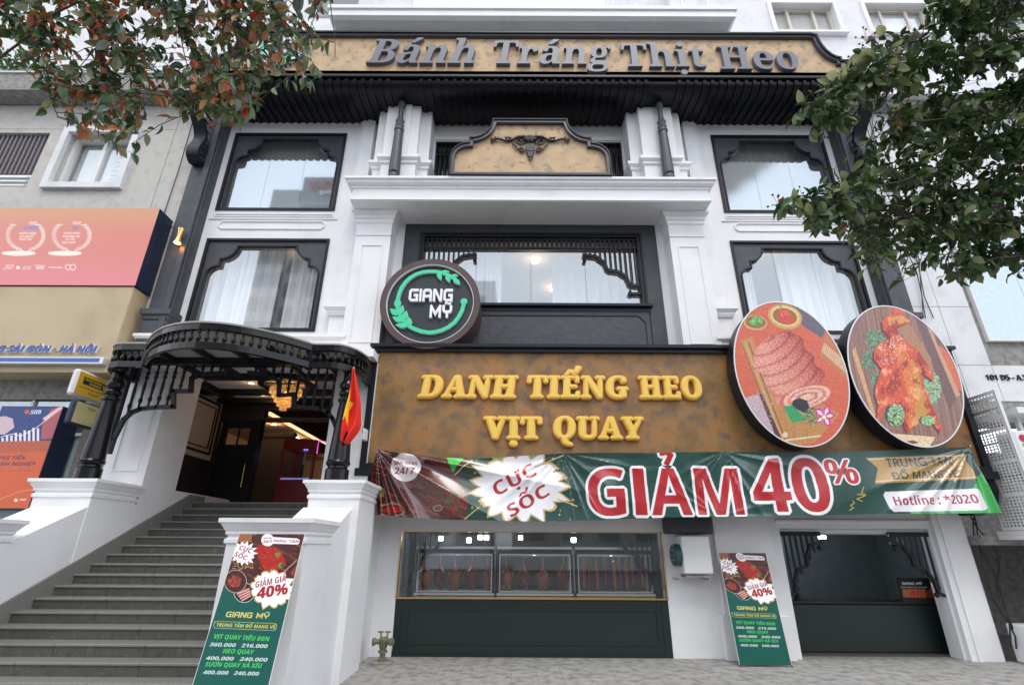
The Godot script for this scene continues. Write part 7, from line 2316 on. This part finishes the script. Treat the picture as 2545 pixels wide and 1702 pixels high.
func build_trees() -> void:
	var s1 := func(p: Array) -> Array: return p.map(func(q): return [q[0] / 2.75, q[1] / 2.75])
	var m1: Array = s1.call([[-300, -200], [-300, 260], [0, 330], [60, 230], [170, 290], [200, 330], [190, 430], [240, 590], [290, 690], [255, 770], [360, 835], [450, 810], [510, 915], [640, 930], [700, 960], [790, 1040], [900, 1070], [950, 1040], [1025, 930], [960, 830], [925, 700], [985, 610], [1060, 690], [1085, 640], [1100, 560], [1165, 690], [1195, 830], [1260, 825], [1300, 770], [1390, 860], [1450, 800], [1520, 905], [1600, 880], [1725, 840], [1720, 690], [1710, 560], [1850, 590], [1910, 570], [2000, 610], [2090, 640], [2130, 630], [2150, 540], [2270, 470], [2300, 360], [2190, 250], [2130, 100], [2120, -200]])
	var green := [Color(0.035, 0.085, 0.026), Color(0.05, 0.115, 0.034), Color(0.085, 0.15, 0.045), Color(0.12, 0.175, 0.15), Color(0.42, 0.11, 0.035), Color(0.4, 0.19, 0.07), Color(0.45, 0.05, 0.028), Color(0.55, 0.32, 0.26)]
	grow_tree("street_tree", "street tree with drooping green and rust red leaves hanging over the bank", Vector3(-7.4, 0, 6.3), [[0.3, 0.0], [[-100, -160, 5.6], [260, -120, 5.4], [600, -90, 5.2], [800, -40, 5.1], [830, 140, 5.1]], [[-60, -100, 5.7], [160, -20, 5.5], [330, 160, 5.3], [330, 330, 5.2]], [[-200, -60, 5.8], [20, 20, 5.6], [100, 150, 5.5], [140, 290, 5.4]], [[100, -140, 5.6], [380, -20, 5.4], [460, 140, 5.3], [480, 290, 5.3]], [[200, -140, 5.6], [500, -40, 5.3], [600, 120, 5.2], [620, 270, 5.2]], [[380, -120, 5.5], [640, -20, 5.2], [720, 110, 5.2], [770, 220, 5.1]], [[0, -140, 5.9], [220, 0, 5.7], [250, 150, 5.6], [260, 300, 5.5]]], m1, 380, Vector2(5.0, 6.1), Vector2(0.075, 0.175), green, [0.22, 0.18, 0.13, 0.13, 0.11, 0.09, 0.07, 0.07], 8, 0.7, false, 71)
	var a := func(p: Array) -> Array: return p.map(func(q): return [1695 + q[0] / 2.75, q[1] / 2.75])
	var m2: Array = a.call([[1730, -300], [1715, 60], [1640, 230], [1545, 340], [1490, 260], [1410, 260], [1375, 160], [1300, 195], [1215, 240], [1170, 340], [1240, 400], [1110, 425], [1030, 490], [1010, 600], [880, 640], [745, 800], [735, 880], [790, 905], [860, 890], [790, 960], [815, 1005], [950, 965], [1050, 880], [1150, 870], [1240, 800], [1300, 890], [1415, 920], [1375, 1010], [1390, 1120], [1250, 1160], [1190, 1190], [1060, 1130], [965, 1150], [930, 1250], [880, 1300], [710, 1330], [645, 1400], [650, 1480], [690, 1505], [750, 1500], [825, 1545], [850, 1610], [960, 1620], [1010, 1560], [1110, 1610], [1180, 1630], [1230, 1650], [1160, 1725], [1175, 1790], [1240, 1840], [1350, 1930], [1520, 1960], [1600, 1910], [1700, 1910], [1800, 1960], [1955, 1955], [2000, 1890], [2100, 1810], [2200, 1895], [2300, 1870], [2420, 1790], [2700, 1700], [2700, -300]])
	var dark := [Color(0.038, 0.085, 0.024), Color(0.048, 0.1, 0.028), Color(0.07, 0.125, 0.032), Color(0.085, 0.125, 0.09), Color(0.045, 0.085, 0.034), Color(0.3, 0.09, 0.03)]
	grow_tree("street_tree", "dense dark green street tree with seed heads covering the right end of the sign", Vector3(7.2, 0, 6.6), [[-0.3, 0.0], [[2700, 100, 4.9], [2400, 150, 4.8], [2200, 190, 4.7], [2010, 260, 4.6]], [[2650, 330, 4.8], [2400, 400, 4.7], [2200, 460, 4.6], [1960, 520, 4.6]], [[2700, 560, 4.8], [2450, 560, 4.7], [2300, 600, 4.7], [2150, 640, 4.6]], [[2700, -40, 5.0], [2500, 20, 4.9], [2350, 60, 4.8], [2280, 100, 4.8]], [[2650, 240, 4.9], [2450, 280, 4.8], [2320, 300, 4.7], [2180, 300, 4.6]], [[2750, 430, 4.9], [2550, 470, 4.8], [2400, 500, 4.8], [2260, 540, 4.7]], [[2700, 680, 4.9], [2560, 640, 4.8], [2480, 640, 4.7], [2420, 680, 4.7]]], m2, 600, Vector2(4.5, 5.7), Vector2(0.075, 0.165), dark, [0.3, 0.3, 0.2, 0.07, 0.1, 0.03], 9, 0.35, true, 83)

func build_shrubs() -> void:
	# plants on the bank's terrace
	var lm := leaf_mesh()
	for i in 4:
		var c: Vector3 = [P(20, 120, -0.2), P(75, 130, -0.1), P(120, 150, 0.1), P(370, 158, 0.1)][i]
		c.y = 13.5
		var s := thing("terrace_shrub", ["bushy green shrub at the terrace corner behind the railing", "leafy green shrub behind the terrace railing beside the corner shrub", "small green shrub behind the terrace railing near a window", "low potted plant on the terrace ledge beside the restaurant"][i], "shrub", c)
		var r := RandomNumberGenerator.new()
		r.seed = 400 + i
		var big: float = [1.0, 0.85, 0.6, 0.35][i]
		var st := MB.new()
		var mm := MultiMesh.new()
		mm.transform_format = MultiMesh.TRANSFORM_3D
		mm.use_colors = true
		mm.mesh = lm
		mm.instance_count = int(500 * big)
		for k in mm.instance_count:
			var d := Vector3(r.randfn(), absf(r.randfn()), r.randfn()) * 0.42 * big
			var out := (d.normalized() + Vector3(r.randf_range(-0.6, 0.6), r.randf_range(-0.4, 0.6), r.randf_range(-0.6, 0.6))).normalized()
			var zx := out.cross(Vector3(r.randf_range(-1, 1), 0.3, r.randf_range(-1, 1))).normalized()
			mm.set_instance_transform(k, Transform3D(Basis(out.cross(zx), out, zx).scaled_local(Vector3.ONE * r.randf_range(0.1, 0.2)), d + Vector3(0, 0.25, 0)))
			var g := r.randf_range(0.7, 1.4)
			mm.set_instance_color(k, Color(0.05 * g, 0.12 * g, 0.03 * g))
		for k in 7: st.tube([Vector3.ZERO, Vector3(r.randf_range(-0.2, 0.2), 0.3, r.randf_range(-0.2, 0.2)) * big, Vector3(r.randf_range(-0.5, 0.5), 0.8, r.randf_range(-0.5, 0.5)) * big], [0.012, 0.008, 0.004], 5)
		put(st, "stems", M.twig, s)
		put(MB.new().lathe([[0.0, -0.0], [0.2 * big, 0.0], [0.26 * big, 0.3 * big], [0.2 * big, 0.3 * big], [0.0, 0.25 * big]], 14, Vector3.ZERO), "pot", M.concrete, s)
		var mi := MultiMeshInstance3D.new()
		mi.name = "foliage"
		mi.multimesh = mm
		mi.material_override = leaf_mat(Color.WHITE, true)
		mi.set_meta("kind", "stuff")
		s.add_child(mi)

func build_ground() -> void:
	structure(MB.new().box(-200, -0.5, -60, 200, -0.13, 200), "road", M.asphalt)
	var pv := structure(MB.new().box(-60, -0.4, -6.0, 60, -0.004, 7.6), "pavement", M.concrete)
	var slab := MB.new().box(0.004, -0.02, 0.004, 0.396, 0.0, 0.396, 0.003).mesh()
	for i in 60:
		for j in 5:
			var o := put(slab, "paving_tile", M.paver, pv, Vector3(-12.0 + i * 0.4, 0.0, -0.3 + j * 0.4))
	structure(MB.new().box(-60, -0.4, 7.6, 60, 0.0, 7.8, 0.02), "kerb", M.paver)

func extra_materials() -> void:
	M.slate = mat(0.14, 0.145, 0.18, 0.42)
	M.slate_dark = mat(0.06, 0.062, 0.078, 0.4)
	M.slate_light = mat(0.35, 0.35, 0.45, 0.5)
	M.mint = mat(0.06, 0.62, 0.33, 0.45)
	M.mint_edge = mat(0.5, 0.58, 0.6, 0.5)
	M.rim_brown = mat(0.075, 0.045, 0.045, 0.55)
	M.sign_dark = mat(0.018, 0.027, 0.034, 0.5)
	M.letter_edge = mat(0.62, 0.19, 0.03, 0.45)
	M.letter_gold = mat(0.84, 0.56, 0.10, 0.38)
	M.letter_white = mat(0.82, 0.82, 0.84, 0.45)
	M.letter_blue = mat(0.045, 0.10, 0.36, 0.4)
	M.ornament = mat(0.012, 0.013, 0.017, 0.42)
	M.gloss_black = mat(0.007, 0.0075, 0.009, 0.22)
	M.gloss_black.metallic_specular = 0.4
	M.canopy_top = mat(0.33, 0.31, 0.28, 0.6)
	M.warm_soft = lamp_mat(1.0, 0.66, 0.34, 1.0)
	M.cool_soft = lamp_mat(1.0, 0.95, 0.88, 1.2)
	M.crystal = lamp_mat(1.0, 0.6, 0.2, 0.22)
	M.crystal.albedo_color = Color(0.75, 0.5, 0.2).linear_to_srgb()
	M.crystal.roughness = 0.15
	M.red_gloss = mat(0.22, 0.012, 0.02, 0.3)
	M.blue_glow = lamp_mat(0.25, 0.3, 0.9, 0.25)
	M.neon = lamp_mat(1.0, 0.1, 0.75, 0.6)
	M.tile_wall = noise_mat(0.6, ramp_image(256, 0.02, 58, [[0.0, lin(0.13, 0.15, 0.155)], [1.0, lin(0.18, 0.2, 0.205)]]), 0.3)
	M.roast = noise_mat(3.0, ramp_image(256, 0.05, 59, [[0.0, lin(0.07, 0.018, 0.008)], [0.5, lin(0.22, 0.06, 0.02)], [1.0, lin(0.36, 0.12, 0.04)]]), 0.3)
	M.roast_dark = noise_mat(2.6, ramp_image(256, 0.05, 60, [[0.0, lin(0.04, 0.012, 0.008)], [0.5, lin(0.13, 0.035, 0.014)], [1.0, lin(0.26, 0.08, 0.03)]]), 0.3)
	M.old_brass = noise_mat(3.0, ramp_image(256, 0.04, 63, [[0.0, lin(0.05, 0.05, 0.03)], [0.5, lin(0.14, 0.145, 0.08)], [1.0, lin(0.24, 0.24, 0.15)]]), 0.55)
	M.fan_teal = mat(0.03, 0.08, 0.08, 0.4)
	M.navy = mat(0.012, 0.02, 0.055, 0.45)
	M.beige = noise_mat(0.3, ramp_image(256, 0.01, 64, [[0.0, lin(0.40, 0.31, 0.19)], [0.5, lin(0.47, 0.365, 0.225)], [1.0, lin(0.49, 0.39, 0.25)]]), 0.5)
	M.purple_grey = mat(0.16, 0.14, 0.155, 0.6)
	M.frosted = mat(0.34, 0.42, 0.44, 0.35)
	M.glass_teal = mirror_glass(0.5, 0.62, 0.74, 0.76)
	M.glass_bank_solid = mat(0.45, 0.5, 0.53, 0.1, 0.7)
	M.badge_red = mat(0.38, 0.015, 0.05, 0.5)
	M.frame_cream = mat(0.62, 0.57, 0.48, 0.5)
	M.office = mat(0.42, 0.41, 0.39, 0.8)
	M.office_band = mat(0.2, 0.23, 0.235, 0.5)
	M.office_glass = mat(0.13, 0.17, 0.20, 0.25)
	M.bark = noise_mat(2.5, ramp_image(256, 0.04, 65, [[0.0, lin(0.03, 0.024, 0.018)], [1.0, lin(0.14, 0.115, 0.09)]]), 0.9, 1.0)
	M.twig = mat(0.075, 0.055, 0.042, 0.8)

func _ready() -> void:
	rng.seed = 7
	# camera
	turn = Basis(Vector3.UP, 0.002) * Basis(Vector3.RIGHT, 0.38518) * Basis(Vector3.BACK, 0.0058)
	var cam := Camera3D.new()
	cam.name = "camera"
	cam.transform = Transform3D(turn, EYE)
	cam.fov = 68.094
	cam.near = 0.05
	cam.far = 600.0
	cam.current = true
	add_child(cam)
	# sky, light and exposure
	var sky := ProceduralSkyMaterial.new()
	sky.sky_top_color = Color(0.935, 0.955, 1.0)
	sky.sky_horizon_color = Color(0.915, 0.935, 0.975)
	sky.ground_horizon_color = Color(0.5, 0.5, 0.5)
	sky.ground_bottom_color = Color(0.35, 0.35, 0.35)
	sky.sky_energy_multiplier = 1.32
	sky.use_debanding = true
	var env := Environment.new()
	env.background_mode = Environment.BG_SKY
	env.sky = Sky.new()
	env.sky.sky_material = sky
	env.tonemap_mode = Environment.TONE_MAPPER_LINEAR
	env.tonemap_exposure = 1.3
	env.sdfgi_enabled = true
	env.ssao_enabled = true
	env.ssil_enabled = true
	var we := WorldEnvironment.new()
	we.name = "environment"
	we.environment = env
	add_child(we)
	var sun := DirectionalLight3D.new()
	sun.name = "sun"
	sun.light_energy = 0.4
	sun.light_angular_distance = 25.0
	sun.light_color = Color(1.0, 0.985, 0.96)
	sun.shadow_enabled = true
	sun.rotation_degrees = Vector3(-58, 12, 0)
	add_child(sun)
	make_materials()
	extra_materials()
	build_ground()
	build_restaurant()
	build_stairs()
	build_porch()
	build_bank()
	build_right()
	build_towers()
	build_shop()
	build_boards()
	build_ovals()
	build_banner()
	build_standees()
	# curtains behind the lower windows
	curtain(-7.35, -5.72, 6.2, 8.9, -0.55, "long sheer white curtain at the left of the window above the porch", 19.0)
	curtain(-5.5, -4.45, 6.2, 8.9, -0.55, "sheer white curtain at the right of the window above the porch", 21.0)
	curtain(-2.2, -0.3, 6.9, 9.0, -0.8, "sheer white curtain behind the round sign", 24.0, 0.035)
	curtain(1.0, 3.2, 6.9, 9.0, -1.2, "sheer white curtain in the middle window under the stepped fretwork", 22.0, 0.03)
	curtain(5.2, 5.85, 6.2, 8.9, -0.55, "narrow white curtain in the window behind the pork sign", 20.0)
	curtain(6.55, 8.15, 6.2, 8.9, -0.55, "broad white curtain in the window behind the oval signs", 18.0)
	for p in [[-5.6, 9.1, -1.4], [0.6, 9.1, -1.6], [1.2, 9.1, -3.2], [6.2, 9.1, -1.2]]:
		var dl := thing("room_downlight", ["small downlight in the room above the porch", "round downlight in the middle room nearer the glass", "round downlight deep in the middle room", "small downlight in the room behind the pork sign"][[-5.6, 0.6, 1.2, 6.2].find(p[0])], "downlight", Vector3(p[0], p[1], p[2]))
		put(MB.new().lathe([[0.0, -0.012], [0.08, -0.012], [0.08, 0.0]], 14, Vector3.ZERO), "lens", M.warm, dl)
		put(MB.new().lathe([[0.08, -0.02], [0.11, -0.015], [0.11, 0.01]], 14, Vector3.ZERO), "trim_ring", M.frame_white, dl)
		lamp(Vector3(p[0], p[1] - 0.1, p[2]), Color(1, 0.85, 0.65), 0.14, 0.06)
	for k in 2:  # unseen blinds, added to lift the brightness behind the top glass
		var bx: float = [-7.4, 5.2][k]
		var rb := thing("added_blind", ["pale blind added to brighten the top window over the porch", "pale blind added to brighten the top window beside the right tree"][k], "blind")
		put(MB.new().box(bx, 9.5, -0.36, bx + 3.0, 12.1, -0.345), "fabric", M.blind, rb)
		put(MB.new().tube([Vector3(bx, 12.1, -0.36), Vector3(bx + 3.0, 12.1, -0.36)], [0.04], 8), "roller", M.frame_white, rb)
	build_shrubs()
	build_trees()
